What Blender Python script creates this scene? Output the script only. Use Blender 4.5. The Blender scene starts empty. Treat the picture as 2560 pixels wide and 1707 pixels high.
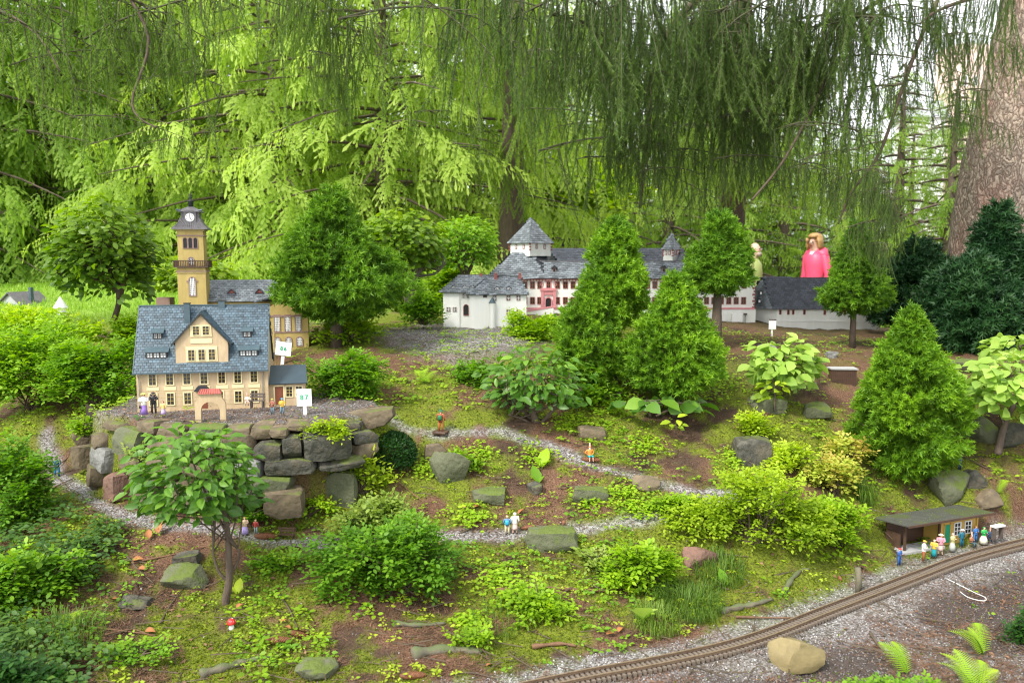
import bpy, bmesh, math, random
import numpy as np
from mathutils import Vector, Matrix
random.seed(7)
R = math.radians
SC = bpy.context.scene
COL = SC.collection
# ---------------------------------------------------------------- camera
PITCH = R(6.1); FPX = 2000.0; CAMZ = 0.95
cd = bpy.data.cameras.new('camera'); cam = bpy.data.objects.new('camera', cd); COL.objects.link(cam)
cam.location = (0, 0, CAMZ); cam.rotation_euler = (R(90) - PITCH, 0, 0)
cd.sensor_width = 36; cd.lens = 36 * FPX / 2560; cd.clip_start = 0.05; cd.clip_end = 400
cd.dof.use_dof = True; cd.dof.focus_distance = 2.7; cd.dof.aperture_fstop = 4.5
SC.camera = cam
# ---------------------------------------------------------------- sky, sun, exposure
SUN_EL, SUN_AZ = R(48), R(-138)         # sun high, behind the viewer's left shoulder, veiled by thin cloud
w = bpy.data.worlds.new('World'); SC.world = w; w.use_nodes = True
wn = w.node_tree; wn.nodes.clear()
sky = wn.nodes.new('ShaderNodeTexSky'); sky.sky_type = 'NISHITA'; sky.sun_disc = False
sky.sun_elevation = SUN_EL; sky.sun_rotation = SUN_AZ; sky.air_density = 1.0; sky.dust_density = 3.0; sky.ozone_density = 0.6
hs = wn.nodes.new('ShaderNodeHueSaturation'); hs.inputs['Saturation'].default_value = 0.12; hs.inputs['Value'].default_value = 1.5
bg = wn.nodes.new('ShaderNodeBackground'); bg.inputs['Strength'].default_value = 0.085
mxs = wn.nodes.new('ShaderNodeMix'); mxs.data_type = 'RGBA'; mxs.inputs[0].default_value = 0.6; mxs.inputs[7].default_value = (7.4, 7.6, 7.8, 1)   # even white cloud over the sky
wo = wn.nodes.new('ShaderNodeOutputWorld')
wn.links.new(sky.outputs[0], hs.inputs['Color']); wn.links.new(hs.outputs[0], mxs.inputs[6]); wn.links.new(mxs.outputs[2], bg.inputs['Color']); wn.links.new(bg.outputs[0], wo.inputs['Surface'])
sl = bpy.data.lights.new('sun', 'SUN'); sl.energy = 1.5; sl.angle = R(11); sl.color = (1.0, 0.95, 0.86)
so = bpy.data.objects.new('sun', sl); COL.objects.link(so)
sd = Vector((math.sin(SUN_AZ) * math.cos(SUN_EL), math.cos(SUN_AZ) * math.cos(SUN_EL), math.sin(SUN_EL))).normalized()
so.rotation_euler = sd.to_track_quat('Z', 'Y').to_euler()
SC.view_settings.view_transform = 'Standard'; SC.view_settings.look = 'None'
SC.view_settings.gamma = 1; SC.view_settings.use_curve_mapping = False
SC.view_settings.exposure = 1.6
SC.render.engine = 'CYCLES'
cy = SC.cycles
cy.use_adaptive_sampling = True; cy.adaptive_threshold = 0.012; SC.cycles.filter_width = 1.15
cy.use_denoising = True; cy.denoising_input_passes = 'RGB_ALBEDO_NORMAL'; cy.denoising_prefilter = 'ACCURATE'
try: cy.denoiser = 'OPENIMAGEDENOISE'
except Exception: pass
cy.max_bounces = 6; cy.diffuse_bounces = 4; cy.glossy_bounces = 2; cy.transmission_bounces = 4; cy.transparent_max_bounces = 4
cy.sample_clamp_indirect = 6; cy.caustics_reflective = False; cy.caustics_refractive = False
# ---------------------------------------------------------------- camera maths (to read places off the photograph)
cp, sp_ = math.cos(PITCH), math.sin(PITCH)
def ray(u, v):
    a, b = (u - 1280) / FPX, -(v - 853.5) / FPX
    return np.array([a, cp + b * sp_, -sp_ + b * cp])
def P(u, v, Y):
    d = ray(u, v); t = Y / d[1]
    return np.array([d[0] * t, Y, CAMZ + d[2] * t])
def PZ(u, v, z):
    d = ray(u, v); t = (z - CAMZ) / d[2]
    return np.array([d[0] * t, d[1] * t, z])
def mpp(Y, z=0.5): return (Y * cp + (CAMZ - z) * sp_) / FPX     # metres per photo pixel at depth Y
# ---------------------------------------------------------------- numeric noise
def _h(i, j, k, s):
    n = (i * 374761393 + j * 668265263 + k * 1274126177 + s * 974634777) & 0xffffffff
    n = ((n ^ (n >> 13)) * 1274126177) & 0xffffffff
    n = ((n ^ (n >> 16)) * 2246822519) & 0xffffffff
    return ((n ^ (n >> 15)) & 0xffffff) / float(0xffffff)
def vn(x, y, z=0.0, s=0):
    x, y, z = np.broadcast_arrays(np.asarray(x, float), np.asarray(y, float), np.asarray(z, float))
    i, j, k = np.floor(x).astype(np.int64), np.floor(y).astype(np.int64), np.floor(z).astype(np.int64)
    fx, fy, fz = x - i, y - j, z - k
    fx, fy, fz = [f * f * (3 - 2 * f) for f in (fx, fy, fz)]
    def c(a, b, d): return _h(i + a, j + b, k + d, s)
    x00 = c(0,0,0)*(1-fx)+c(1,0,0)*fx; x10 = c(0,1,0)*(1-fx)+c(1,1,0)*fx
    x01 = c(0,0,1)*(1-fx)+c(1,0,1)*fx; x11 = c(0,1,1)*(1-fx)+c(1,1,1)*fx
    return (x00*(1-fy)+x10*fy)*(1-fz)+(x01*(1-fy)+x11*fy)*fz
def fbm(x, y, z=0.0, o=4, s=0):
    t, a, f = 0, .5, 1.0
    for q in range(o):
        t = t + a * vn(np.asarray(x)*f, np.asarray(y)*f, np.asarray(z)*f, s + q); a *= .5; f *= 2.03
    return t
def sst(e0, e1, x):
    t = np.clip((x - e0) / (e1 - e0), 0, 1); return t * t * (3 - 2 * t)
# ---------------------------------------------------------------- terrain height
CP = []
for u, v, z in [(-300,1707,.03),(0,1707,.03),(600,1707,.0),(1000,1707,0),(1300,1707,0),(2000,1707,-.02),(2560,1707,-.03),(2900,1707,-.03),
  (1800,1632,0),(1700,1640,0),(2058,1540,0),(2181,1492,0),(2304,1444,0),(2414,1403,0),(2560,1364,0),(2700,1340,0),
  (2560,1500,-.02),(2300,1600,-.03),(300,1500,.05),(900,1500,.05),(1300,1500,.045),(1700,1500,.02),
  (-200,1400,.12),(0,1400,.12),(300,1390,.12),(600,1420,.09),(1000,1410,.10),(1400,1400,.09),(1750,1420,.05),(2050,1400,.02),(2200,1390,.005),
  (150,1180,.17),(250,1262,.19),(480,1320,.165),(700,1350,.13),(1000,1345,.13),(1268,1330,.13),(1600,1320,.13),
  (330,1262,.185),(660,1300,.16),(420,1290,.175),(540,1300,.17),
  (900,1250,.19),(1000,1150,.26),(1000,1060,.36),(1100,1090,.33),(1300,1100,.31),(1473,1160,.26),(1600,1210,.22),(1900,1240,.20),
  (1150,1220,.21),(1400,1250,.18),(1700,1050,.34),(1200,1000,.42),(860,1000,.44),(1500,950,.46),(1200,900,.52),(1100,832,.585),(1250,825,.59),(1500,815,.59),(1750,815,.575),
  (2000,900,.5),(2000,834,.50),(2200,834,.49),(2200,1000,.38),(2090,1200,.18),(2330,1180,.17),(2500,1260,.12),(2380,1300,.05),(2250,1300,.06),(2540,1000,.4),
  (2560,880,.5),(2300,900,.48),(2700,1000,.42),(1900,1020,.38),(2000,1330,.10),(740,882,.54),(850,890,.54),(540,890,.53),(80,1040,.34),(0,1100,.24),(-200,1050,.3),(120,1000,.38)]:
    p = PZ(u, v, z); CP.append((p[0], p[1], z))
CP += [(0,4.6,.6),(1,4.6,.6),(1.5,4.7,.53),(2,4.8,.49),(2.6,4.9,.48),(0,5.6,.55),(1.4,5.6,.55),(2.6,5.6,.45),(1.2,7.4,0),(3,7.4,0),(0,8.2,0),(3,9.6,-.38),(5,9.6,-.4),(0,10.5,-.35),
  (-1.6,4.4,.56),(-.8,4.6,.56),(-2.4,4.6,.56),(-2.4,5.6,.6),(-3.2,6.2,.64),(-4.3,7.2,.70),(-2.8,7.6,.66),(-5,6,.6),(-3.4,4.4,.5),(-3,3.6,.45),(-4,11,-.2),(-1,8,.25),
  (4,5,.4),(3.4,4.2,.45),(5,7,0),(-12,12,-.3),(12,12,-.4),(-12,30,-.3),(0,30,-.3),(12,30,-.3),(40,60,-.3),(-40,60,-.3),(40,20,-.3),(-40,20,-.3),(9,6,0),(-9,6,.2),(-2,1,.05),(2.4,1,0),(0,1,0)]
CP = np.array(CP)
def _solve():
    A = CP[:, :2]; n = len(A)
    D = np.sqrt(((A[:, None] - A[None]) ** 2).sum(-1) + 1e-4)
    M = np.zeros((n + 1, n + 1)); M[:n, :n] = D - np.eye(n) * 0.02; M[:n, n] = 1; M[n, :n] = 1
    b = np.zeros(n + 1); b[:n] = CP[:, 2]
    return np.linalg.solve(M, b)
CW = _solve()
WL = [(150,3.0),(175,2.86),(200,2.70),(235,2.56),(300,2.44),(400,2.36),(520,2.33),(700,2.33),(820,2.38),(900,2.46),(1000,2.60),(1130,2.7)]
def wallY(u): return float(np.interp(u, [q for q,_ in WL], [b for _,b in WL]))
TERR = np.array([P(u, 1060, wallY(u)+.05)[:2] for u in (238,300,400,520,700,820,900,960)] + [PZ(u, v, .445)[:2] for u, v in [(940,1005),(860,985),(640,985),(400,985),(335,992),(285,1015)]])
def poly_sd(x, y, poly):
    d = np.full(x.shape, 1e9); ins = np.zeros(x.shape, bool); n = len(poly)
    for i in range(n):
        ax, ay = poly[i]; bx, by = poly[(i + 1) % n]; ex, ey = bx - ax, by - ay
        wx, wy = x - ax, y - ay; t = np.clip((wx * ex + wy * ey) / (ex * ex + ey * ey), 0, 1)
        d = np.minimum(d, (wx - ex * t) ** 2 + (wy - ey * t) ** 2)
        c = (ay > y) != (by > y)
        ins ^= c & (x < (bx - ax) * (y - ay) / (by - ay + 1e-12) + ax)
    d = np.sqrt(d); return np.where(ins, -d, d)
def line_d(x, y, pts):
    d = np.full(np.shape(x), 1e9)
    for (ax, ay), (bx, by) in zip(pts[:-1], pts[1:]):
        ex, ey = bx - ax, by - ay; wx, wy = x - ax, y - ay
        t = np.clip((wx * ex + wy * ey) / (ex * ex + ey * ey), 0, 1)
        d = np.minimum(d, (wx - ex * t) ** 2 + (wy - ey * t) ** 2)
    return np.sqrt(d)
def tps(x, y):
    out = np.full(x.shape, CW[-1])
    for (a, b, _), c in zip(CP, CW[:-1]): out = out + c * np.sqrt((x - a) ** 2 + (y - b) ** 2 + 1e-4)
    return out
PATHA = np.array([PZ(u, v, z)[:2] for u, v, z in [(118,1140,.20),(150,1190,.19),(250,1262,.19),(420,1318,.165),(560,1340,.135),(700,1352,.13),(850,1350,.13),(1040,1345,.13),(1268,1335,.13),(1450,1325,.13),(1600,1312,.13),(1720,1290,.14),(1810,1262,.17),(1960,1235,.2)]])
PATHB = np.array([PZ(u, v, z)[:2] for u, v, z in [(930,1010,.42),(1010,1062,.36),(1100,1088,.33),(1250,1088,.32),(1370,1110,.30),(1473,1160,.26),(1600,1190,.24),(1740,1215,.22),(1900,1235,.2)]])
TRK = np.array([PZ(u, v, 0)[:2] for u, v in [(1000,1800),(1430,1707),(1620,1671),(1800,1632),(1923,1594),(2058,1540),(2181,1492),(2304,1444),(2414,1403),(2560,1364),(2720,1330)]])
STN = PZ(2365, 1378, 0)[:2]
def masks(x, y):
    wob = (fbm(x * 9, y * 9, 0, 3, 50) - .45) * .05
    pa = 1 - sst(.002, .040, line_d(x, y, PATHA) + wob)
    pb = 1 - sst(.000, .031, line_d(x, y, PATHB) + wob)
    tr = 1 - sst(.06, .12, line_d(x, y, TRK) + wob * 1.5)
    te = 1 - sst(-.02, .01, poly_sd(x, y, TERR) + wob)
    return np.maximum(pa, pb), tr, te
def g(x, y, hf=True):
    x = np.asarray(x, float); y = np.asarray(y, float)
    z = tps(x, y)
    sd_ = poly_sd(x, y, TERR)
    near = 1 - sst(7, 12, y)
    z = z + (fbm(x * .35, y * .35, 0, 3, 9) - .45) * .5 * (1 - near)
    if hf:
        pa, tr, te = masks(x, y)
        fl = 1 - .85 * np.maximum(np.maximum(pa, tr), te)
        z = z + near * fl * ((fbm(x * 6, y * 6, 0, 3, 3) - .44) * .035 + (fbm(x * 28, y * 28, 0, 3, 5) - .44) * .022)
    fl2 = np.maximum(1 - sst(.07, .16, line_d(x, y, TRK)), 1 - sst(.13, .24, np.hypot(x - STN[0], (y - STN[1]) * 1.3)))
    z = z * (1 - fl2) + .0 * fl2
    t = 1 - sst(.0, .035, sd_)
    z = z * (1 - t) + np.maximum(z, .445) * t
    return z
def gz(x, y): return float(g(np.array([x]), np.array([y]))[0])
_YS = np.geomspace(1.15, 40, 500)
def G(u, v):
    """first ground point seen at photo pixel (u, v)"""
    d = ray(u, v); t = _YS / d[1]
    x, z = d[0] * t, CAMZ + d[2] * t
    h = g(x, _YS); k = np.argmax(z < h)
    if k == 0: k = 1
    a0, a1 = z[k-1] - h[k-1], z[k] - h[k]
    f = a0 / (a0 - a1 + 1e-9); Y = _YS[k-1] + (_YS[k] - _YS[k-1]) * min(max(f, 0), 1)
    t = Y / d[1]; return np.array([d[0] * t, Y, gz(d[0] * t, Y)])
# ---------------------------------------------------------------- materials
MATS = {}
def _nt(name):
    m = bpy.data.materials.new(name); m.use_nodes = True; nt = m.node_tree; nt.nodes.clear()
    return m, nt, nt.nodes.new('ShaderNodeOutputMaterial')
def _n(nt, t, **kw):
    n = nt.nodes.new(t)
    for k, v in kw.items():
        if k.startswith('_'): setattr(n, k[1:], v)
        else: n.inputs[k].default_value = v
    return n
def _ramp(nt, cols):
    r = nt.nodes.new('ShaderNodeValToRGB'); e = r.color_ramp.elements
    while len(e) < len(cols): e.new(.5)
    for i, c in enumerate(cols):
        e[i].position = c[0]; e[i].color = (*c[1], 1)
    return r
def leafmat(name, cols, trans=.4, rough=.5, spec=.35, objr=.35):
    m, nt, out = _nt(name); L = nt.links.new
    at = _n(nt, 'ShaderNodeAttribute', _attribute_name='rnd'); oi = nt.nodes.new('ShaderNodeObjectInfo')
    mx = _n(nt, 'ShaderNodeMix', Factor=objr, _data_type='FLOAT')
    L(at.outputs['Fac'], mx.inputs[2]); L(oi.outputs['Random'], mx.inputs[3])
    n = len(cols); rp = _ramp(nt, [(i / (n - 1), c) for i, c in enumerate(cols)]); L(mx.outputs[0], rp.inputs[0])
    p = _n(nt, 'ShaderNodeBsdfPrincipled', Roughness=rough); p.inputs['Specular IOR Level'].default_value = spec
    tr = nt.nodes.new('ShaderNodeBsdfTranslucent'); hv = _n(nt, 'ShaderNodeHueSaturation', Value=1.35, Saturation=1.1)
    L(rp.outputs[0], p.inputs['Base Color']); L(rp.outputs[0], hv.inputs['Color']); L(hv.outputs[0], tr.inputs['Color'])
    ms = _n(nt, 'ShaderNodeMixShader', Fac=trans); L(p.outputs[0], ms.inputs[1]); L(tr.outputs[0], ms.inputs[2]); L(ms.outputs[0], out.inputs[0])
    MATS[name] = m; return m
def mat(name, c1, c2=None, scale=20, rough=.7, bump=.3, bscale=None, metal=0, spec=.4, det=6, c3=None, attr=False, stretch=None, dist=.002, moss=None):
    m, nt, out = _nt(name); L = nt.links.new
    tc = nt.nodes.new('ShaderNodeTexCoord'); mp = nt.nodes.new('ShaderNodeMapping'); L(tc.outputs['Object'], mp.inputs[0])
    if stretch: mp.inputs['Scale'].default_value = stretch
    no = _n(nt, 'ShaderNodeTexNoise', Scale=scale, Detail=det, Roughness=.62); L(mp.outputs[0], no.inputs['Vector'])
    c2 = c2 or tuple(x * .75 for x in c1)
    cols = [(.3, c1), (.7, c2)] if not c3 else [(.25, c1), (.5, c2), (.75, c3)]
    rp = _ramp(nt, cols); L(no.outputs[0], rp.inputs[0]); col = rp.outputs[0]
    if attr:
        at = _n(nt, 'ShaderNodeAttribute', _attribute_name='rnd')
        mr = _n(nt, 'ShaderNodeMapRange'); mr.inputs[3].default_value = .6; mr.inputs[4].default_value = 1.45; L(at.outputs['Fac'], mr.inputs[0])
        hv = _n(nt, 'ShaderNodeHueSaturation'); L(mr.outputs[0], hv.inputs['Value']); L(col, hv.inputs['Color']); col = hv.outputs[0]
    if moss:
        ge = nt.nodes.new('ShaderNodeNewGeometry'); sx = nt.nodes.new('ShaderNodeSeparateXYZ'); L(ge.outputs['Normal'], sx.inputs[0])
        n2 = _n(nt, 'ShaderNodeTexNoise', Scale=moss[1], Detail=5); L(tc.outputs['Object'], n2.inputs['Vector'])
        ad = _n(nt, 'ShaderNodeMath', _operation='MULTIPLY_ADD'); L(sx.outputs['Z'], ad.inputs[0]); ad.inputs[1].default_value = .35; L(n2.outputs[0], ad.inputs[2])
        r2 = _ramp(nt, [(moss[2], (0,0,0)), (moss[2] + .12, (1,1,1))]); L(ad.outputs[0], r2.inputs[0])
        mm = _n(nt, 'ShaderNodeMix', _data_type='RGBA'); L(r2.outputs[0], mm.inputs[0]); L(col, mm.inputs[6]); mm.inputs[7].default_value = (*moss[0], 1); col = mm.outputs[2]
    p = _n(nt, 'ShaderNodeBsdfPrincipled', Roughness=rough, Metallic=metal); p.inputs['Specular IOR Level'].default_value = spec
    L(col, p.inputs['Base Color'])
    if bump:
        nb = _n(nt, 'ShaderNodeTexNoise', Scale=bscale or scale * 4, Detail=5); L(mp.outputs[0], nb.inputs['Vector'])
        b = _n(nt, 'ShaderNodeBump', Strength=bump, Distance=dist); L(nb.outputs[0], b.inputs['Height']); L(b.outputs[0], p.inputs['Normal'])
    L(p.outputs[0], out.inputs[0]); MATS[name] = m; return m
# plain painted / plastered things
mat('cream', (.62,.49,.31), (.44,.33,.20), 22, .75, .04, c3=(.60,.48,.30), stretch=(1,1,.25))
mat('cream_light', (.72,.62,.36), (.66,.56,.32), 30, .7, .1)
mat('ochre', (.55,.43,.15), (.40,.30,.10), 18, .7, .04, c3=(.53,.41,.14), stretch=(1,1,.25))
mat('ochre_trim', (.50,.40,.17), (.42,.32,.13), 30, .7, .1)
mat('mauve', (.30,.20,.17), (.24,.15,.13), 40, .7, .1)
mat('white_wall', (.82,.82,.79), (.71,.72,.67), 14, .6, 0, c3=(.80,.80,.77), stretch=(1,1,.22))
mat('white', (.82,.82,.80), (.78,.78,.76), 20, .5, .05)
mat('red_trim', (.30,.085,.07), (.24,.065,.055), 60, .6, .1)
mat('pink_trim', (.58,.25,.26), (.50,.20,.21), 60, .6, .1)
mat('slate', (.17,.19,.21), (.135,.155,.17), 25, .42, 0, attr=True, spec=.5)
mat('slate_blue', (.058,.098,.128), (.046,.078,.102), 25, .45, .05, attr=True, spec=.5)
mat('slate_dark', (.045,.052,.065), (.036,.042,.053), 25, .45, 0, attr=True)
mat('lead', (.16,.15,.16), (.10,.095,.10), 50, .5, .2)
mat('dark_trim', (.035,.04,.04), (.02,.025,.025), 60, .5, .1)
mat('zinc', (.075,.115,.135), (.055,.085,.10), 50, .4, .1)
mat('gutter', (.32,.31,.27), (.22,.21,.18), 60, .5, .1)
mat('red_tile', (.40,.10,.08), (.30,.07,.05), 80, .6, .3)
mat('brown_door', (.22,.07,.035), (.15,.045,.02), 50, .5, .2, stretch=(1,1,.2))
mat('brown_wood', (.10,.055,.035), (.06,.035,.025), 60, .6, .3, stretch=(.2,1,1))
mat('grey_wood', (.12,.095,.08), (.07,.055,.05), 60, .7, .3, stretch=(.2,1,1))
mat('glass_dark', (.03,.028,.025), (.05,.045,.04), 10, .12, 0, spec=.6)
mat('glass_pale', (.62,.66,.66), (.5,.55,.56), 80, .2, 0, spec=.6)
mat('black', (.015,.015,.015), (.01,.01,.01), 10, .5, 0)
mat('green_paint', (.02,.35,.18), (.02,.30,.15), 10, .5, 0)
mat('rail_brown', (.19,.13,.085), (.11,.075,.05), 90, .5, .3, metal=.2)
mat('rail_top', (.42,.32,.22), (.3,.22,.15), 90, .35, .1, metal=.5)
mat('sleeper', (.20,.16,.125), (.12,.095,.075), 120, .7, .3)
mat('felt_roof', (.085,.085,.07), (.05,.052,.045), 30, .8, .4, moss=((.07,.085,.03), 14, .80))
mat('yellow_wall', (.55,.36,.09), (.5,.32,.07), 30, .7, .1)
mat('concrete', (.42,.42,.42), (.32,.32,.32), 40, .8, .3)
mat('bark', (.13,.095,.07), (.06,.045,.035), 40, .85, .8, stretch=(1,1,.35), dist=.004)
mat('bark_grey', (.17,.15,.10), (.09,.085,.06), 50, .8, .6, stretch=(1,1,.3), moss=((.10,.12,.05), 20, .66))
mat('twig', (.11,.08,.05), (.06,.045,.03), 60, .8, .2)
mat('twig_green', (.085,.085,.035), (.05,.05,.025), 60, .8, .1)
mat('twig_red', (.20,.11,.06), (.12,.065,.035), 60, .8, .2)
mat('cone', (.26,.11,.05), (.15,.06,.03), 90, .6, .3, attr=True)
mat('dead_leaf', (.36,.15,.05), (.24,.09,.035), 60, .7, .2, attr=True)
mat('stone_grey', (.17,.155,.12), (.045,.045,.035), 13, .75, 1.0, c3=(.125,.105,.07), moss=((.10,.125,.03), 16, .80), dist=.010)
mat('stone_brown', (.30,.23,.14), (.11,.085,.055), 10, .8, .8, c3=(.19,.15,.09), moss=((.11,.13,.03), 16, .84), dist=.010)
mat('stone_red', (.22,.12,.09), (.13,.08,.06), 14, .8, .8, dist=.010)
mat('stone_pale', (.33,.33,.31), (.16,.16,.15), 16, .7, .8, c3=(.26,.26,.25), dist=.010)
mat('stone_tan', (.34,.27,.13), (.20,.16,.075), 9, .75, .9, c3=(.29,.23,.11), dist=.005)
mat('stone_moss', (.13,.135,.08), (.08,.09,.05), 14, .85, .8, moss=((.10,.135,.025), 14, .68), dist=.010)
mat('salmon', (.80,.62,.54), (.76,.58,.50), 4, .8, 0)
mat('far_grey', (.42,.43,.45), (.36,.37,.39), 4, .6, 0)
mat('skin', (.66,.42,.32), (.60,.37,.28), 20, .5, 0)
mat('skin_fig', (.70,.45,.34), (.66,.40,.30), 20, .4, 0)
FIG = {}
def paint(c):
    k = tuple(c)
    if k not in FIG: FIG[k] = mat('paint_%02d' % len(FIG), c, tuple(x * .85 for x in c), 60, .45, .05)
    return FIG[k]
# foliage
leafmat('needle_near', [(.03,.058,.010),(.06,.105,.016),(.11,.165,.022)], .25, .55)
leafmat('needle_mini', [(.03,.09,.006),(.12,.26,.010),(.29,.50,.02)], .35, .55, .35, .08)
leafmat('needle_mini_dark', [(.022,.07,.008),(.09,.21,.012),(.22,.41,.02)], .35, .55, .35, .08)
leafmat('needle_back', [(.15,.235,.035),(.32,.45,.07),(.56,.70,.16)], .58, .6, .3, .1)
leafmat('needle_backgreen', [(.09,.17,.028),(.20,.33,.045),(.38,.52,.09)], .58, .6, .3, .2)
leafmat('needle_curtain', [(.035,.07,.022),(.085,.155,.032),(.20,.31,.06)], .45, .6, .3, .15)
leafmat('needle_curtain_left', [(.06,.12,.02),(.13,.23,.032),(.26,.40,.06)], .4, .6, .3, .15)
leafmat('needle_curtain_lit', [(.11,.20,.022),(.22,.36,.04),(.40,.54,.08)], .5, .6, .3, .15)  # brighter copy of needle_curtain: light on the far twigs put into colour
leafmat('yew', [(0.006,0.030,0.011),(0.015,0.055,0.016),(0.038,0.100,0.025)], .15, .45, .3, .1)
leafmat('leaf_big', [(.045,.13,.018),(.12,.26,.028),(.27,.46,.045)], .42, .42, .5)
leafmat('leaf_hedge', [(.07,.16,.015),(.22,.36,.022),(.58,.68,.05)], .45, .42, .5)
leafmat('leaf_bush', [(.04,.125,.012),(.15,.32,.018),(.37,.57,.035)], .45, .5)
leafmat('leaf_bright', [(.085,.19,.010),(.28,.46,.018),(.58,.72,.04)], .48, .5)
leafmat('leaf_olive', [(0.097,0.180,0.034),(0.236,0.340,0.056),(0.418,0.500,0.112)], .42, .5)
leafmat('leaf_yellow', [(0.140,0.260,0.016),(0.386,0.520,0.029),(0.602,0.720,0.068)], .48, .5)
leafmat('leaf_autumn', [(0.215,0.320,0.034),(0.435,0.520,0.068),(0.620,0.320,0.140)], .42, .5)
leafmat('leaf_dark', [(0.011,0.045,0.009),(0.030,0.100,0.014),(0.086,0.190,0.022)], .3, .45)
leafmat('leaf_light', [(0.150,0.280,0.045),(0.322,0.480,0.079),(0.537,0.660,0.180)], .42, .5)
leafmat('fern', [(0.161,0.320,0.016),(0.322,0.520,0.029),(0.516,0.660,0.056)], .48, .5)
leafmat('leaf_shade', [(.018,.055,.012),(.05,.12,.02),(.13,.24,.03)], .35, .5)  # ivy leaves darkened in colour to stand for shade at lower left
leafmat('grass', [(.06,.13,.018),(.14,.24,.03),(.27,.37,.06)], .42, .5)
leafmat('moss', [(.045,.075,.008),(.15,.205,.012),(.38,.43,.028)], .35, .8)
leafmat('litter', [(.085,.045,.027),(.22,.12,.07),(.38,.23,.14)], .1, .7)
leafmat('lawn', [(0.137,0.280,0.022),(0.263,0.440,0.045),(0.410,0.560,0.090)], .3, .7)
def trunkmat():
    m, nt, out = _nt('spruce_bark'); L = nt.links.new
    tc = nt.nodes.new('ShaderNodeTexCoord'); mp = nt.nodes.new('ShaderNodeMapping'); mp.inputs['Scale'].default_value = (1, 1, .5); L(tc.outputs['Object'], mp.inputs[0])
    dn = _n(nt, 'ShaderNodeTexNoise', Scale=22, Detail=6); L(mp.outputs[0], dn.inputs['Vector'])
    ad = _n(nt, 'ShaderNodeVectorMath', _operation='MULTIPLY_ADD'); L(dn.outputs['Color'], ad.inputs[0]); ad.inputs[1].default_value = (.11,)*3; L(mp.outputs[0], ad.inputs[2])
    vo = _n(nt, 'ShaderNodeTexVoronoi', Scale=36, _feature='DISTANCE_TO_EDGE'); L(ad.outputs[0], vo.inputs['Vector'])
    v2 = _n(nt, 'ShaderNodeTexVoronoi', Scale=36); L(ad.outputs[0], v2.inputs['Vector'])
    r = _ramp(nt, [(0, (.09,.06,.045)), (.05, (.22,.165,.12)), (.22, (.36,.29,.225))]); L(vo.outputs['Distance'], r.inputs[0])
    n3 = _n(nt, 'ShaderNodeTexNoise', Scale=5, Detail=5); L(mp.outputs[0], n3.inputs['Vector'])
    r3 = _ramp(nt, [(.50, (0,0,0)), (.66, (1,1,1))]); L(n3.outputs[0], r3.inputs[0])
    mx = _n(nt, 'ShaderNodeMix', _data_type='RGBA'); mm = _n(nt, 'ShaderNodeMath', _operation='MULTIPLY'); L(r3.outputs[0], mm.inputs[0]); mm.inputs[1].default_value = .38
    L(mm.outputs[0], mx.inputs[0]); L(r.outputs[0], mx.inputs[6]); mx.inputs[7].default_value = (.30,.12,.085,1)
    hv = _n(nt, 'ShaderNodeHueSaturation'); mr = _n(nt, 'ShaderNodeMapRange'); mr.inputs[3].default_value = .7; mr.inputs[4].default_value = 1.25
    sx = nt.nodes.new('ShaderNodeSeparateColor'); L(v2.outputs['Color'], sx.inputs[0]); L(sx.outputs[0], mr.inputs[0]); L(mr.outputs[0], hv.inputs['Value']); L(mx.outputs[2], hv.inputs['Color'])
    p = _n(nt, 'ShaderNodeBsdfPrincipled', Roughness=.85); L(hv.outputs[0], p.inputs['Base Color'])
    b = _n(nt, 'ShaderNodeBump', Strength=1.0, Distance=.02); L(vo.outputs['Distance'], b.inputs['Height']); L(b.outputs[0], p.inputs['Normal'])
    L(p.outputs[0], out.inputs[0]); MATS['spruce_bark'] = m
trunkmat()
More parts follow.
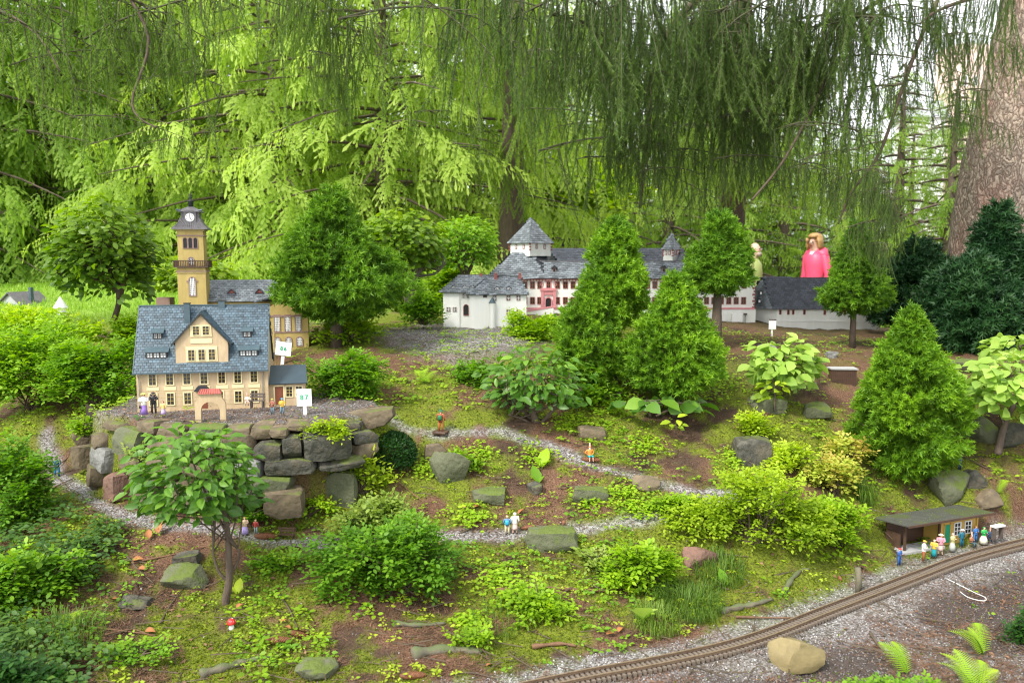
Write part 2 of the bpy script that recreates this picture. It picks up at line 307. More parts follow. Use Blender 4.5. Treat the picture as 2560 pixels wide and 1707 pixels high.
def groundmat():
    m, nt, out = _nt('ground'); L = nt.links.new
    tc = nt.nodes.new('ShaderNodeTexCoord'); ob = tc.outputs['Object']
    def noise(s, d=6, r=.6):
        n = _n(nt, 'ShaderNodeTexNoise', Scale=s, Detail=d, Roughness=r); L(ob, n.inputs['Vector']); return n.outputs[0]
    def mix(f, a, b):
        x = _n(nt, 'ShaderNodeMix', _data_type='RGBA'); L(f, x.inputs[0])
        for s, c in ((6, a), (7, b)):
            if isinstance(c, tuple): x.inputs[s].default_value = (*c, 1)
            else: L(c, x.inputs[s])
        return x.outputs[2]
    fine = noise(160, 4, .7)
    mossr = _ramp(nt, [(.35, (.05,.065,.010)), (.55, (.15,.185,.016)), (.75, (.27,.30,.028))]); L(fine, mossr.inputs[0])
    f2 = noise(230, 3, .7); lit = _ramp(nt, [(.33, (.05,.028,.018)), (.5, (.135,.072,.044)), (.68, (.26,.155,.10))]); L(f2, lit.inputs[0])
    soil = _ramp(nt, [(.35, (.03,.02,.014)), (.7, (.09,.06,.04))]); L(fine, soil.inputs[0])
    vo = _n(nt, 'ShaderNodeTexVoronoi', Scale=210); L(ob, vo.inputs['Vector'])
    sc = nt.nodes.new('ShaderNodeSeparateColor'); L(vo.outputs['Color'], sc.inputs[0])
    grv = _ramp(nt, [(0, (.07,.06,.055)), (.5, (.20,.185,.18)), (1, (.42,.41,.41))]); L(sc.outputs[0], grv.inputs[0])
    a = lambda k: _n(nt, 'ShaderNodeAttribute', _attribute_name=k).outputs['Fac']
    c = mix(a('litter'), soil.outputs[0], lit.outputs[0]); c = mix(a('moss'), c, mossr.outputs[0]); c = mix(a('gravel'), c, grv.outputs[0]); dk = _ramp(nt, [(.3, (.035,.027,.022)), (.7, (.12,.095,.085))]); L(f2, dk.inputs[0]); c = mix(a('yard'), c, dk.outputs[0])
    lw = _ramp(nt, [(.3, (.13,.24,.03)), (.7, (.28,.42,.06))]); L(fine, lw.inputs[0]); c = mix(a('lawn'), c, lw.outputs[0])
    p = _n(nt, 'ShaderNodeBsdfPrincipled', Roughness=.9); p.inputs['Specular IOR Level'].default_value = .2; L(c, p.inputs['Base Color'])
    b = _n(nt, 'ShaderNodeBump', Strength=.8, Distance=.006); L(f2, b.inputs['Height']); L(b.outputs[0], p.inputs['Normal'])
    L(p.outputs[0], out.inputs[0]); MATS['ground'] = m
groundmat()
# ---------------------------------------------------------------- object helpers
def tag(o, label=None, cat=None, group=None, kind=None):
    if label: o['label'] = label
    if cat: o['category'] = cat
    if group: o['group'] = group
    if kind: o['kind'] = kind
    return o
def empty(name, loc=(0,0,0), rz=0, label=None, cat=None, group=None):
    o = bpy.data.objects.new(name, None); COL.objects.link(o); o.location = loc; o.rotation_euler = (0, 0, rz)
    o.empty_display_size = .05
    return tag(o, label, cat, group)
def link(name, me, m=None, parent=None, loc=None):
    if m is not None and len(me.materials) == 0: me.materials.append(MATS[m] if isinstance(m, str) else m)
    o = bpy.data.objects.new(name, me); COL.objects.link(o)
    if parent is not None: o.parent = parent
    if loc is not None: o.location = loc
    return o
class MB:
    def __init__(s): s.v = []; s.f = []
    def add(s, V, F):
        n = len(s.v); s.v += [tuple(map(float, p)) for p in V]; s.f += [tuple(i + n for i in f) for f in F]; return s
    def box(s, x0, x1, y0, y1, z0, z1):
        return s.add([(x0,y0,z0),(x1,y0,z0),(x1,y1,z0),(x0,y1,z0),(x0,y0,z1),(x1,y0,z1),(x1,y1,z1),(x0,y1,z1)],
                     [(3,2,1,0),(4,5,6,7),(0,1,5,4),(1,2,6,5),(2,3,7,6),(3,0,4,7)])
    def prism(s, pts, y0, y1):           # polygon in x-z, counter-clockwise seen from -y
        n = len(pts)
        V = [(p[0], y0, p[1]) for p in pts] + [(p[0], y1, p[1]) for p in pts]
        return s.add(V, [tuple(range(n)), tuple(range(2*n-1, n-1, -1))] + [((i+1)%n, i, i+n, (i+1)%n+n) for i in range(n)])
    def prismz(s, pts, z0, z1):
        n = len(pts); V = [(p[0], p[1], z0) for p in pts] + [(p[0], p[1], z1) for p in pts]
        return s.add(V, [tuple(range(n-1,-1,-1)), tuple(range(n, 2*n))] + [(i, (i+1)%n, (i+1)%n+n, i+n) for i in range(n)])
    def hull2(s, A, B):                  # two loops with the same count, capped
        n = len(A); return s.add(list(A) + list(B), [tuple(range(n-1,-1,-1)), tuple(range(n, 2*n))] + [(i, (i+1)%n, (i+1)%n+n, i+n) for i in range(n)])
    def tube(s, pts, rad, n=7, cap=True):
        V, F = tubev(pts, rad, n); return s.add(V, F)
    def lathe(s, prof, n=14, c=(0,0), a0=0):
        V = []; F = []
        for r, z in prof:
            for k in range(n):
                a = a0 + 2*math.pi*k/n; V.append((c[0]+r*math.cos(a), c[1]+r*math.sin(a), z))
        for i in range(len(prof)-1):
            for k in range(n): F.append((i*n+k, i*n+(k+1)%n, (i+1)*n+(k+1)%n, (i+1)*n+k))
        F.append(tuple(range(n-1,-1,-1))); F.append(tuple((len(prof)-1)*n+k for k in range(n)))
        return s.add(V, F)
    def xf(s, M):
        s.v = [tuple(M @ Vector(p)) for p in s.v]; return s
    def scale(s, k): s.v = [tuple(c*k for c in p) for p in s.v]; return s
    def mesh(s, name, m, smooth=False, bevel=0):
        me = bpy.data.meshes.new(name); me.from_pydata(s.v, [], s.f); me.update()
        if smooth: me.shade_smooth()
        if m is not None: me.materials.append(MATS[m] if isinstance(m, str) else m)
        return me
    def obj(s, name, m, parent=None, smooth=False, loc=None): return link(name, s.mesh(name, m, smooth), None, parent, loc)
def tubev(pts, rad, n=7):
    pts = [Vector(p) for p in pts]; k = len(pts)
    rad = rad if hasattr(rad, '__len__') else [rad]*k
    V = []; F = []; prev = None
    for i, p in enumerate(pts):
        d = (pts[min(i+1,k-1)] - pts[max(i-1,0)]).normalized()
        a = prev if prev is not None else Vector((0,1,0)) if abs(d.y) < .9 else Vector((1,0,0))
        x = (a - d*a.dot(d)).normalized(); prev = x; y = d.cross(x)
        for j in range(n):
            t = 2*math.pi*j/n; V.append(p + (x*math.cos(t) + y*math.sin(t))*rad[i])
    for i in range(k-1):
        for j in range(n): F.append((i*n+j, i*n+(j+1)%n, (i+1)*n+(j+1)%n, (i+1)*n+j))
    F.append(tuple(range(n-1,-1,-1))); F.append(tuple((k-1)*n+j for j in range(n)))
    return V, F
def smoothpts(pts, n=6):
    pts = [np.array(p, float) for p in pts]; out = []
    for i in range(len(pts)-1):
        p0, p1, p2, p3 = pts[max(i-1,0)], pts[i], pts[i+1], pts[min(i+2,len(pts)-1)]
        for k in range(n):
            t = k/n; out.append(.5*((2*p1)+(-p0+p2)*t+(2*p0-5*p1+4*p2-p3)*t*t+(-p0+3*p1-3*p2+p3)*t**3))
    out.append(pts[-1]); return out
def npmesh(name, V, F, rnd=None, m=None, smooth=False):
    """V (n,3), F (m,3) triangles or (m,4) quads, rnd per vertex"""
    V = np.ascontiguousarray(V, np.float32); F = np.ascontiguousarray(F, np.int32); k = F.shape[1]
    me = bpy.data.meshes.new(name)
    me.vertices.add(len(V)); me.vertices.foreach_set('co', V.ravel())
    me.loops.add(F.size); me.loops.foreach_set('vertex_index', F.ravel())
    me.polygons.add(len(F)); me.polygons.foreach_set('loop_start', np.arange(0, F.size, k, dtype=np.int32))
    me.update(calc_edges=True)
    if rnd is not None:
        a = me.attributes.new('rnd', 'FLOAT', 'POINT'); a.data.foreach_set('value', np.ascontiguousarray(rnd, np.float32))
    if smooth: me.shade_smooth()
    if m is not None: me.materials.append(MATS[m] if isinstance(m, str) else m)
    return me
def nrm(a): return a / (np.linalg.norm(a, axis=-1, keepdims=True) + 1e-9)
def frames(d, n):
    d = nrm(d); x = nrm(np.cross(d, n)); z = np.cross(x, d)
    return np.stack([x, d, z], -1)               # columns: width, length axis, normal
def scatter(T, F, pos, fr, sc, rnd, tg=None):
    """template T (k,3) with triangles F, placed at pos with frames and scale; rnd per instance (+ template gradient tg)"""
    N, k = len(pos), len(T)
    sc = np.asarray(sc, float); sc = np.tile(sc[:, None], (1, 3)) if sc.ndim == 1 else sc
    V = np.einsum('nij,nkj->nki', fr, T[None] * sc[:, None, :]) + pos[:, None]
    FF = F[None] + (np.arange(N) * k)[:, None, None]
    r = np.repeat(np.asarray(rnd)[:, None], k, 1)
    if tg is not None: r = r + tg[None]
    return V.reshape(-1, 3), FF.reshape(-1, F.shape[1]), np.clip(r, 0, 1).ravel()
def join(parts):
    V = []; F = []; Rr = []; n = 0
    for v, f, r in parts:
        V.append(v); F.append(f + n); Rr.append(r); n += len(v)
    return np.concatenate(V), np.concatenate(F), np.concatenate(Rr)
def rdir(rng, n, zmin=-1, zmax=1):
    z = rng.uniform(zmin, zmax, n); a = rng.uniform(0, 2*np.pi, n); r = np.sqrt(np.maximum(0, 1 - z*z))
    return np.stack([r*np.cos(a), r*np.sin(a), z], -1)
# leaf templates (length 1 along y)
L_DIA = (np.array([(0,0,0),(-.26,.45,.07),(0,1,-.06),(.26,.45,.07)]), np.array([(0,1,2),(0,2,3)]))
L_OVAL = (np.array([(0,0,0),(-.25,.28,.05),(-.27,.62,.03),(0,1,-.1),(.27,.62,.03),(.25,.28,.05),(0,.5,-.01)]),
          np.array([(0,6,1),(1,6,2),(2,6,3),(0,5,6),(5,4,6),(4,3,6)]))
L_BIG = (np.array([(0,0,0),(-.2,.15,.05),(-.33,.4,.08),(-.26,.7,.03),(0,1,-.12),(.26,.7,.03),(.33,.4,.08),(.2,.15,.05),(0,.3,0),(0,.65,-.02)]),
         np.array([(0,8,1),(1,8,2),(2,8,9),(2,9,3),(3,9,4),(0,7,8),(7,6,8),(6,9,8),(6,5,9),(5,4,9)]))
def _needles(rng, n, along=True, spread=.9, wid=.07, ln=.55):
    V = []; F = []; G_ = []
    for i in range(n):
        t = (i + .5) / n * .85; a = i * 2.4 + rng.uniform(-.3, .3)
        d = np.array([math.cos(a)*spread, .55 + .5*t, math.sin(a)*spread]); d /= np.linalg.norm(d)
        b = np.array([0, t if along else 0, 0]); s = np.cross(d, rdir(rng, 1)[0]); s /= np.linalg.norm(s) + 1e-9
        l = ln * rng.uniform(.75, 1.1); k = len(V)
        V += [b - s*wid, b + s*wid, b + d*l]; F.append((k, k+1, k+2)); G_ += [-.15 + .3*t]*2 + [.1 + .3*t]
    return np.array(V), np.array(F), np.array(G_)
_r = np.random.default_rng(3)
TUFT = _needles(_r, 16, wid=.08); TUFT2 = _needles(_r, 13, wid=.10)
# ---------------------------------------------------------------- foliage builders
def spruce_crown(name, prof, H, seed, n, tl, m, parent, clump=.24, inner=.35, tmpl=None):
    """dense small conifer: prof = [(h 0..1, r metres)], shoots over a lumpy surface"""
    rng = np.random.default_rng(seed); hs_ = np.array([p[0] for p in prof]); rs = np.array([p[1] for p in prof])
    wgt = rs + .01
    h = rng.uniform(hs_[0], 1, n * 4); keep = rng.uniform(0, wgt.max(), n * 4) < np.interp(h, hs_, wgt); h = h[keep][:n]; n = len(h)
    a = rng.uniform(0, 2*np.pi, n); Rr = np.interp(h, hs_, rs) * (1 + .10*np.sin(a + seed + h*5) + .07*np.sin(2*a + seed*2 - h*9) + .06*np.sin(h*38 + 1.5*np.sin(a*2 + seed)))
    cx, sy = np.cos(a), np.sin(a); fq = 1 / (.55 * rs.max() + .02)
    X = np.stack([cx*Rr, sy*Rr, h*H], -1)
    lump = fbm(X[:,0]*fq*1.6, X[:,1]*fq*1.6, X[:,2]*fq*2.2, 3, seed)       # 0..~.9
    depth = rng.uniform(0, 1, n) ** 1.6
    f2 = 1 / .034; l2 = fbm(X[:,0]*f2*.55, X[:,1]*f2*.55, X[:,2]*f2*.8, 2, seed+3)
    f = .93 + (lump - .46) * clump * 2.6 + (l2 - .38) * .34 - depth * inner
    gap = (lump < .37) & (depth < .6)
    f = np.where(gap, f - .26, f); h0 = X[:, 2].copy()
    X[:, :2] *= f[:, None]; X[:, 2] += rng.normal(0, .01, n) - .12 * Rr * (1 - f)
    slope = np.gradient(rs, hs_ * H); sl_ = np.interp(h, hs_, slope)
    nd = nrm(np.stack([cx, sy, np.clip(-sl_, -.3, 3)*.6 + .25], -1)); d = nrm(nd + rng.normal(0, .38, (n, 3)))
    T, F, tg = tmpl or TUFT
    s = tl * rng.uniform(.7, 1.25, n)
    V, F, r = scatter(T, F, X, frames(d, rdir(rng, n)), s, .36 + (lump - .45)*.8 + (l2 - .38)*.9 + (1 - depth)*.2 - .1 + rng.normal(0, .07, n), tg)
    o = link(name, npmesh(name, V, F, r, m), None, parent); return o
def trunk_limbs(parent, H, r0, prof, seed, m='bark', nl=26, z0=0, name='trunk', lean=(0,0)):
    rng = random.Random(seed); b = MB()
    b.tube([(0,0,-.03),(0,0,H*.25),(lean[0]*.5,lean[1]*.5,H*.6),(lean[0],lean[1],H*.93)], [r0*1.25, r0, r0*.6, r0*.15], 9)
    hs_ = [p[0] for p in prof]; rs = [p[1] for p in prof]
    for i in range(nl):
        h = hs_[0] + .02 + (1 - hs_[0] - .08) * (i + rng.random()) / nl; a = i * 2.4 + rng.random()
        L_ = float(np.interp(h, hs_, rs)) * .82; z = h*H - L_*.12
        c, s = math.cos(a), math.sin(a)
        b.tube([(0,0,z),(c*L_*.5,s*L_*.5,z+L_*.02),(c*L_,s*L_,z+L_*.22)], [r0*.28*(1-h*.7), r0*.18*(1-h*.7), r0*.06], 5)
    return b.obj(name, m, parent, True)
def small_spruce(u, v, Y, H, prof, r0, label, seed, n=2600, tl=.030, m='needle_mini', group='small clipped spruces in the miniature park', clump=.24, **kw):
    p = G(u, v); k = p[1] / Y; H *= k; prof = [(q, r_ * k) for q, r_ in prof]; r0 *= k; tl *= .5 + .5*k
    t = empty('small_spruce_tree', tuple(p), 0, label, 'spruce', group)
    trunk_limbs(t, H, r0, prof, seed); spruce_crown('crown', prof, H, seed, n, tl, m, t, clump, **kw); return t
def bush(name, base, rx, ry, rz_, seed, n, ls, m, label, cat='bush', group=None, tmpl=L_DIA, cz=.5, stems=14, parent=None, shell=.45, m_stem='twig', lobes=11, per=7):
    """irregular shrub: leafy sprigs over many lobes of different size, with twigs inside"""
    rng = np.random.default_rng(seed); t = parent or empty(name, tuple(base), 0, label, cat, group)
    lc = rdir(rng, lobes, -.35, .95) * rng.uniform(.38, .78, (lobes, 1)); lr = rng.uniform(.26, .46, lobes); lc[0] = 0; lr[0] = .62; lcol = rng.normal(0, .09, lobes)
    ns = max(8, n // per); k = rng.choice(lobes, ns, p=lr**1.6 / (lr**1.6).sum())
    d = rdir(rng, ns, -.7, 1); U = lc[k] + d * (lr[k] * (1 - shell * rng.uniform(0, 1, ns)**1.6) * 1.0)[:, None]
    U = U * (1 + (fbm(U[:,0]*4+seed, U[:,1]*4, U[:,2]*4, 2, seed) - .38)[:, None] * .25)
    S = U * np.array([rx, ry, rz_]) + np.array([0, 0, rz_ * cz]); S[:, 2] = np.maximum(S[:, 2], .004)
    a = nrm(nrm(U + d) * np.array([1, 1, .5]) + np.array([0, 0, .30]) + rng.normal(0, .42, (ns, 3))); side = nrm(np.cross(a, [0, 0, 1.])); up = np.cross(side, a)
    sl = ls * rng.uniform(1.8, 3.6, ns)
    ii = np.repeat(np.arange(ns), per); q = np.tile(np.arange(per), ns) / (per - 1.0); sg = np.tile(np.where(np.arange(per) % 2 == 0, 1., -1.), ns); sg = np.where(q > .95, 0, sg)
    X = S[ii] + a[ii] * (sl[ii] * (q - .6))[:, None] - np.array([0, 0, 1.]) * (sl[ii] * q**2 * .25)[:, None]
    N = len(X); ax = nrm(a[ii] * (.5 + (sg == 0))[:, None] + side[ii] * sg[:, None] + rng.normal(0, .22, (N, 3)) + np.array([0, 0, -.12])); nn = nrm(up[ii] + np.array([0, -.1, .7]) + rng.normal(0, .25, (N, 3)))
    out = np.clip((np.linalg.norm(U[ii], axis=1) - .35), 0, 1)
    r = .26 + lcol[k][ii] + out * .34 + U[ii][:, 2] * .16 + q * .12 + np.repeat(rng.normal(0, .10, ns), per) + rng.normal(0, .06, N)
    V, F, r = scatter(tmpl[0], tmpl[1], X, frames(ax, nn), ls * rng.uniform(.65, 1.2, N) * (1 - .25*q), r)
    link('foliage', npmesh('foliage', V, F, r, m), None, t)
    if stems:
        bb = MB(); rr = random.Random(seed)
        for i in range(stems * 2):
            w_ = rr.randrange(ns); e_ = S[w_]; mid = (e_[0]*.45+rr.uniform(-.1,.1)*rx, e_[1]*.45, e_[2]*.55)
            bb.tube([(rr.uniform(-.15,.15)*rx, rr.uniform(-.15,.15)*ry, -.01), mid, tuple(e_)], [.0028, .0020, .0008], 4)
        bb.obj('stem', m_stem, t)
    return t
# ---------------------------------------------------------------- stones
def stone_mesh(w_, d_, h_, seed, block=.5, rough=.12, n=9, m='stone_grey', taper=0):
    k = n; vs = {}; V = []; F = []
    def vid(i, j, l):
        key = (i, j, l)
        if key not in vs: vs[key] = len(V); V.append((2*i/k-1, 2*j/k-1, 2*l/k-1))
        return vs[key]
    for i in range(k):
        for j in range(k):
            F += [(vid(i,j,0),vid(i,j+1,0),vid(i+1,j+1,0),vid(i+1,j,0)), (vid(i,j,k),vid(i+1,j,k),vid(i+1,j+1,k),vid(i,j+1,k)),
                  (vid(i,0,j),vid(i+1,0,j),vid(i+1,0,j+1),vid(i,0,j+1)), (vid(i,k,j),vid(i,k,j+1),vid(i+1,k,j+1),vid(i+1,k,j)),
                  (vid(0,i,j),vid(0,i,j+1),vid(0,i+1,j+1),vid(0,i+1,j)), (vid(k,i,j),vid(k,i+1,j),vid(k,i+1,j+1),vid(k,i,j+1))]
    A = np.array(V); L = np.linalg.norm(A, axis=1, keepdims=True)
    S = A / L; A = A * block + S * (1 - block) * 1.12
    q = seed * 3.17
    nz = fbm(A[:,0]*1.3+q, A[:,1]*1.3+q*.7, A[:,2]*1.3-q, 3, seed) - .45
    n2 = fbm(A[:,0]*4+q, A[:,1]*4, A[:,2]*4+q, 2, seed+5) - .37
    A = A * (1 + nz[:,None]*rough*3.2 + n2[:,None]*rough*.9)
    # facets: cut by random planes, as split rock has
    rng = np.random.default_rng(seed); kk = .55 + .45 * block
    for c in rdir(rng, 11):
        e_ = np.abs(c).sum() if block > .6 else 1.05
        dd = A @ c - rng.uniform(.66, .90) * e_; A = A - np.outer(np.maximum(dd, 0)*.96, c)
    A = A + ((fbm(A[:,0]*7+q, A[:,1]*7, A[:,2]*7, 2, seed+9) - .37)*.07)[:,None] * np.sign(A)
    A = A / np.abs(A).max(0)
    if taper: A[:, :2] *= (1 - taper * (A[:, 2:3]*.5+.5))
    A = A * np.array([w_, d_, h_]) / 2
    me = npmesh('stone', A, np.array(F), None, m)
    me.shade_smooth(); me.set_sharp_from_angle(angle=R(27))
    return me
def stone_px(u0, v0, u1, v1, label, m='stone_grey', Y=None, depth=.7, seed=1, block=.5, rot=0, tilt=0, name='stone', cat='stone', group='loose stones on the mossy slope', rz=0, rough=.12, sink=.15):
    uc = (u0+u1)/2; p = G(uc, v1 - (v1-v0)*sink) if Y is None else P(uc, v1, Y)
    s = mpp(p[1], p[2]); W = (u1-u0)*s; H = (v1-v0)*s
    me = stone_mesh(W*1.04, W*depth, H*1.12, seed, block, rough, m=m)
    o = link(name, me); o.location = (p[0], p[1] + W*depth*.25, p[2] + H*.36); o.rotation_euler = (R(tilt), R(rot), R(rz))
    return tag(o, label, cat, group)
# ================================================================ GROUND
def moss_mask(x, y):
    n = fbm(x*3.1+11, y*3.1, 0, 5, 21); n2 = fbm(x*17, y*17, 0, 4, 22)
    m = sst(.43, .565, n*.55 + n2*.55) * (1 - .75*sst(2.95, 3.3, y)*sst(.75, 1.1, x)) * (1 - .8*(1 - sst(.12, .3, np.hypot(x+1.0, y-3.25))))
    return m
def lawn_mask(x, y):
    return sst(4.2, 5.0, y) * (1 - sst(-1.2, -.7, x)) * (1 - sst(8.6, 9.5, y))
def yardmask(x, y):
    tl = np.interp(x, TRK[:,0], TRK[:,1]); s_ = (1 - sst(-.16, -.05, y - tl + (fbm(x*7, y*7, 0, 3, 70)-.45)*.15)) * sst(-.1, .4, x)
    return np.maximum.reduce([(1-sst(.018,.03,line_d(x,y,TRK))), s_ * (.35 + .65*sst(.38, .52, fbm(x*3.3, y*3.3, 0, 4, 71))), (1 - sst(-.02, .01, poly_sd(x, y, TERR)))*.55])
def build_ground():
    t = np.concatenate([np.linspace(-2.2,-.9,24)[:-1], np.linspace(-.9,.9,333), np.linspace(.9,2.2,24)[1:]])
    Y = np.concatenate([np.geomspace(1.0, 5.2, 305), np.geomspace(5.2, 120, 70)[1:]])
    TT, YY = np.meshgrid(t, Y); X = TT * YY; x = X.ravel(); y = YY.ravel()
    z = g(x, y)
    pth, tr, te = masks(x, y); mo = moss_mask(x, y); n3 = fbm(x*14, y*14, 0, 3, 30)
    # gravel: paths, terrace top, track bed and the yard right of the track, knoll in front of the castle
    yard = sst(-.02, .10, (x*.34 - (y - 1.71)*.94) + .28) * (1 - sst(2.9, 3.0, y))
    side = np.zeros_like(x)
    tl = np.interp(x, TRK[:,0], TRK[:,1]); side = 1 - sst(-.10, .05, y - tl + (n3-.45)*.2)
    side = side * sst(-.1, .4, x)
    kn = P(1150, 850, 3.75); knoll = 1 - sst(.22, .5, np.sqrt((x-kn[0])**2 + ((y-kn[1])*.8)**2) + (n3-.45)*.3)
    gr = np.clip(np.maximum.reduce([pth*.95, tr*.8, te*.9, side*.75, knoll*.85]) + (n3-.45)*.7*(np.maximum.reduce([pth,tr,te,side,knoll])>.05), 0, 1)
    mo = mo * (1 - .8*np.maximum(np.maximum(side, knoll), te)); mo = np.clip(mo, 0, 1)
    lit = np.clip(sst(.3, .5, fbm(x*5, y*5, 3, 3, 33)) + .15, 0, 1)
    lw = lawn_mask(x, y)
    nx, ny = len(t), len(Y)
    idx = np.arange(nx*ny).reshape(ny, nx)
    F = np.stack([idx[:-1,:-1], idx[:-1,1:], idx[1:,1:], idx[1:,:-1]], -1).reshape(-1, 4)
    me = npmesh('ground', np.stack([x, y, z], -1), F, None, 'ground', True)
    for k, a in (('moss', mo), ('litter', lit), ('gravel', gr), ('lawn', lw), ('yard', np.clip(yardmask(x, y), 0, 1))):
        at = me.attributes.new(k, 'FLOAT', 'POINT'); at.data.foreach_set('value', a.astype(np.float32))
    tag(link('ground', me), kind='structure')
build_ground()
def groundpts(rng, n, y0=1.45, y1=4.6, t0=-.72, t1=.72, pw=1.9):
    u = rng.uniform(0, 1, n); a = 1 - pw
    y = (y0**a + u*(y1**a - y0**a))**(1/a); x = rng.uniform(t0, t1, n)*y
    return x, y
def gnormal(x, y):
    e = .012; zx = (g(x+e, y)-g(x-e, y))/(2*e); zy = (g(x, y+e)-g(x, y-e))/(2*e)
    return nrm(np.stack([-zx, -zy, np.ones_like(x)], -1))
OCT = (np.array([(1,0,0),(0,1,0),(-1,0,0),(0,-1,0),(0,0,.7),(0,0,-.7)], float), np.array([(0,1,4),(1,2,4),(2,3,4),(3,0,4),(1,0,5),(2,1,5),(3,2,5),(0,3,5)]))
def gravelmat():
    m, nt, out = _nt('gravel'); at = _n(nt, 'ShaderNodeAttribute', _attribute_name='rnd')
    rp = _ramp(nt, [(0,(.10,.085,.08)), (.35,(.24,.225,.22)), (.7,(.42,.41,.405)), (1,(.66,.65,.64))]); nt.links.new(at.outputs['Fac'], rp.inputs[0])
    p = _n(nt, 'ShaderNodeBsdfPrincipled', Roughness=.75); nt.links.new(rp.outputs[0], p.inputs['Base Color']); nt.links.new(p.outputs[0], out.inputs[0]); MATS['gravel'] = m
gravelmat()
def ground_cover():
    rng = np.random.default_rng(11)
    # gravel chips
    x, y = groundpts(rng, 90000)
    pth, tr, te = masks(x, y); tl = np.interp(x, TRK[:,0], TRK[:,1]); side = (1 - sst(-.10, .08, y-tl)) * sst(-.1, .4, x)
    kn = P(1150, 850, 3.75); knoll = 1 - sst(.2, .45, np.hypot(x-kn[0], y-kn[1]))
    w_ = np.maximum.reduce([pth, tr*.7, te*.8, side*.75, knoll*.6]); k = rng.uniform(0, 1, len(x)) < w_*.9 + .01
    x, y = x[k][:15000], y[k][:15000]; n = len(x); z = g(x, y)
    sc = np.stack([rng.uniform(.0016,.0042,n), rng.uniform(.0016,.0042,n), rng.uniform(.0012,.0026,n)], -1)
    V, F, r = scatter(*OCT, np.stack([x, y, z+.0008], -1), frames(rdir(rng, n, -.3, .3), rdir(rng, n, .5, 1)), sc, rng.beta(2, 2.2, n) * (1 - .55*yardmask(x, y)))
    tag(link('gravel', npmesh('gravel', V, F, r, 'gravel')), kind='stuff')
    # needle litter
    x, y = groundpts(rng, 190000, pw=2.4); mo = moss_mask(x, y); pth, tr, te = masks(x, y)
    k = rng.uniform(0, 1, len(x)) < (1 - mo*.82) * (1 - .45*np.maximum(pth, tr)) * sst(.30, .5, fbm(x*6, y*6, 0, 3, 35)) ; x, y = x[k], y[k]; n = len(x)
    T = np.array([(-.05,0,0),(.05,0,0),(.03,1,.12)]); d = rdir(rng, n, -.12, .35)
    V, F, r = scatter(T, np.array([(0,1,2)]), np.stack([x, y, g(x,y)+.002], -1), frames(d, np.array([0,0,1.])+rng.normal(0,.3,(n,3))), rng.uniform(.009,.022,n), rng.beta(2,2,n))
    tag(link('needle_litter', npmesh('needle_litter', V, F, r, 'litter')), kind='stuff')
    # moss pile
    x, y = groundpts(rng, 90000, pw=2.4); mo = moss_mask(x, y); pth, tr, te = masks(x, y); tl = np.interp(x, TRK[:,0], TRK[:,1])
    side = (1 - sst(-.10, .05, y-tl)) * sst(-.1, .4, x)
    k = rng.uniform(0, 1, len(x)) < mo * (1 - np.maximum.reduce([pth*.95, tr, te*.9, side*.9])); x, y = x[k], y[k]; n = len(x)
    T = np.array([(-.35,0,0),(.35,0,0),(.1,1,.1),(0,0,-.35),(0,0,.35),(-.1,.9,-.2)]); Ft = np.array([(0,1,2),(3,4,5)])
    nn = gnormal(x, y); d = nrm(nn + rng.normal(0, .45, (n,3))); lum = fbm(x*20, y*20, 0, 2, 40)
    V, F, r = scatter(T, Ft, np.stack([x, y, g(x,y)-.001], -1), frames(d, rdir(rng, n)), rng.uniform(.004,.009,n), .3 + lum*.7 + rng.normal(0,.15,n), np.array([-.25,-.25,.1,-.25,-.25,.1]))
    tag(link('moss', npmesh('moss', V, F, r, 'moss')), kind='stuff')
    # creeping leafy ground cover in patches: sprays of little leaves
    def leafcover(name, cnt, ls, m, seed, f1, thr, y0=1.45, y1=4.3, hgt=.02, tm=L_OVAL, t0=-.72, t1=.72, nl=5, extra=None, ts=.7):
        r2 = np.random.default_rng(seed); x, y = groundpts(r2, cnt, y0, y1, t0, t1, 1.7)
        n_ = fbm(x*f1+seed, y*f1, 0, 3, seed); pth, tr, te = masks(x, y); tl = np.interp(x, TRK[:,0], TRK[:,1])
        side = (1 - sst(-.06, .12, y-tl)) * sst(-.1, .4, x)
        w_ = sst(thr, thr+.06, n_) * (1 - np.maximum.reduce([pth, tr, te*.95, side*.97]))
        if extra is not None: w_ = np.maximum(w_, extra(x, y)*(1-tr))
        k = r2.uniform(0,1,len(x)) < w_; x, y = x[k], y[k]; n = len(x)
        hh = r2.uniform(.2, 1, n)*hgt; c0 = r2.normal(0, .16, n)
        x = np.repeat(x, nl); y = np.repeat(y, nl); hh = np.repeat(hh, nl); c0 = np.repeat(c0, nl); N = len(x)
        a = np.tile(np.arange(nl)*2*np.pi/nl, n) + r2.normal(0, .35, N) + np.repeat(r2.uniform(0, 6.28, n), nl)
        d = np.stack([np.cos(a), np.sin(a), r2.uniform(-.25,.35,N)], -1)
        px = x + np.cos(a)*ls*.25; py = y + np.sin(a)*ls*.25
        V, F, r = scatter(tm[0], tm[1], np.stack([px, py, g(x,y)+hh], -1), frames(d, np.array([0,-.35,1.])+r2.normal(0,.25,(N,3))), ls*r2.uniform(.6,1.25,N), .45 + c0 + r2.normal(0,.1,N))
        tag(link(name, npmesh(name, V, F, r, m)), kind='stuff')
    leafcover('clover_patch', 6500, .0105, 'leaf_bright', 61, 3.2, .49, nl=4, tm=L_DIA)
    leafcover('ivy_undergrowth', 6000, .013, 'leaf_bush', 62, 3.6, .50, nl=4, tm=L_OVAL)
    leafcover('strawberry_undergrowth', 3400, .017, 'leaf_bright', 63, 4.1, .51, nl=3, hgt=.03)
    leafcover('yellow_creeper_leaves', 4200, .011, 'leaf_yellow', 64, 3.8, .51, nl=5, tm=L_DIA)
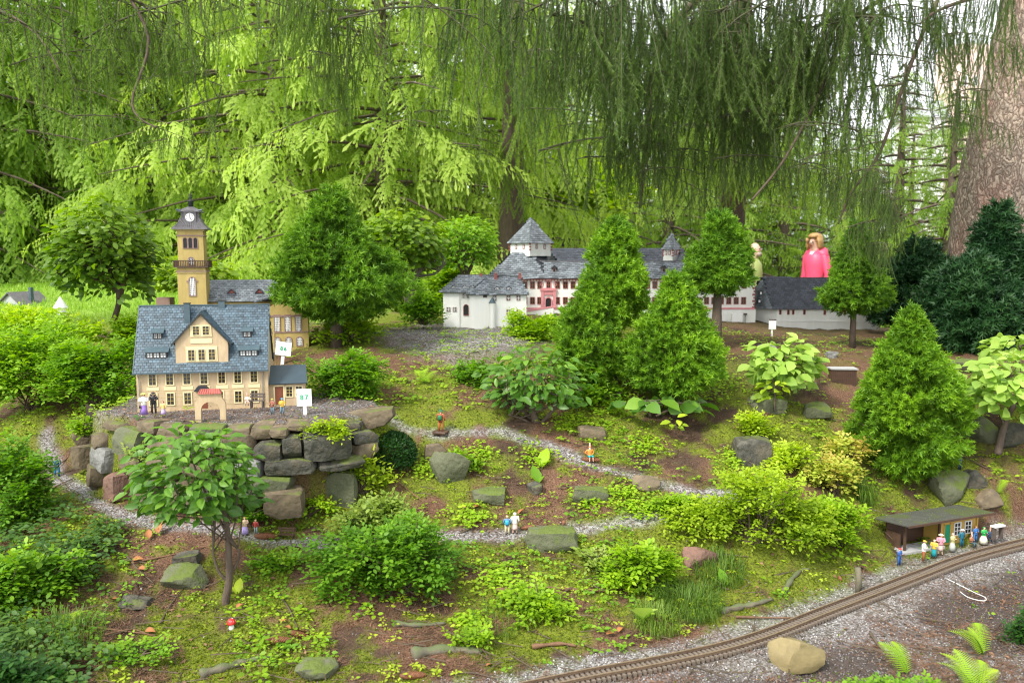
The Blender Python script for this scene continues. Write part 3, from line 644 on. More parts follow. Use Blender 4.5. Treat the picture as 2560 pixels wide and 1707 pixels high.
    ex = lambda x, y: (1 - sst(-.66, -.54, x/y + (fbm(x*6,y*6,0,2,8)-.4)*.25)) * (1 - sst(2.2, 2.5, y))*.6
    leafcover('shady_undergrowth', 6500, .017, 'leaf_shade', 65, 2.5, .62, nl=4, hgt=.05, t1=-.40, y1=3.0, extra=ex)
    ex2 = lambda x, y: (1 - sst(1.62, 1.76, y + (fbm(x*8,y*8,0,2,4)-.4)*.2)) * sst(.36, .47, x/y)
    leafcover('low_green_weeds', 2600, .012, 'leaf_bush', 66, 2.5, .9, nl=4, hgt=.035, t0=.3, y0=1.3, y1=1.9, extra=ex2)
    ex3 = lambda x, y: sst(-.9, -.75, -np.abs(x-P(1930,950,3.3)[0])) * sst(2.8, 2.95, y)*(1-sst(3.3,3.6,y))*.5
    leafcover('hillside_weeds', 5500, .014, 'leaf_bright', 67, 3.0, .49, y0=2.7, y1=4.2, nl=4, extra=None)
    # little patches that the photograph shows by place
    ps = [(1180,1300,60),(1060,1180,50),(930,1120,60),(1600,1280,60),(1730,1000,70),(1620,1120,60),(1550,1010,80),(1380,980,80),(1200,1140,50),(1340,1150,50),(1430,1060,60),
          (1650,940,70),(1800,960,60),(250,1010,45),(210,1040,40),(290,1000,40),(1840,1150,60),(870,1180,45),(930,1210,45),(800,1130,30),(1480,1260,45),(1560,1240,40),(1250,1450,60),(1300,1500,60),(1400,1530,50),(1180,1560,40)]
    r3 = np.random.default_rng(77); X = []
    for u, v, s in ps:
        for k in range(int(s*1.3)):
            p = G(u + r3.normal(0, s*.5), v + r3.normal(0, s*.28)); X.append(p)
    X = np.array(X); n = len(X); nl = 4; Xr = np.repeat(X, nl, 0); N = len(Xr); a = r3.uniform(0, 6.28, N)
    d = np.stack([np.cos(a), np.sin(a), r3.uniform(-.3,.3,N)], -1); Xr = Xr + np.stack([np.cos(a)*.005, np.sin(a)*.005, r3.uniform(.005,.022,N)], -1)
    V, F, r = scatter(*L_OVAL, Xr, frames(d, np.array([0,-.4,1.])+r3.normal(0,.25,(N,3))), r3.uniform(.008,.016,N), .5+r3.normal(0,.16,N))
    tag(link('creeping_weeds', npmesh('creeping_weeds', V, F, r, 'leaf_bright')), kind='stuff')
    # bright lawn on the mound at the left
    x = rng.uniform(-5.5, -1.0, 26000); y = rng.uniform(4.4, 8.5, 26000); k = rng.uniform(0,1,len(x)) < lawn_mask(x,y); x, y = x[k], y[k]; n = len(x)
    V, F, r = scatter(np.array([(-.12,0,0),(.12,0,0),(0,1,.2)]), np.array([(0,1,2)]), np.stack([x,y,g(x,y)-.003],-1), frames(nrm(np.array([0,0,1.])+rng.normal(0,.35,(n,3))), rdir(rng,n)), rng.uniform(.02,.05,n), rng.beta(2,2,n), np.array([-.1,-.1,.15]))
    tag(link('lawn_grass', npmesh('lawn_grass', V, F, r, 'lawn')), kind='stuff')
ground_cover()
def debris():
    rng = np.random.default_rng(90); x, y = groundpts(rng, 9000, pw=2.2); pth, tr, te = masks(x, y); k = rng.uniform(0,1,len(x)) < sst(.36,.5,fbm(x*4,y*4,0,3,91))*(1-tr)*.55; x, y = x[k], y[k]; n = len(x)
    V, F, r = scatter(*L_DIA, np.stack([x,y,g(x,y)+.003],-1), frames(rdir(rng,n,-.2,.3), np.array([0,0,1.])+rng.normal(0,.45,(n,3))), rng.uniform(.006,.018,n), rng.beta(2,2,n))
    tag(link('dry_leaf_flakes', npmesh('dry_leaf_flakes', V, F, r, 'litter')), kind='stuff')
    x, y = groundpts(rng, 1500, pw=2.2); n = len(x); T = np.array([(-.02,0,0),(.02,0,0),(.012,1,.02),(-.012,1,.02),(0,0,.03),(0,1,.045)]); F6 = np.array([(0,4,5),(0,5,3),(4,1,2),(4,2,5)])
    V, F, r = scatter(T, F6, np.stack([x,y,g(x,y)+.003],-1), frames(rdir(rng,n,-.1,.15), np.tile(np.array([0,0,1.]),(n,1))), rng.uniform(.03,.09,n), rng.beta(2,2,n))
    tag(link('fine_twigs', npmesh('fine_twigs', V, F, r, 'twig')), kind='stuff')
debris()
def grass_tuft(u, v, n, ln, label, m='grass', seed=1, sp=.05, group='grass tufts on the bank', fall=.3):
    rng = np.random.default_rng(seed); p = G(u, v); t = None
    a = rng.uniform(0, 6.28, n); rr = sp*np.sqrt(rng.uniform(0,1,n)); x = rr*np.cos(a); y = rr*np.sin(a)
    zz = g(p[0]+x, p[1]+y) - p[2]; b = np.stack([x, y, zz], -1)
    o = np.stack([np.cos(a), np.sin(a), np.zeros(n)], -1); o = nrm(o + rng.normal(0,.5,(n,3))*np.array([1,1,0])); l = ln*rng.uniform(.6,1.15,n)[:,None]
    w_ = np.cross(o, [0,0,1.])*.0008; lean = rng.uniform(.15,.8,n)[:,None]
    q1 = b + np.array([0,0,1.])*l*.55 + o*l*.2*lean; q2 = b + np.array([0,0,1.])*l*(.85-.5*lean*fall*2) + o*l*.6*lean; q3 = b + np.array([0,0,1.])*l*(.85-lean*fall*3.2) + o*l*.95*lean
    V = np.stack([b-w_, b+w_, q1-w_, q1+w_, q2-w_*.7, q2+w_*.7, q3], 1).reshape(-1,3)
    Ft = np.array([(0,1,3),(0,3,2),(2,3,5),(2,5,4),(4,5,6)]); F = (Ft[None]+(np.arange(n)*7)[:,None,None]).reshape(-1,3)
    ob = link('grass_tuft', npmesh('grass_tuft', V, F, np.repeat(np.clip(.5+rng.normal(0,.2,n),0,1),7), m)); ob.location = tuple(p)
    return tag(ob, label, 'grass', group)
# ================================================================ RETAINING WALL
def uc0(u): return u
def build_wall():
    w_ = empty('retaining_wall', (-.8, 2.45, .15), 0, 'dry stone retaining wall of rough grey and brown blocks below the house terrace', 'wall')
    S = [(243,1054,345,1080,'stone_grey'),(345,1050,410,1088,'stone_grey'),(392,1059,475,1096,'stone_grey'),(228,1088,282,1130,'stone_brown'),(278,1076,372,1140,'stone_moss'),
      (211,1122,303,1180,'stone_pale'),(298,1138,372,1194,'stone_brown'),(214,1168,272,1222,'stone_grey'),(250,1190,326,1256,'stone_red'),(180,1060,216,1126,'stone_brown'),(184,1120,216,1176,'stone_grey'),
      (370,1094,458,1152,'stone_grey'),(368,1150,452,1212,'stone_brown'),(322,1200,404,1262,'stone_grey'),(455,1092,548,1146,'stone_grey'),(450,1146,560,1200,'stone_brown'),(402,1210,500,1268,'stone_grey'),(545,1092,630,1150,'stone_brown'),
      (558,1150,650,1212,'stone_pale'),(500,1200,590,1262,'stone_grey'),(622,1060,676,1100,'stone_brown'),(668,1070,714,1100,'stone_brown'),(630,1108,702,1152,'stone_grey'),(696,1094,744,1150,'stone_grey'),
      (706,1055,770,1080,'stone_grey'),(742,1076,868,1154,'stone_grey'),(864,1082,930,1114,'stone_grey'),(866,1112,930,1150,'stone_grey'),(652,1152,784,1190,'stone_grey'),(780,1150,896,1174,'stone_grey'),
      (632,1196,722,1232,'stone_moss'),(652,1230,750,1296,'stone_brown'),(588,1200,652,1250,'stone_grey'),(560,1062,628,1094,'stone_grey'),(474,1062,562,1092,'stone_moss'),(215,1054,246,1080,'stone_grey')]
    for i, (u0,v0,u1,v1,m) in enumerate(S):
        if m == 'stone_grey' and (i % 3 == 0 or uc0(u0) < 420): m = 'stone_brown'
        uc, vc = (u0+u1)/2, (v0+v1)/2; batter = (v1-1060)/240*.06
        Y = wallY(uc) - batter + (.02 if v0 < 1070 else 0); p = P(uc, vc, Y); s = mpp(Y); W, H = (u1-u0)*s*1.05, (v1-v0)*s*(1.10 if v0 > 1072 else .86); D = max(.10, W*.7)
        o = link('stone', stone_mesh(W, D, H, 100+i, .78, .055, m=m), None, w_)
        du = .5*(wallY(uc+30)-wallY(uc-30)) / (30*s)
        o.location = (p[0]+.8, Y+D*.42-2.45, p[2]-.15); o.rotation_euler = (R(random.uniform(-5,5)), R(random.uniform(-4,4)), math.atan(du)*.8+R(random.uniform(-4,4)))
    # dark earth packed behind the blocks
    pts = [P(u, 1150, wallY(u))for u in (190,235,300,400,520,700,820,900,960)]
    b = MB(); 
    A = [(p[0]+.8, p[1]-2.45+.055, -.06) for p in pts]; B = [(p[0]+.8, p[1]-2.45+.085, .272) for p in pts]
    n = len(pts); b.add(A+B, [(i,i+1,n+i+1,n+i) for i in range(n-1)]); mat('earth', (.045,.03,.02), (.02,.015,.01), 60, .95, .5); b.obj('earth_fill', 'earth', w_)
    slab = link('capstone', stone_mesh(150*mpp(2.5), .10, 46*mpp(2.5), 77, .85, .04, m='stone_brown'), None, w_); p = P(912, 1052, 2.52)
    slab.location = (p[0]+.8, p[1]-2.45+.04, p[2]-.15); slab.rotation_euler = (0, R(-8), R(5))
build_wall()
# ================================================================ RAILWAY
def build_track():
    pts = np.array(smoothpts(TRK, 24)); seg = np.r_[0, np.cumsum(np.hypot(*np.diff(pts, axis=0).T))]
    zt = .012; t = empty('railway_track', (pts[0][0], pts[0][1], 0), 0, 'narrow model railway track with brown rails and dark sleepers curving along the gravel', 'railway track'); ox, oy = pts[0]
    def at(s): return np.array([np.interp(s, seg, pts[:,0]), np.interp(s, seg, pts[:,1])])
    ga = .031; L = seg[-1]; N = 120
    for sd in (-1, 1):
        A = []; 
        for i in range(N):
            s = L*i/(N-1); p = at(s); d = nrm(at(min(s+.01, L)) - at(max(s-.01, 0))); nn = np.array([-d[1], d[0]]); c = p + nn*sd*ga/2
            A.append((c, nn))
        for nm, hw, z0, z1, m in (('rail', .0012, zt, zt+.0050, 'rail_brown'), ('rail_head', .0015, zt+.0051, zt+.0066, 'rail_top'), ('rail_foot', .0022, zt+.0002, zt+.0012, 'rail_brown')):
            V = []; F = []
            for c, nn in A:
                for q, z in ((-1,z0),(1,z0),(1,z1),(-1,z1)): V.append((c[0]+nn[0]*hw*q-ox, c[1]+nn[1]*hw*q-oy, z))
            for i in range(N-1):
                for k in range(4): F.append((i*4+k, i*4+(k+1)%4, (i+1)*4+(k+1)%4, (i+1)*4+k))
            b = MB(); b.add(V, F)
            if nm == 'rail': par = b.obj('rail', m, t)
            else: b.obj(nm, m, par)
    sm = MB().box(-.0036,.0036,-.0265,.0265,-.009,0).mesh('sleeper', 'sleeper')
    s = 0.0
    while s < L:
        p = at(s); d = at(min(s+.01, L)) - at(max(s-.01, 0)); o = link('sleeper', sm, None, t); o.location = (p[0]-ox, p[1]-oy, zt-.001); o.rotation_euler = (0,0,math.atan2(d[1], d[0])+random.uniform(-.03,.03)); s += .0128
build_track()
# ================================================================ BUILDING HELPERS
def frame_at(u, v, Y, rz=0, name='building', label='', cat='building', group=None):
    p = P(u, v, Y); return empty(name, tuple(p), rz, label, cat, group), mpp(Y, p[2])
def pip(px, py, poly):
    c = False; n = len(poly)
    for i in range(n):
        (x0,y0),(x1,y1) = poly[i], poly[(i+1)%n]
        if (y0 > py) != (y1 > py) and px < (x1-x0)*(py-y0)/(y1-y0)+x0: c = not c
    return c
def roof_face(par, s, pts, sw=9, sh=7, m='slate', slope=.0, th=1.1, thick=3, slates=True, lift=.0, name='roof'):
    """one roof plane (pts in px units, counter-clockwise from outside): a slab, and slates lying on it"""
    Pn = [np.array(p, float) for p in pts]; n = nrm(np.cross(Pn[1]-Pn[0], Pn[2]-Pn[1]));
    if n[2] < 0: Pn = Pn[::-1]; n = -n
    b = MB(); b.hull2([tuple((p - n*thick)*s) for p in Pn], [tuple(p*s) for p in Pn])
    slab = b.obj(name, m, par)
    if not slates: return slab
    ud = nrm(np.cross([0,0,1.], n)); vd = np.cross(n, ud); o = Pn[0]
    Q = [((p-o)@ud, (p-o)@vd) for p in Pn]; u0, u1 = min(q[0] for q in Q), max(q[0] for q in Q); v0, v1 = min(q[1] for q in Q), max(q[1] for q in Q)
    V = []; F = []; Rr = []; rr = random.Random(int(abs(u1*7+v1*3))+1)
    j = int(math.floor((v0 - abs(slope)*(u1-u0))/sh)); jm = int(math.ceil((v1 + abs(slope)*(u1-u0))/sh))
    sk = .35
    for row in range(j-1, jm+1):
        off = (row % 2)*.5*sw
        for i in range(int((u1-u0)/sw)+3):
            uu = u0 + (i-1)*sw + off; vv = row*sh + slope*(uu-u0)
            if not pip(uu+sw*.5, vv+sh*.5, Q): continue
            k = len(V); e = rr.uniform(0,.25); h0 = th*rr.uniform(.8,1.25); c = rr.random()
            def W(a, b_, h): return tuple((o + ud*a + vd*b_ + n*(h+lift))*s)
            a0, a1 = uu+.25, uu+sw-.25; d0 = vv - .15*sh; d1 = vv+sh
            V += [W(a0+sk, d0+slope*0+e, h0), W(a1-sk, d0+slope*sw+e, h0), W(a1, d1+slope*sw, .25), W(a0, d1, .25), W(a0+sk, d0+e, .0), W(a1-sk, d0+slope*sw+e, .0)]
            F += [(k,k+1,k+2,k+3),(k+4,k+5,k+1,k)]; Rr += [c]*6
    if V:
        me = bpy.data.meshes.new('slates'); me.from_pydata(V, [], F); me.update(); a = me.attributes.new('rnd','FLOAT','POINT'); a.data.foreach_set('value', Rr)
        o_ = link('slates', me, m, slab); o_['kind'] = 'stuff'
    return slab
WC = {}
def window(par, s, x, y, z, w_, h_, fm='cream_light', bm='ochre', pm='glass_dark', nx=2, ny=3, fr=2.2, rz=0, arch=False, sill=None, bar=1.0, name='window', lab=None, depth=1.6):
    """x,y,z = bottom centre of the opening on the wall, px units; the wall's outside is local -y"""
    key = (round(w_,1), round(h_,1), fm, bm, pm, nx, ny, fr, arch, round(s,7), depth, bar)
    if key not in WC:
        def top(hw, b0, t0, off):
            if not arch: return [(-hw, b0), (hw, b0), (hw, t0), (-hw, t0)]
            sp2 = t0 - hw; return [(-hw,b0),(hw,b0)] + [(hw*math.cos(a), sp2+hw*math.sin(a)) for a in [math.pi*k/8 for k in range(9)]]
        hw = w_/2; inn = top(hw, 0, h_, 0); ou = top(hw+fr, -fr, h_+fr, 0); n = len(inn)
        b = MB(); Vv = [(p[0],-depth,p[1]) for p in inn]+[(p[0],-depth,p[1]) for p in ou]+[(p[0],0.05,p[1]) for p in inn]+[(p[0],0.05,p[1]) for p in ou]
        Fv = []
        for i in range(n):
            j = (i+1)%n; Fv += [(i, j, n+j, n+i)[::-1], (2*n+i, 2*n+j, j, i)[::-1], (n+i, n+j, 3*n+j, 3*n+i)[::-1]]
        b.add(Vv, Fv); b.scale(s); M1 = b.mesh('window', fm)
        b = MB(); b.prism(inn, -.35, .04); b.scale(s); M2 = b.mesh('pane', pm)
        b = MB()
        for i in range(1, nx): xx = -hw + w_*i/nx; b.box(xx-bar*.5-.15, xx+bar*.5+.15, -1.1, -.36, 0, h_*(.97 if arch else 1))
        for i in range(1, ny): zz = h_*i/ny; b.box(-hw, hw, -1.0, -.37, zz-bar*.5, zz+bar*.5)
        b.box(-hw, -hw+.7, -1.05, -.365, 0, h_*(.8 if arch else 1)); b.box(hw-.7, hw, -1.05, -.365, 0, h_*(.8 if arch else 1))
        b.scale(s); M3 = b.mesh('glazing_bars', bm) if len(b.v) else None
        WC[key] = (M1, M2, M3)
    M1, M2, M3 = WC[key]
    o = link(name, M1, None, par, (x*s, y*s, z*s)); o.rotation_euler = (0,0,rz)
    link('pane', M2, None, o); 
    if M3: link('glazing_bars', M3, None, o)
    if lab: o['label'] = lab
    return o
def bx(par, s, name, m, *boxes, lab=None):
    b = MB()
    for q in boxes: b.box(*q)
    b.scale(s); o = b.obj(name, m, par)
    if lab: o['label'] = lab
    return o
def pr(par, s, name, m, pts, y0, y1, lab=None):
    b = MB(); b.prism(pts, y0, y1); b.scale(s); o = b.obj(name, m, par)
    if lab: o['label'] = lab
    return o
# ================================================================ HOUSE 87
def house87():
    t, s = frame_at(509, 1024, 2.60, R(12), 'schoolhouse_model', 'miniature cream house with steep blue slate roof and front gable beside sign 87', 'miniature house')
    X0, X1, D = -153, 157, 170
    bx(t, s, 'wall', 'cream', (X0, X1, 0, D, -14, 102))
    b = MB(); b.prism([(0+0,100),(D,100),(D*.5,246)], X0+3, X1-3); b.v = [(p[1], p[0], p[2]) for p in b.v]; b.f = [f[::-1] for f in b.f]; b.scale(s); b.obj('gable_wall', 'cream', t)
    ez, ey, rz_, ry = 97, -11, 256, 85
    sl_ = (rz_-ez)/(ry-ey)
    zr = lambda y: ez + (y-ey)*sl_
    roof_face(t, s, [(-158,ey,ez),(159,ey,ez),(156,ry,rz_),(-156,ry,rz_)], 8.6, 7.2, 'slate_blue', .0, 1.2)
    roof_face(t, s, [(159,D+11,ez),(-158,D+11,ez),(-156,ry,rz_),(156,ry,rz_)], 14, 12, 'slate_blue', 0, 1.2)
    bx(t, s, 'ridge_cap', 'zinc', (-158,158,ry-3,ry+3,rz_-1,rz_+2.2))
    bx(t, s, 'gutter', 'zinc', (-159,160,ey-3.5,ey-.5,ez-2,ez+1.5))
    for x in (-158.5, 157.5):
        b = MB(); b.hull2([(x,ey-1,ez-3),(x+2,ey-1,ez-3),(x+2,ry,rz_-3),(x,ry,rz_-3)],[(x,ey-1,ez+2),(x+2,ey-1,ez+2),(x+2,ry,rz_+2),(x,ry,rz_+2)]); b.scale(s); b.obj('verge', 'zinc', t)
    # front gable
    gx, gy = -14+10, -2   # centre
    x0, x1, zb, zs, za = -60, 63, 98, 174, 240
    c = (x0+x1)/2
    pr(t, s, 'gable_front', 'cream', [(x0,zb+16),(x1,zb+16),(x1,zs),(c,za-3),(x0,zs)], 1.5, 12)
    bk = lambda z: (z-ez)/sl_+ey
    for sg in (-1, 1):
        xe = x0-9 if sg < 0 else x1+9; ze = zs-9
        pts = [(xe,-3,ze),(c,-3,za+3),(c,bk(za+3)+4,za+3),(xe,bk(ze)+4,ze)]
        if sg > 0: pts = pts[::-1]
        roof_face(t, s, pts, 8.6, 7.2, 'slate_blue', 0, 1.0)
        b = MB(); b.hull2([(xe,-5,ze-5),(c,-5,za-2),(c,-5,za+4),(xe,-5,ze+1)],[(xe,-1.4,ze-5),(c,-1.4,za-2),(c,-1.4,za+4),(xe,-1.4,ze+1)]); b.scale(s); b.obj('bargeboard', 'dark_trim', t)
    bx(t, s, 'side_cheek', 'cream', (x0,x0+4,1.6,40,120,zs-2), (x1-4,x1,1.6,40,120,zs-2))
    bx(t, s, 'surround', 'cream_light', (-24,26,-.2,1.5,183,212)); bx(t, s, 'surround', 'cream_light', (-36,38,-.2,1.5,121,159)); bx(t, s, 'blank_panel', 'cream_light', (-24,26,.2,1.5,167,178))
    for x in (-10, 13): window(t, s, x, -.25, 188, 15, 21, fr=1.0)
    for x in (-23, 1, 25): window(t, s, x, -.25, 125, 15, 26, fr=1.0)
    # dormers
    for x, w_, zb_, hh, nn in ((-107,22,178,13,1),(106,22,178,13,1),(-106,50,133,13,3),(111,46,133,13,3)):
        yb = (zb_-ez)/sl_+ey - 1; yt = (zb_+hh+7-ez)/sl_+ey
        d = bx(t, s, 'dormer', 'dark_trim', (x-w_/2, x+w_/2, yb-1, yt, zb_-3, zb_+hh))
        b = MB(); b.hull2([(x-w_/2-4,yb-6,zb_+hh),(x+w_/2+4,yb-6,zb_+hh),(x+w_/2+3,yt+6,zb_+hh+11),(x-w_/2-3,yt+6,zb_+hh+11)],[(x-w_/2-4,yb-6,zb_+hh+1.5),(x+w_/2+4,yb-6,zb_+hh+1.5),(x+w_/2+3,yt+6,zb_+hh+12.5),(x-w_/2-3,yt+6,zb_+hh+12.5)])
        b.scale(s); b.obj('dormer_roof', 'zinc', d)
        k = max(nn, 1); ww = (w_-4)/ (2 if nn == 1 else 3)
        for q in range(2 if nn == 1 else 3):
            window(d, s, x-w_/2+2+ww*(q+.5), yb-1.05, zb_+.5, ww-2.4, hh-2.5, fm='grey_wood', bm='grey_wood', pm='glass_pale', nx=2, ny=2, fr=.8, depth=.9, name='dormer_window')
    for x, w_, y_, z0, z1 in ((-40,14,64,196,262),(41,16,84,228,266)):
        ch = bx(t, s, 'chimney', 'zinc', (x-w_/2,x+w_/2,y_-6,y_+8,z0,z1)); bx(ch, s, 'chimney_cap', 'dark_trim', (x-w_/2-1,x+w_/2+1,y_-7,y_+9,z1,z1+2))
    # front windows, panels, bands
    UX = (-116,-76,-36,4,46,84,123)
    for x in UX:
        window(t, s, x, 0, 66, 16, 28, fr=2.6, sill=1); bx(t, s, 'blank_panel', 'cream_light', (x-14,x+14,-.8,-.01,52,61))
    for x in (-116,-76,-36,40,84,123): window(t, s, x, 0, 16, 16, 28, fr=2.6)
    bx(t, s, 'plinth', 'cream', (X0-1.5,X1+1.5,-1.5,-.05,-14,3)); 
    for z in (12, 23, 34, 45, 50): bx(t, s, 'groove', 'ochre_trim', (X0,X1,-.25,-.02,z,z+.7))
    b = MB(); b.prism([(-20,49),(20,49),(9,62),(-9,62)], -16, -.1); b.scale(s); po = b.obj('porch_roof', 'slate_dark', t)
    bx(t, s, 'door', 'brown_door', (-9,10,-1.2,-.05,-10,30))
    for x in (-147, 143):
        b = MB(); b.tube([(x+4,-8,92),(x+4,-5,86),(x,-3,76),(x,-3,-10)] if x>0 else [(x,-8,92),(x,-3,84),(x,-3,-10)], 1.3, 8); b.scale(s); b.obj('drainpipe', 'gutter', t)
    # annex
    a0, a1 = 156, 246
    bx(t, s, 'annex_wall', 'cream', (a0,a1,14,90,-10,60)); 
    roof_face(t, s, [(a0-2,4,59),(a1+7,4,59),(a1+1,85,96),(a0-2,85,96)], 60, 80, 'slate_blue', 0, .6, 2.2, False, name='annex_roof')
    bx(t, s, 'annex_door', 'brown_door', (172,192,12.6,13.95,4,50)); bx(t, s, 'door_surround', 'cream_light', (168,171.8,12.4,13.9,0,54),(192.2,196,12.4,13.9,0,54),(168,196,12.4,13.9,50.2,54))
    for x in (207, 231): window(t, s, x, 14, 24, 15, 25, fr=2.4)
house87()
# gateway in front
def gateway():
    t, s = frame_at(528, 1052, 2.42, R(10), 'arched_gateway', 'cream arched gateway with red tiled cap in front of the house', 'gateway')
    n = 12; arc = [(22.5*math.cos(math.pi*k/n), 28+22.5*math.sin(math.pi*k/n)*.95) for k in range(n+1)]
    outer = [(36.5,-14),(36.5,46),(33,52),(28,58),(25,66),(25,70),(-25,70),(-25,66),(-28,58),(-33,52),(-36.5,46),(-36.5,-14)]
    # two legs + arch as strips between arc and outer outline
    for y0, y1 in ((-6, 6),):
        b = MB(); N = 24
        inner = [(22.5,-14)] + arc + [(-22.5,-14)]
        def samp(pl, m_):
            L = [0]; 
            for a, c in zip(pl[:-1], pl[1:]): L.append(L[-1]+math.dist(a, c))
            o = []
            for i in range(m_):
                d = L[-1]*i/(m_-1); k = max(j for j in range(len(L)) if L[j] <= d+1e-9); k = min(k, len(pl)-2); f = (d-L[k])/(L[k+1]-L[k]+1e-9); o.append((pl[k][0]+(pl[k+1][0]-pl[k][0])*f, pl[k][1]+(pl[k+1][1]-pl[k][1])*f))
            return o
        I, O = samp(inner, 40), samp(outer, 40)
        V = [(p[0],y0,p[1]) for p in I]+[(p[0],y0,p[1]) for p in O]+[(p[0],y1,p[1]) for p in I]+[(p[0],y1,p[1]) for p in O]; F = []
        for i in range(39): F += [(i,i+1,41+i,40+i), (80+i,120+i,121+i,81+i), (i,80+i,81+i,i+1), (40+i,41+i,121+i,120+i)]
        b.add(V, F); b.scale(s); b.obj('arch', 'cream', t)
    b = MB(); b.hull2([(-28,-11,70),(28,-11,70),(28,11,70),(-28,11,70)],[(-23,-2,81),(23,-2,81),(23,2,81),(-23,2,81)]); b.scale(s); cap = b.obj('tiled_cap', 'red_tile', t)
    for k in range(10): 
        x = -25.5+k*5.6; b = MB(); b.tube([(x,-10.5,71.5),(x*.86,-2.5,81.5)], .9, 5); b.scale(s); b.obj('tile_ridge', 'red_tile', cap)
gateway()
def bench(name, u, v, Y, w_, label, rz=0, m='brown_wood', h=34, slats=2):
    p = P(u, v, Y) if Y else G(u, v); s = mpp(p[1]); t = empty(name, tuple(p), rz, label, 'bench')
    for k in range(slats): z = h*.62 + k*h*.20; bx(t, s, 'backrest_slat', m, (-w_/2,w_/2,6+k,7.5+k,z,z+h*.14))
    for k in range(3): bx(t, s, 'seat_slat', m, (-w_/2,w_/2,-6+k*4,-3+k*4,h*.42,h*.47))
    for x in (-w_*.38, w_*.38): bx(t, s, 'leg', m, (x-1.5,x+1.5,-5.5,-3,-4,h*.42)); bx(t, s, 'leg', m, (x-1.5,x+1.5,5,8,-4,h*.9))
    return t
bench('bench', 643, 1016, 2.56, 38, 'dark brown bench against the front of the cream house', 0, 'grey_wood')
bench('bench', 716, 1346, None, 46, 'small brown bench beside the gravel path right of the big pine cone', R(-6), 'brown_wood', 30)
def sign(u, v, Y, txt, tilt, w_, h_, ph, label):
    p = P(u, v, Y); s = mpp(Y); t = empty('number_sign', tuple(p), 0, label, 'sign', 'numbered signs beside the models'); t.rotation_euler = (0, R(tilt), 0)
    bx(t, s, 'post', 'white', (-4,4,0,4,-20,ph+4)); bo = bx(t, s, 'board', 'white', (-w_/2,w_/2,-2,-.1,ph,ph+h_))
    c = bpy.data.curves.new('number_curve', 'FONT'); c.body = txt; c.size = h_*.40*s; c.align_x = 'CENTER'; c.align_y = 'CENTER'; c.extrude = .0003; c.offset = .0005; c.space_character = 1.35
    c.offset = .0006; tmp = bpy.data.objects.new('tmp', c); me = bpy.data.meshes.new_from_object(tmp); me.name = 'number'; bpy.data.objects.remove(tmp); bpy.data.curves.remove(c); me.materials.clear(); o = link('number', me, 'green_paint', bo); o.location = (0, -2.4*s, (ph+h_*.5)*s); o.rotation_euler = (R(90), 0, 0)
sign(705, 914, 3.22, '86', 7, 39, 34, 26, 'white sign with green number 86 tilted below the ochre church')
sign(763, 1042, 2.52, '87', -1, 37, 43, 28, 'white sign with green number 87 on the terrace corner')
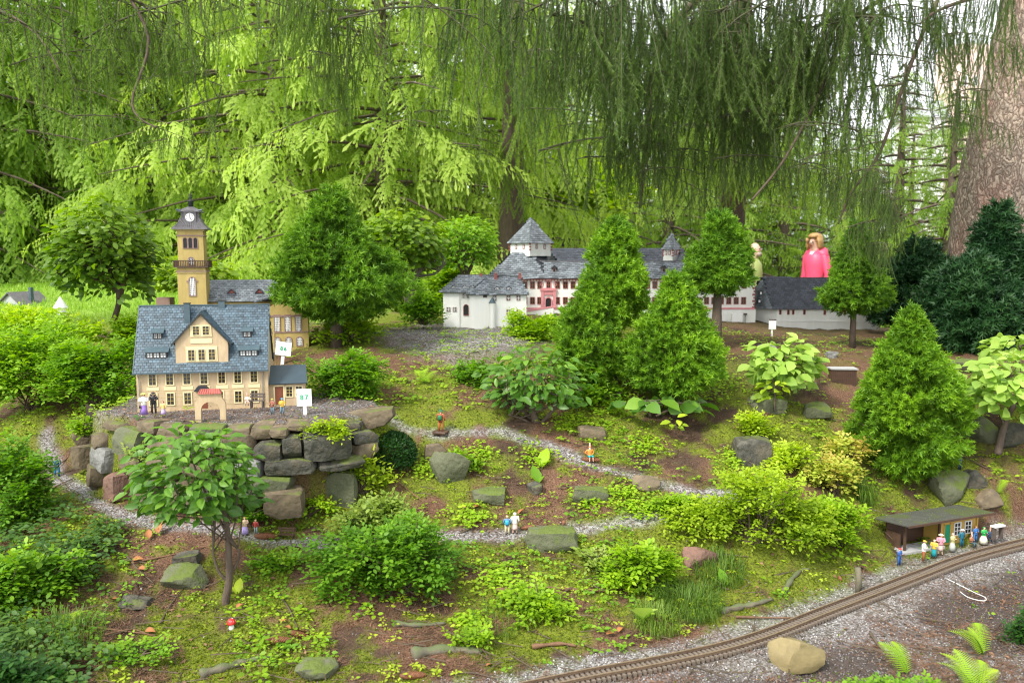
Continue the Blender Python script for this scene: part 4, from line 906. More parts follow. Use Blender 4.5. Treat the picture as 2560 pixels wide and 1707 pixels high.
# ================================================================ CHURCH
def church():
    t, s = frame_at(487, 880, 3.38, R(13), 'church_model', 'miniature ochre church with tall clock tower behind the blue roofed house', 'miniature church')
    q = lambda v: 880 - v
    bx(t, s, 'wall', 'ochre', (-33,33,0,66,-14,q(683)))                    # lower stage
    bx(t, s, 'cornice', 'ochre_trim', (-35,35,-2,68,q(683),q(680))); bx(t, s, 'cornice', 'mauve', (-36,36,-3,69,q(680),q(678))); 
    bx(t, s, 'wall', 'ochre', (-33,33,0,66,q(678),q(670)))
    bx(t, s, 'balcony_floor', 'brown_wood', (-40,40,-7,73,q(670),q(666)))
    ra = bx(t, s, 'balustrade', 'brown_wood', (-41,41,-8,-6,q(654),q(652)),(-41,-39,-8,74,q(654),q(652)),(39,41,-8,74,q(654),q(652)),(-41,41,72,74,q(654),q(652)))
    bb = MB().box(-.9,.9,-7.6,-6.4,0,q(654)-q(666)).scale(s).mesh('baluster', 'brown_wood')
    for k in range(21): link('baluster', bb, None, ra, ((-39+k*3.9)*s, 0, q(666)*s))
    for k in range(1, 18):
        for x in (-40, 40): o = link('baluster', bb, None, ra, (x*s, (k*4)*s, q(666)*s))
    bx(t, s, 'tower_wall', 'ochre', (-30,30,3,63,q(666),q(580)))
    bx(t, s, 'cornice', 'mauve', (-32,32,1,65,q(593),q(590)),); bx(t, s, 'cornice', 'ochre_trim', (-33,33,0,66,q(580),q(576)))
    for x in (-12, 0, 12): window(t, s, x, 3, q(622), 8.5, 25, fm='mauve', bm='black', pm='black', nx=1, ny=1, fr=1.6, arch=True, name='belfry_opening')
    for x in (0,): window(t, s, x, 3, q(663), 11, 18, fm='mauve', bm='white', pm='black', nx=2, ny=4, fr=1.8, arch=True, name='balcony_window')
    window(t, s, 1, 0, q(739), 13.5, 45, fm='mauve', bm='white', pm='black', nx=4, ny=9, fr=2, arch=True, bar=1.3, name='lattice_window')
    bx(t, s, 'hood_mould', 'mauve', (-12,-8.9,-1.6,-.1,q(706),q(702)),(10.9,14,-1.6,-.1,q(706),q(702)))
    # flared roof
    cy_ = 33
    def ring(hw, z): return [(-hw,cy_-hw,z),(hw,cy_-hw,z),(hw,cy_+hw,z),(-hw,cy_+hw,z)]
    b = MB(); pf = [(42,q(576)),(41,q(573)),(33,q(566)),(27,q(558)),(24.5,q(551)),(24,q(548))]
    for (h0,z0),(h1,z1) in zip(pf[:-1], pf[1:]): b.hull2(ring(h0,z0), ring(h1,z1))
    b.scale(s); rf = b.obj('tower_roof', 'lead', t)
    for k in range(-7, 8):
        b = MB(); b.tube([((k*5.4)*h/41, cy_-h-.6, z+.3) for h, z in pf[1:]], .55, 4); b.scale(s); b.obj('standing_seam', 'lead', rf)
    bx(t, s, 'clock_stage', 'lead', (-21,21,cy_-21,cy_+21,q(560),q(532)))
    b = MB(); b.hull2(ring(29,q(533)), ring(20,q(527))); b.hull2(ring(20,q(527)), ring(7,q(520)))
    b.scale(s); b.obj('cap_roof', 'lead', t)
    for x in (-29, 29):
        b = MB(); b.tube([(x*.7,cy_-24,q(530)),(x,cy_-26,q(529)),(x*1.06,cy_-26,q(525))], [3,2.4,1], 6); b.scale(s); b.obj('roof_horn', 'zinc', t)
    b = MB(); b.lathe([(6,q(521)),(6,q(508)),(8,q(506)),(8,q(505)),(3,q(503)),(2.4,q(499)),(4.2,q(497)),(2,q(494)),(3.2,q(491)),(1.6,q(489)),(1,q(483))], 10, (0,cy_)); b.scale(s); b.obj('finial', 'dark_trim', t, True)
    bx(t, s, 'clock_box', 'lead', (-13,15,4.6,14,q(561),q(534)))
    b = MB(); n = 14; b.prism([(1+14*math.cos(math.pi*k/n), q(534)+4.5*math.sin(math.pi*k/n)) for k in range(n+1)], 2, 12.5); b.scale(s); b.obj('clock_hood', 'lead', t)
    b = MB(); b.prism([(1+10.5*math.cos(2*math.pi*k/24), q(547)+10.5*math.sin(2*math.pi*k/24)) for k in range(24)], 3.6, 4.5); b.scale(s); ck = b.obj('clock_face', 'white', t)
    b = MB(); 
    for k in range(12):
        a = math.pi*k/6; b.add([(1+r_*math.sin(a+o_), 3.4, q(547)+r_*math.cos(a+o_)) for r_, o_ in ((7,-.07),(7,.07),(9.6,.06),(9.6,-.06))], [(0,1,2,3)])
    b.box(.5,1.5,3.1,3.35,q(547)-1,q(547)+8); b.scale(s); b.obj('clock_marks', 'black', ck)
    b = MB(); b.add([(1-1,2.9,q(547)),(1+1,2.9,q(547)),(5,2.9,q(547)-5),(4,2.9,q(547)-6)],[(0,1,2,3)]); b.scale(s); b.obj('clock_hand', 'black', ck)
    # nave
    bx(t, s, 'nave_wall', 'ochre', (33.2,276,36,150,-14,q(757)))
    bx(t, s, 'nave_cornice', 'ochre_trim', (33.2,276,31,36,q(760),q(757)))
    ez, rz_, ey, ry = 124, 177, 26, 94
    roof_face(t, s, [(33,ey,ez),(282,ey,ez),(282,ry,rz_),(33,ry,rz_)], 9, 7, 'slate', 0, 1.0)
    roof_face(t, s, [(282,162,ez),(33,162,ez),(33,ry,rz_),(282,ry,rz_)], 14, 12, 'slate', 0, 1.0)
    for x in (87, 155):
        yb = 52; zb = ez+(yb-ey)*(rz_-ez)/(ry-ey)
        d = pr(t, s, 'dormer', 'red_trim', [(x-8,zb),(x+8,zb),(x,zb+9)], yb-5, yb+8)
        for sg in (-1,1):
            b = MB(); b.hull2([(x,yb-8,zb+10),(x+sg*11,yb-8,zb-1),(x+sg*11,yb+8,zb+2),(x,yb+20,zb+10)],[(x,yb-8,zb+11.5),(x+sg*11,yb-8,zb+.5),(x+sg*11,yb+8,zb+3.5),(x,yb+20,zb+11.5)]); b.scale(s); b.obj('dormer_roof','slate',d)
    # transept with pediment
    tx0, tx1 = 176, 277
    bx(t, s, 'transept_wall', 'ochre', (tx0,tx1,-6,35.9,-16,q(775)))
    pr(t, s, 'pediment', 'ochre', [(tx0,q(775)),(tx1,q(775)),((tx0+tx1)/2,q(738))], -6, 60)
    c = (tx0+tx1)/2
    for sg in (-1, 1):
        xe = tx0-30 if sg < 0 else tx1+10; ze = q(775)-8 if sg < 0 else q(775)-4
        pts = [(xe,-12,q(757)),(c,-12,q(735)+2),(c,80,q(735)+2),(xe,60,q(757))]
        if sg > 0: pts = [(c,-12,q(733)),(xe,-12,q(770)),(xe,60,q(770)),(c,80,q(733))]
        roof_face(t, s, pts, 9, 7, 'slate', 0, 1, 2.5)
    bx(t, s, 'cornice', 'mauve', (tx0-2,tx1+2,-8,-6.05,q(795),q(791)))
    bx(t, s, 'string_course', 'mauve', (tx0,tx1,-7.5,-6.05,q(836),q(833)))
    for x in (tx0+2, tx0+13): bx(t, s, 'pilaster', 'ochre_trim', (x,x+4,-7.6,-6.05,-14,q(797)))
    for x in (200, 226, 252): window(t, s, x, -6, q(832), 13, 41, fm='mauve', bm='white', pm='black', nx=4, ny=9, fr=1.8, bar=1.3, name='lattice_window')
    for x in (200, 227, 254): window(t, s, x, -6, q(869), 13, 21, fm='mauve', bm='white', pm='black', nx=4, ny=5, fr=2.6, arch=True, bar=1.2, name='lattice_window')
church()
# ================================================================ CASTLE
def castle_out():
    t, s = frame_at(1240, 821, 4.0, 0, 'castle_outbuilding', 'small white castle outbuilding with eyebrow dormers and round turret', 'miniature building', 'white castle buildings on the hill')
    bx(t, s, 'wall', 'white_wall', (-66,76,0,90,-6,86)); bx(t, s, 'wall', 'white_wall', (-133,-92,18,100,-4,91)); bx(t, s, 'wall', 'white_wall', (-92,-66.1,22,100,-4,91))
    bx(t, s, 'footing', 'concrete', (-62,-30,-4,-.1,-12,-3))
    E = lambda x, y, z: (x, y, z)
    # right block, hipped
    rz_ = 128
    A, B, C, D = (-74,-8,85), (82,-8,85), (82,98,85), (-74,98,85); R0, R1 = (-22,45,rz_), (58,45,rz_)
    roof_face(t, s, [A,B,R1,R0], 9.5, 6.5, 'slate', .18, 1.4, 2); roof_face(t, s, [B,C,R1], 9.5, 6.5, 'slate', 0, 1.4, 2); roof_face(t, s, [C,D,R0,R1], 12, 9, 'slate', 0, .8, 2); roof_face(t, s, [D,A,R0], 9.5, 6.5, 'slate', 0, 1.4, 2)
    A, B, C, D = (-143,10,90), (-40,10,90), (-40,108,90), (-143,108,90); R0, R1 = (-97,60,131), (-18,60,131)
    roof_face(t, s, [A,B,R1,R0], 9.5, 6.5, 'slate', 0, 1.4, 2); roof_face(t, s, [C,D,R0,R1], 12, 9, 'slate', 0, .8, 2); roof_face(t, s, [D,A,R0], 9.5, 6.5, 'slate', 0, 1.4, 2)
    bx(t, s, 'ridge_cap', 'lead', (-97,-18,58.5,61.5,131,133)); bx(t, s, 'ridge_cap', 'lead', (-22,58,43.5,46.5,rz_,rz_+2))
    for x in (31, 56): window(t, s, x, 0, 71, 8, 10, fm='red_trim', bm='white', pm='glass_dark', nx=2, ny=2, fr=1, bar=.9); window(t, s, x, 0, 36, 8, 10, fm='red_trim', bm='white', pm='glass_dark', nx=2, ny=2, fr=1, bar=.9)
    window(t, s, -27, 0, 78, 9, 6, fm='mauve', pm='black', bm='black', nx=1, ny=1, fr=.8, name='opening'); window(t, s, -3, 0, 70, 8.5, 11, fm='mauve', bm='white', nx=2, ny=2, fr=.9, bar=.9)
    for x in (-120, -104): window(t, s, x, 18, 42, 8, 9, fm='mauve', bm='white', nx=2, ny=2, fr=1, bar=.9)
    for x in (-82, -71): window(t, s, x, 22, 76, 3.4, 9, fm='mauve', bm='white', nx=1, ny=2, fr=.8)
    window(t, s, -76, 22, 32, 11, 26, fm='red_trim', bm='black', pm='black', nx=1, ny=1, fr=1.2, arch=True, name='arched_doorway', depth=2)
    window(t, s, 76, 30, 70, 7, 10, fm='mauve', bm='white', nx=2, ny=2, fr=.9, rz=R(90)); window(t, s, 76, 60, 70, 7, 10, fm='mauve', bm='white', nx=2, ny=2, fr=.9, rz=R(90))
    sl1 = (rz_-85)/53
    def eyebrow(x, zb, ey_, ez_, sl_, w_=14, h=7):
        yb = ey_+(zb-ez_)/sl_; n = 10; arc = [(x+w_/2*math.cos(math.pi*k/n), zb+h*math.sin(math.pi*k/n)) for k in range(n+1)]
        b = MB(); b.prism([(p[0], p[1]) for p in arc], yb-1.5, yb+9); b.scale(s); d = b.obj('eyebrow_dormer', 'slate_dark', t)
        b = MB(); b.prism([(x+w_*.36*math.cos(math.pi*k/n), zb+h*.66*math.sin(math.pi*k/n)) for k in range(n+1)], yb-2.1, yb-1.6); b.scale(s); f = b.obj('dormer_window', 'white', d)
        b = MB()
        for sg in (-1, 1): b.prism([(x+sg*.5, zb+.6), (x+sg*.5+sg*w_*.26, zb+.6), (x+sg*.5+sg*w_*.16, zb+h*.45), (x+sg*.5, zb+h*.55)][::sg], yb-2.4, yb-2.15)
        b.scale(s); b.obj('pane', 'glass_dark', f)
    for x in (3, 32): eyebrow(x, 97, -8, 85, sl1)
    for x in (-107,-79,-60): eyebrow(x, 101, 10, 90, 41/50, 12, 6)
    for x, y in ((-1,38),(60,40)):
        ch = bx(t, s, 'chimney', 'red_trim', (x-3.5,x+3.5,y-3.5,y+3.5,112,136)); bx(ch, s, 'chimney_cap', 'mauve', (x-4.2,x+4.2,y-4.2,y+4.2,136,138))
    bx(t, s, 'chimney', 'red_trim', (-42,-36,56,62,128,136))
    b = MB(); b.lathe([(8,-5),(8,64)], 14, (-9,-7)); b.scale(s); tr = b.obj('turret', 'white_wall', t, False)
    b = MB(); b.lathe([(9.3,64),(.3,78)], 14, (-9,-7)); b.scale(s); b.obj('turret_roof', 'zinc', tr)
castle_out()
def castle_main():
    t, s = frame_at(1320, 791, 4.9, 0, 'castle_model', 'large white miniature castle with pyramid tower roofs, red windows and pink portal', 'miniature castle', 'white castle buildings on the hill')
    bx(t, s, 'wall', 'white_wall', (-95,565,0,90,-40,95))
    bx(t, s, 'string_course', 'pink_trim', (-95,565,-1.6,-.05,19.5,22)); bx(t, s, 'cornice', 'pink_trim', (-95,565,-3,-.05,91,94.5))
    dn = MB().box(-1.2,1.2,-4.4,-3.05,88.5,93).scale(s).mesh('dentil', 'red_trim')
    for k in range(88): link('dentil', dn, None, t, ((-92+k*7.5)*s, 0, 0))
    # front range roof
    e0, e1 = -8, 98
    roof_face(t, s, [(40,-8,95),(574,-8,95),(470,45,136),(40,45,136)], 10, 7, 'slate', .12, 1.5, 2)
    roof_face(t, s, [(574,-8,95),(574,98,95),(470,45,136)], 9.5, 6.5, 'slate', 0, 1.4, 2)
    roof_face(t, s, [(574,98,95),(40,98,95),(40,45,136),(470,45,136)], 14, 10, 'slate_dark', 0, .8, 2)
    bx(t, s, 'ridge_cap', 'lead', (8,472,43,47,136,138.5))
    # corner pavilion roof below the tower
    A, B, C, D = (-103,-8,95), (46,-8,95), (110,190,95), (-103,190,95); a, b_, c, d = (-40,52,159), (8,52,159), (62,120,159), (-40,120,159)
    roof_face(t, s, [A,B,(8,52,159),a], 10, 7, 'slate', .12, 1.5, 2); roof_face(t, s, [D,A,a,d], 8, 5.5, 'slate', 0, .9, 2)
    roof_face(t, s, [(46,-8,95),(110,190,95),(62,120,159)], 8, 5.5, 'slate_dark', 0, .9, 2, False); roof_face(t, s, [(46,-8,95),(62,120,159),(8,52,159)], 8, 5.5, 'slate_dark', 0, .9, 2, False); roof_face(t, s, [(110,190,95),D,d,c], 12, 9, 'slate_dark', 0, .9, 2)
    # towers, turned so that one corner faces the viewer
    def tower(cx, cyy, hw, z0, z1, apex, ang, ov=5, wins=True, nm='tower'):
        M = lambda x, y, z: (cx+x*math.cos(ang)-y*math.sin(ang), cyy+x*math.sin(ang)+y*math.cos(ang), z)
        sq = [(-hw,-hw),(hw,-hw),(hw,hw),(-hw,hw)]
        b = MB(); b.hull2([M(x,y,z0) for x,y in sq], [M(x,y,z1) for x,y in sq]); b.scale(s); tw = b.obj(nm, 'white_wall', t)
        ho = hw+ov; so_ = [(-ho,-ho),(ho,-ho),(ho,ho),(-ho,ho)]
        for k in range(4):
            p, q = so_[k], so_[(k+1)%4]; roof_face(tw, s, [M(*p,z1-2), M(*q,z1-2), M(0,0,apex)], 8.5, 6.5, 'slate', 0, 1.4, 1.2, name='tower_roof')
        for k in range(4):
            x, y = sq[k]
            for j in range(3): 
                zz = z1-5-j*7; b = MB(); b.hull2([M(x*1.03+dx,y*1.03+dy,zz-2) for dx,dy in ((-2,-2),(2,-2),(2,2),(-2,2))],[M(x*1.03+dx,y*1.03+dy,zz+2) for dx,dy in ((-2,-2),(2,-2),(2,2),(-2,2))]); b.scale(s); b.obj('quoin','red_trim',tw)
        if wins:
            for k in range(4):
                a_ = ang + math.pi/2*k; n = (math.sin(a_), -math.cos(a_)); tx = (math.cos(a_), math.sin(a_))
                for o_ in (-hw*.38, hw*.38): window(tw, s, cx+n[0]*hw+tx[0]*o_, cyy+n[1]*hw+tx[1]*o_, z1-16, 5, 10, fm='red_trim', bm='white', nx=2, ny=2, fr=1, rz=a_)
        return tw
    tower(8, 85, 37, 150, 185, 248, R(42), 6)
    tower(392, 190, 15, 130, 170, 214, R(45), 4); 
    # back ranges
    bx(t, s, 'wall', 'white_wall', (70,440,260,350,-10,128))
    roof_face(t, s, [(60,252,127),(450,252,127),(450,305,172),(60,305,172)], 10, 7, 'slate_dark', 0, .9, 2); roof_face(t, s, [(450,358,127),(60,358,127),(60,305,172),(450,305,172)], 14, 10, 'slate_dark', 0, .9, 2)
    bx(t, s, 'wall', 'white_wall', (395,440,100,259.9,-10,118)); roof_face(t, s, [(440,100,117),(440,300,117),(417,300,160),(417,100,160)], 10, 7, 'slate_dark'); roof_face(t, s, [(395,300,117),(395,100,117),(417,100,160),(417,300,160)], 10, 7, 'slate')
    bx(t, s, 'chimney_stack', 'white_wall', (296,310,240,254,150,200)); bx(t, s, 'chimney_cap', 'slate_dark', (291,315,236,258,200,203))
    # stone dormers on the front range
    for x in (66, 200, 340):
        d = bx(t, s, 'dormer', 'mauve', (x-5,x+4,12,30,108,121)); b = MB(); b.prism([(x-8,120.5),(x+8,120.5),(x,127)], 8, 34); b.scale(s); b.obj('dormer_roof', 'slate_dark', d); bx(d, s, 'pane', 'black', (x-3,x+2,11.4,11.95,110,118))
    for x in (-58,-34,-12):
        n = 8; yb = 9; zb = 108; b = MB(); b.prism([(x+6*math.cos(math.pi*k/n), zb+5*math.sin(math.pi*k/n)) for k in range(n+1)], yb-1, yb+12); b.scale(s); d = b.obj('eyebrow_dormer', 'slate_dark', t); bx(d, s, 'pane', 'glass_pale', (x-4,x+4,yb-1.5,yb-1.1,zb+.4,zb+2.4))
    # windows of the front
    cols = [-76,-50,-14,7,24] + [70+k*19.5 for k in range(22)] 
    for x in [-8,11,29,73,93]+[112+k*18.5 for k in range(24)]:
        if x > 545: continue
        window(t, s, x, 0, 71, 9.5, 15, fm='red_trim', bm='brown_door', nx=2, ny=2, fr=1.4)
        if not 30 < x < 72: window(t, s, x, 0, 32, 9.5, 15, fm='red_trim', bm='brown_door', nx=2, ny=2, fr=1.4)
    for k in range(12): 
        z = -4+k*8; bx(t, s, 'quoin', 'red_trim', (562 if k%2 else 559, 566, -.8, -.05, z+24, z+29)) if z+29 < 94 else None
    # portal
    po = bx(t, s, 'portal', 'pink_trim', (32,39,-5,-.1,21.9,64),(62,70,-5,-.1,21.9,64),(38.9,62.1,-3.6,-.1,54,64),(30,72,-6,-.1,64,67.5),(33,69,-4,-.1,67.5,71))
    window(po, s, 50.5, -1.0, 22.5, 13.5, 24, fm='pink_trim', bm='black', pm='black', nx=1, ny=1, fr=3, arch=True, name='portal_arch', depth=3)
    window(po, s, 51, -.2, 71, 9, 15, fm='pink_trim', bm='brown_door', nx=2, ny=2, fr=2.5, name='portal_window')
    pr(po, s, 'portal_gable', 'pink_trim', [(42,90),(60,90),(51,96)], -5, -.2)
    for x in (35, 67):
        b = MB(); n = 12
        for k in range(n):
            a0, a1 = 2*math.pi*k/n, 2*math.pi*(k+1)/n; b.tube([(x+3.2*math.cos(a0),-1,80+6*math.sin(a0)),(x+3.2*math.cos(a1),-1,80+6*math.sin(a1))], .8, 4)
        b.scale(s); b.obj('scroll_ornament', 'pink_trim', po)
    b = MB(); b.hull2([(-6,-34,-40),(62,-34,-40),(62,-22,-40),(-6,-22,-40)],[(-6,-34,13),(62,-34,25),(62,-22,25),(-6,-22,13)]); b.scale(s); ram = b.obj('ramp_wall', 'white_wall', t)
    b = MB(); b.hull2([(-7,-35,13),(63,-35,25),(63,-21,25),(-7,-21,13)],[(-7,-35,16),(63,-35,28),(63,-21,28),(-7,-21,16)]); b.scale(s); b.obj('ramp_coping', 'pink_trim', ram)
    bx(t, s, 'plinth_wall', 'white_wall', (-96,566,-9,-1.65,-40,18)); bx(t, s, 'plinth_coping', 'pink_trim', (-96,566,-10,-1.7,18,19.4))
    # small white blocks at the foot
    bx(t, s, 'white_panel', 'white', (505,530,-22,-16,-12,9)); b = MB(); b.tube([(539,-14,-14),(539,-14,6)], .8, 6); b.lathe([(4,5),(5,9)], 10, (539,-14)); b.scale(s); b.obj('lamp_post', 'grey_wood', t)
castle_main()
def castle_right():
    t, s = frame_at(2080, 829, 4.93, 0, 'castle_outbuilding', 'long low white building with big plain dark slate roof at the castle right end', 'miniature building', 'white castle buildings on the hill')
    fl = [(-148,0),(-60,0),(60,-2),(165,4),(165,90),(-205,90)]
    b = MB(); b.prismz([(-142,6),(-138,1.5),(-128,0),(118,4),(118,90),(-198,90)], -10, 59); b.scale(s); b.obj('wall', 'white_wall', t)
    A, B, C, D = (-151,-6,57), (126,-2,57), (126,98,57), (-207,98,57); R0, R1 = (-162,52,132), (108,52,132)
    roof_face(t, s, [A,B,R1,R0], 9, 6.5, 'slate_dark', 0, .7, 2); roof_face(t, s, [B,C,R1], 9, 6.5, 'slate_dark', 0, .8, 2); roof_face(t, s, [C,D,R0,R1], 14, 10, 'slate_dark', 0, .8, 2)
    roof_face(t, s, [D,A,R0], 9.5, 6.5, 'slate', 0, 1.4, 2)
    bx(t, s, 'ridge_cap', 'lead', (-162,108,50.5,53.5,132,134))
    for x in (-131,-111,-99,-71,-20,30,80): window(t, s, x, .6, 44, 3.6, 9.5, fm='red_trim', bm='brown_door', pm='black', nx=1, ny=2, fr=1, name='slit_window')
    bx(t, s, 'string_course', 'white', (-136,118,-.9,-.15,26,27))
    for x, y, z in ((-173,36,92),(-178,30,72)):
        d = bx(t, s, 'dormer', 'slate_dark', (x-4,x+3,y-12,y,z-2,z+9)); bx(d, s, 'dormer_window', 'white', (x-2.5,x+1.8,y-12.6,y-12.05,z,z+6))
castle_right()
# information plate in the weeds before the castle
def plate():
    t, s = frame_at(1930, 835, 4.0, 0, 'number_sign', 'small white plate on a thin post before the castle right wing', 'sign', 'numbered signs beside the models')
    bx(t, s, 'post', 'white', (-2,2,0,3,-30,14)); bx(t, s, 'board', 'white', (-9,9,-1.5,-.1,12,36)); bx(t, s, 'frame', 'grey_wood', (-9,9,-2,-1.6,34,37))
plate()
def drain_box():
    t, s = frame_at(2106, 948, 3.25, R(-4), 'timber_box', 'low brown ribbed box with grey lid beside the tall light green spruce', 'box')
    bx(t, s, 'body', 'brown_wood', (-26,34,0,30,-20,24)); bx(t, s, 'lid', 'concrete', (-29,37,-3,33,24.1,27.5))
    for k in range(13): bx(t, s, 'batten', 'brown_wood', (-25+k*4.6,-23.4+k*4.6,-1.2,-.05,-18,23.8))
drain_box()
# ================================================================ STATION
def station():
    p = PZ(2272, 1385, .004); s = mpp(p[1], 0); rz = R(21)
    t = empty('railway_halt', tuple(p), rz, 'small yellow station shelter with mossy flat roof beside the track', 'station')
    L = 258
    bx(t, s, 'platform', 'concrete', (-30,125,2,48,-4,3.5))
    bx(t, s, 'wall', 'yellow_wall', (128,L,22,80,-4,70)); bx(t, s, 'corner_post', 'yellow_wall', (126,131,19,24,-4,72)); bx(t, s, 'corner_post', 'yellow_wall', (L-4,L+1,19,24,-4,72))
    bx(t, s, 'back_wall', 'brown_wood', (0,127.9,72,76,-4,66)); bx(t, s, 'shelter_side', 'brown_wood', (0,4,30,76,-4,42))
    for x in (2, 118): bx(t, s, 'post', 'brown_wood', (x-2,x+3,14,19,-4,70))
    bx(t, s, 'rail_beam', 'brown_wood', (-2,128,14.5,18.5,66,70)); bx(t, s, 'cross_rail', 'brown_wood', (5,50,74,78,30,34))
    b = MB(); b.hull2([(-22,-14,76),(278,-14,76),(270,92,67),(-30,92,67)],[(-22,-14,79),(278,-14,79),(270,92,70),(-30,92,70)]); b.scale(s); b.obj('roof', 'felt_roof', t)
    bx(t, s, 'fascia', 'brown_wood', (-22,278,-16,-14.1,74,79.5))
    dr = bx(t, s, 'door', 'green_paint', (143,161,20.5,21.95,3,50)); bx(t, s, 'door_frame', 'yellow_wall', (140,143,20,21.9,0,54),(161,164,20,21.9,0,54))
    for x in (188, 226): window(t, s, x, 22, 20, 20, 30, fm='white', bm='white', pm='glass_dark', nx=2, ny=3, fr=2.6, bar=1.8)
    # fallen litter on the roof
    rng = np.random.default_rng(5); n = 220; x = rng.uniform(-15,265,n)*s; y = rng.uniform(-8,85,n); z = (79.4 - (y+14)/106*9)*s
    V, F, r = scatter(*L_DIA, np.stack([x, y*s, z], -1), frames(rdir(rng,n,-.1,.1), np.array([0,0,1.])+rng.normal(0,.1,(n,3))), rng.uniform(.002,.006,n), rng.uniform(0,1,n))
    o = link('roof_litter', npmesh('roof_litter', V, F, r, 'leaf_olive'), None, t); o['kind'] = 'stuff'
    return t, s, rz, p
ST = station()
def trough():
    p = PZ(2495, 1345, .02); s = mpp(p[1], 0); t = empty('white_bench', tuple(p), R(22), 'low white bench at the right end of the station', 'bench')
    bx(t, s, 'seat_board', 'white', (-20,16,-6,8,30,34)); 
    for x in (-15, 11): bx(t, s, 'leg', 'grey_wood', (x-2,x+2,-4,6,-2,30))
trough()
# ================================================================ FAR BUILDINGS AND SMALL MODELS
def far_house(name, u, v, Y, w_, h_, rh, m, rm, label, cat='house', d=80, rz=0, wins=(), group=None):
    t, s = frame_at(u, v, Y, rz, name, label, cat, group)
    bx(t, s, 'wall', m, (-w_/2,w_/2,0,d,-(t.location.z+.6)/s,h_))
    if rh:
        o = w_*.06+3; b = MB(); b.prism([(-d*.08,h_),(d*1.08,h_),(d*.5,h_+rh)], -w_/2-o, w_/2+o); b.v = [(p[1],p[0],p[2]) for p in b.v]; b.f = [f[::-1] for f in b.f]; b.scale(s); b.obj('roof', rm, t)
    for x, z, ww, hh in wins: window(t, s, x, 0, z, ww, hh, fm='white', bm='white', pm='glass_dark', nx=2, ny=2, fr=1.2)
    return t, s
def left_small_house():
    t, s = frame_at(22, 775, 5.6, R(-22), 'low_house_model', 'tiny grey gabled house with green edged roof on the bright lawn', 'miniature house')
    pr(t, s, 'wall', 'far_grey', [(-40,-30),(40,-30),(40,14),(6,40),(-40,14)], 0, 70)
    for sg in (-1, 1):
        b = MB(); xe = 6+sg*48; b.hull2([(6,-6,42),(xe,-6,8),(xe,80,8),(6,80,42)][::-sg],[(6,-6,45),(xe,-6,11),(xe,80,11),(6,80,45)][::-sg]); b.scale(s); b.obj('roof', 'lead', t)
    bx(t, s, 'chimney', 'zinc', (34,42,30,38,20,56)); window(t, s, -6, 0, -8, 12, 14, fm='white', bm='white', pm='glass_dark', nx=2, ny=2, fr=1.2)
left_small_house()
def white_cone():
    t, s = frame_at(152, 775, 5.0, 0, 'round_hut_model', 'tiny white round hut with pointed roof in the bushes', 'miniature building')
    b = MB(); b.lathe([(14,-20),(14,6)], 12); b.scale(s); b.obj('wall', 'white_wall', t); b = MB(); b.lathe([(17,6),(.5,34)], 12); b.scale(s); b.obj('roof', 'white_wall', t)
white_cone()
far_house('small_block_model', 408, 770, 4.3, 34, 26, 0, 'mauve', 'slate', 'small plain grey pink block left of the church tower', 'miniature building', 30)
def gold_castle():
    t, s = frame_at(1418, 640, 9.0, 0, 'pagoda_model', 'distant small ochre building with dark tiered roof behind the castle', 'miniature building')
    bx(t, s, 'wall', 'ochre', (-25,25,0,40,-120,24)); b = MB(); b.hull2([(-30,-5,24),(30,-5,24),(30,45,24),(-30,45,24)],[(-14,8,32),(14,8,32),(14,32,32),(-14,32,32)]); b.hull2([(-12,10,32),(12,10,32),(12,30,32),(-12,30,32)],[(-12,10,38),(12,10,38),(12,30,38),(-12,30,38)]); b.hull2([(-20,4,38),(20,4,38),(20,36,38),(-20,36,38)],[(-2,18,54),(2,18,54),(2,22,54),(-2,22,54)]); b.scale(s); b.obj('roof', 'slate_dark', t)
    for x in (-18,-9,0,9,18): window(t, s, x, 0, 6, 4, 8, fm='ochre_trim', bm='black', pm='black', nx=1, ny=1, fr=.8)
gold_castle()
far_house('pale_house', 640, 720, 13, 110, 55, 0, 'white', 'far_grey', 'pale white house wall glimpsed between spruce branches behind the church', 'house', 60)
far_house('pink_house', 672, 720, 12, 30, 50, 0, 'salmon', 'far_grey', 'narrow salmon wall glimpsed right of the pale house', 'house', 40)
far_house('salmon_building', 2425, 420, 34, 90, 300, 0, 'salmon', 'far_grey', 'tall salmon coloured building glimpsed beside the big spruce trunk', 'building', 90, R(8), [(x, z, 12, 22) for x in (-28,0,28) for z in (20,80,140,200)])
far_house('grey_roof_house', 2320, 330, 32, 90, 35, 50, 'white', 'far_grey', 'distant house with pale grey roof under the white sky', 'house', 80)
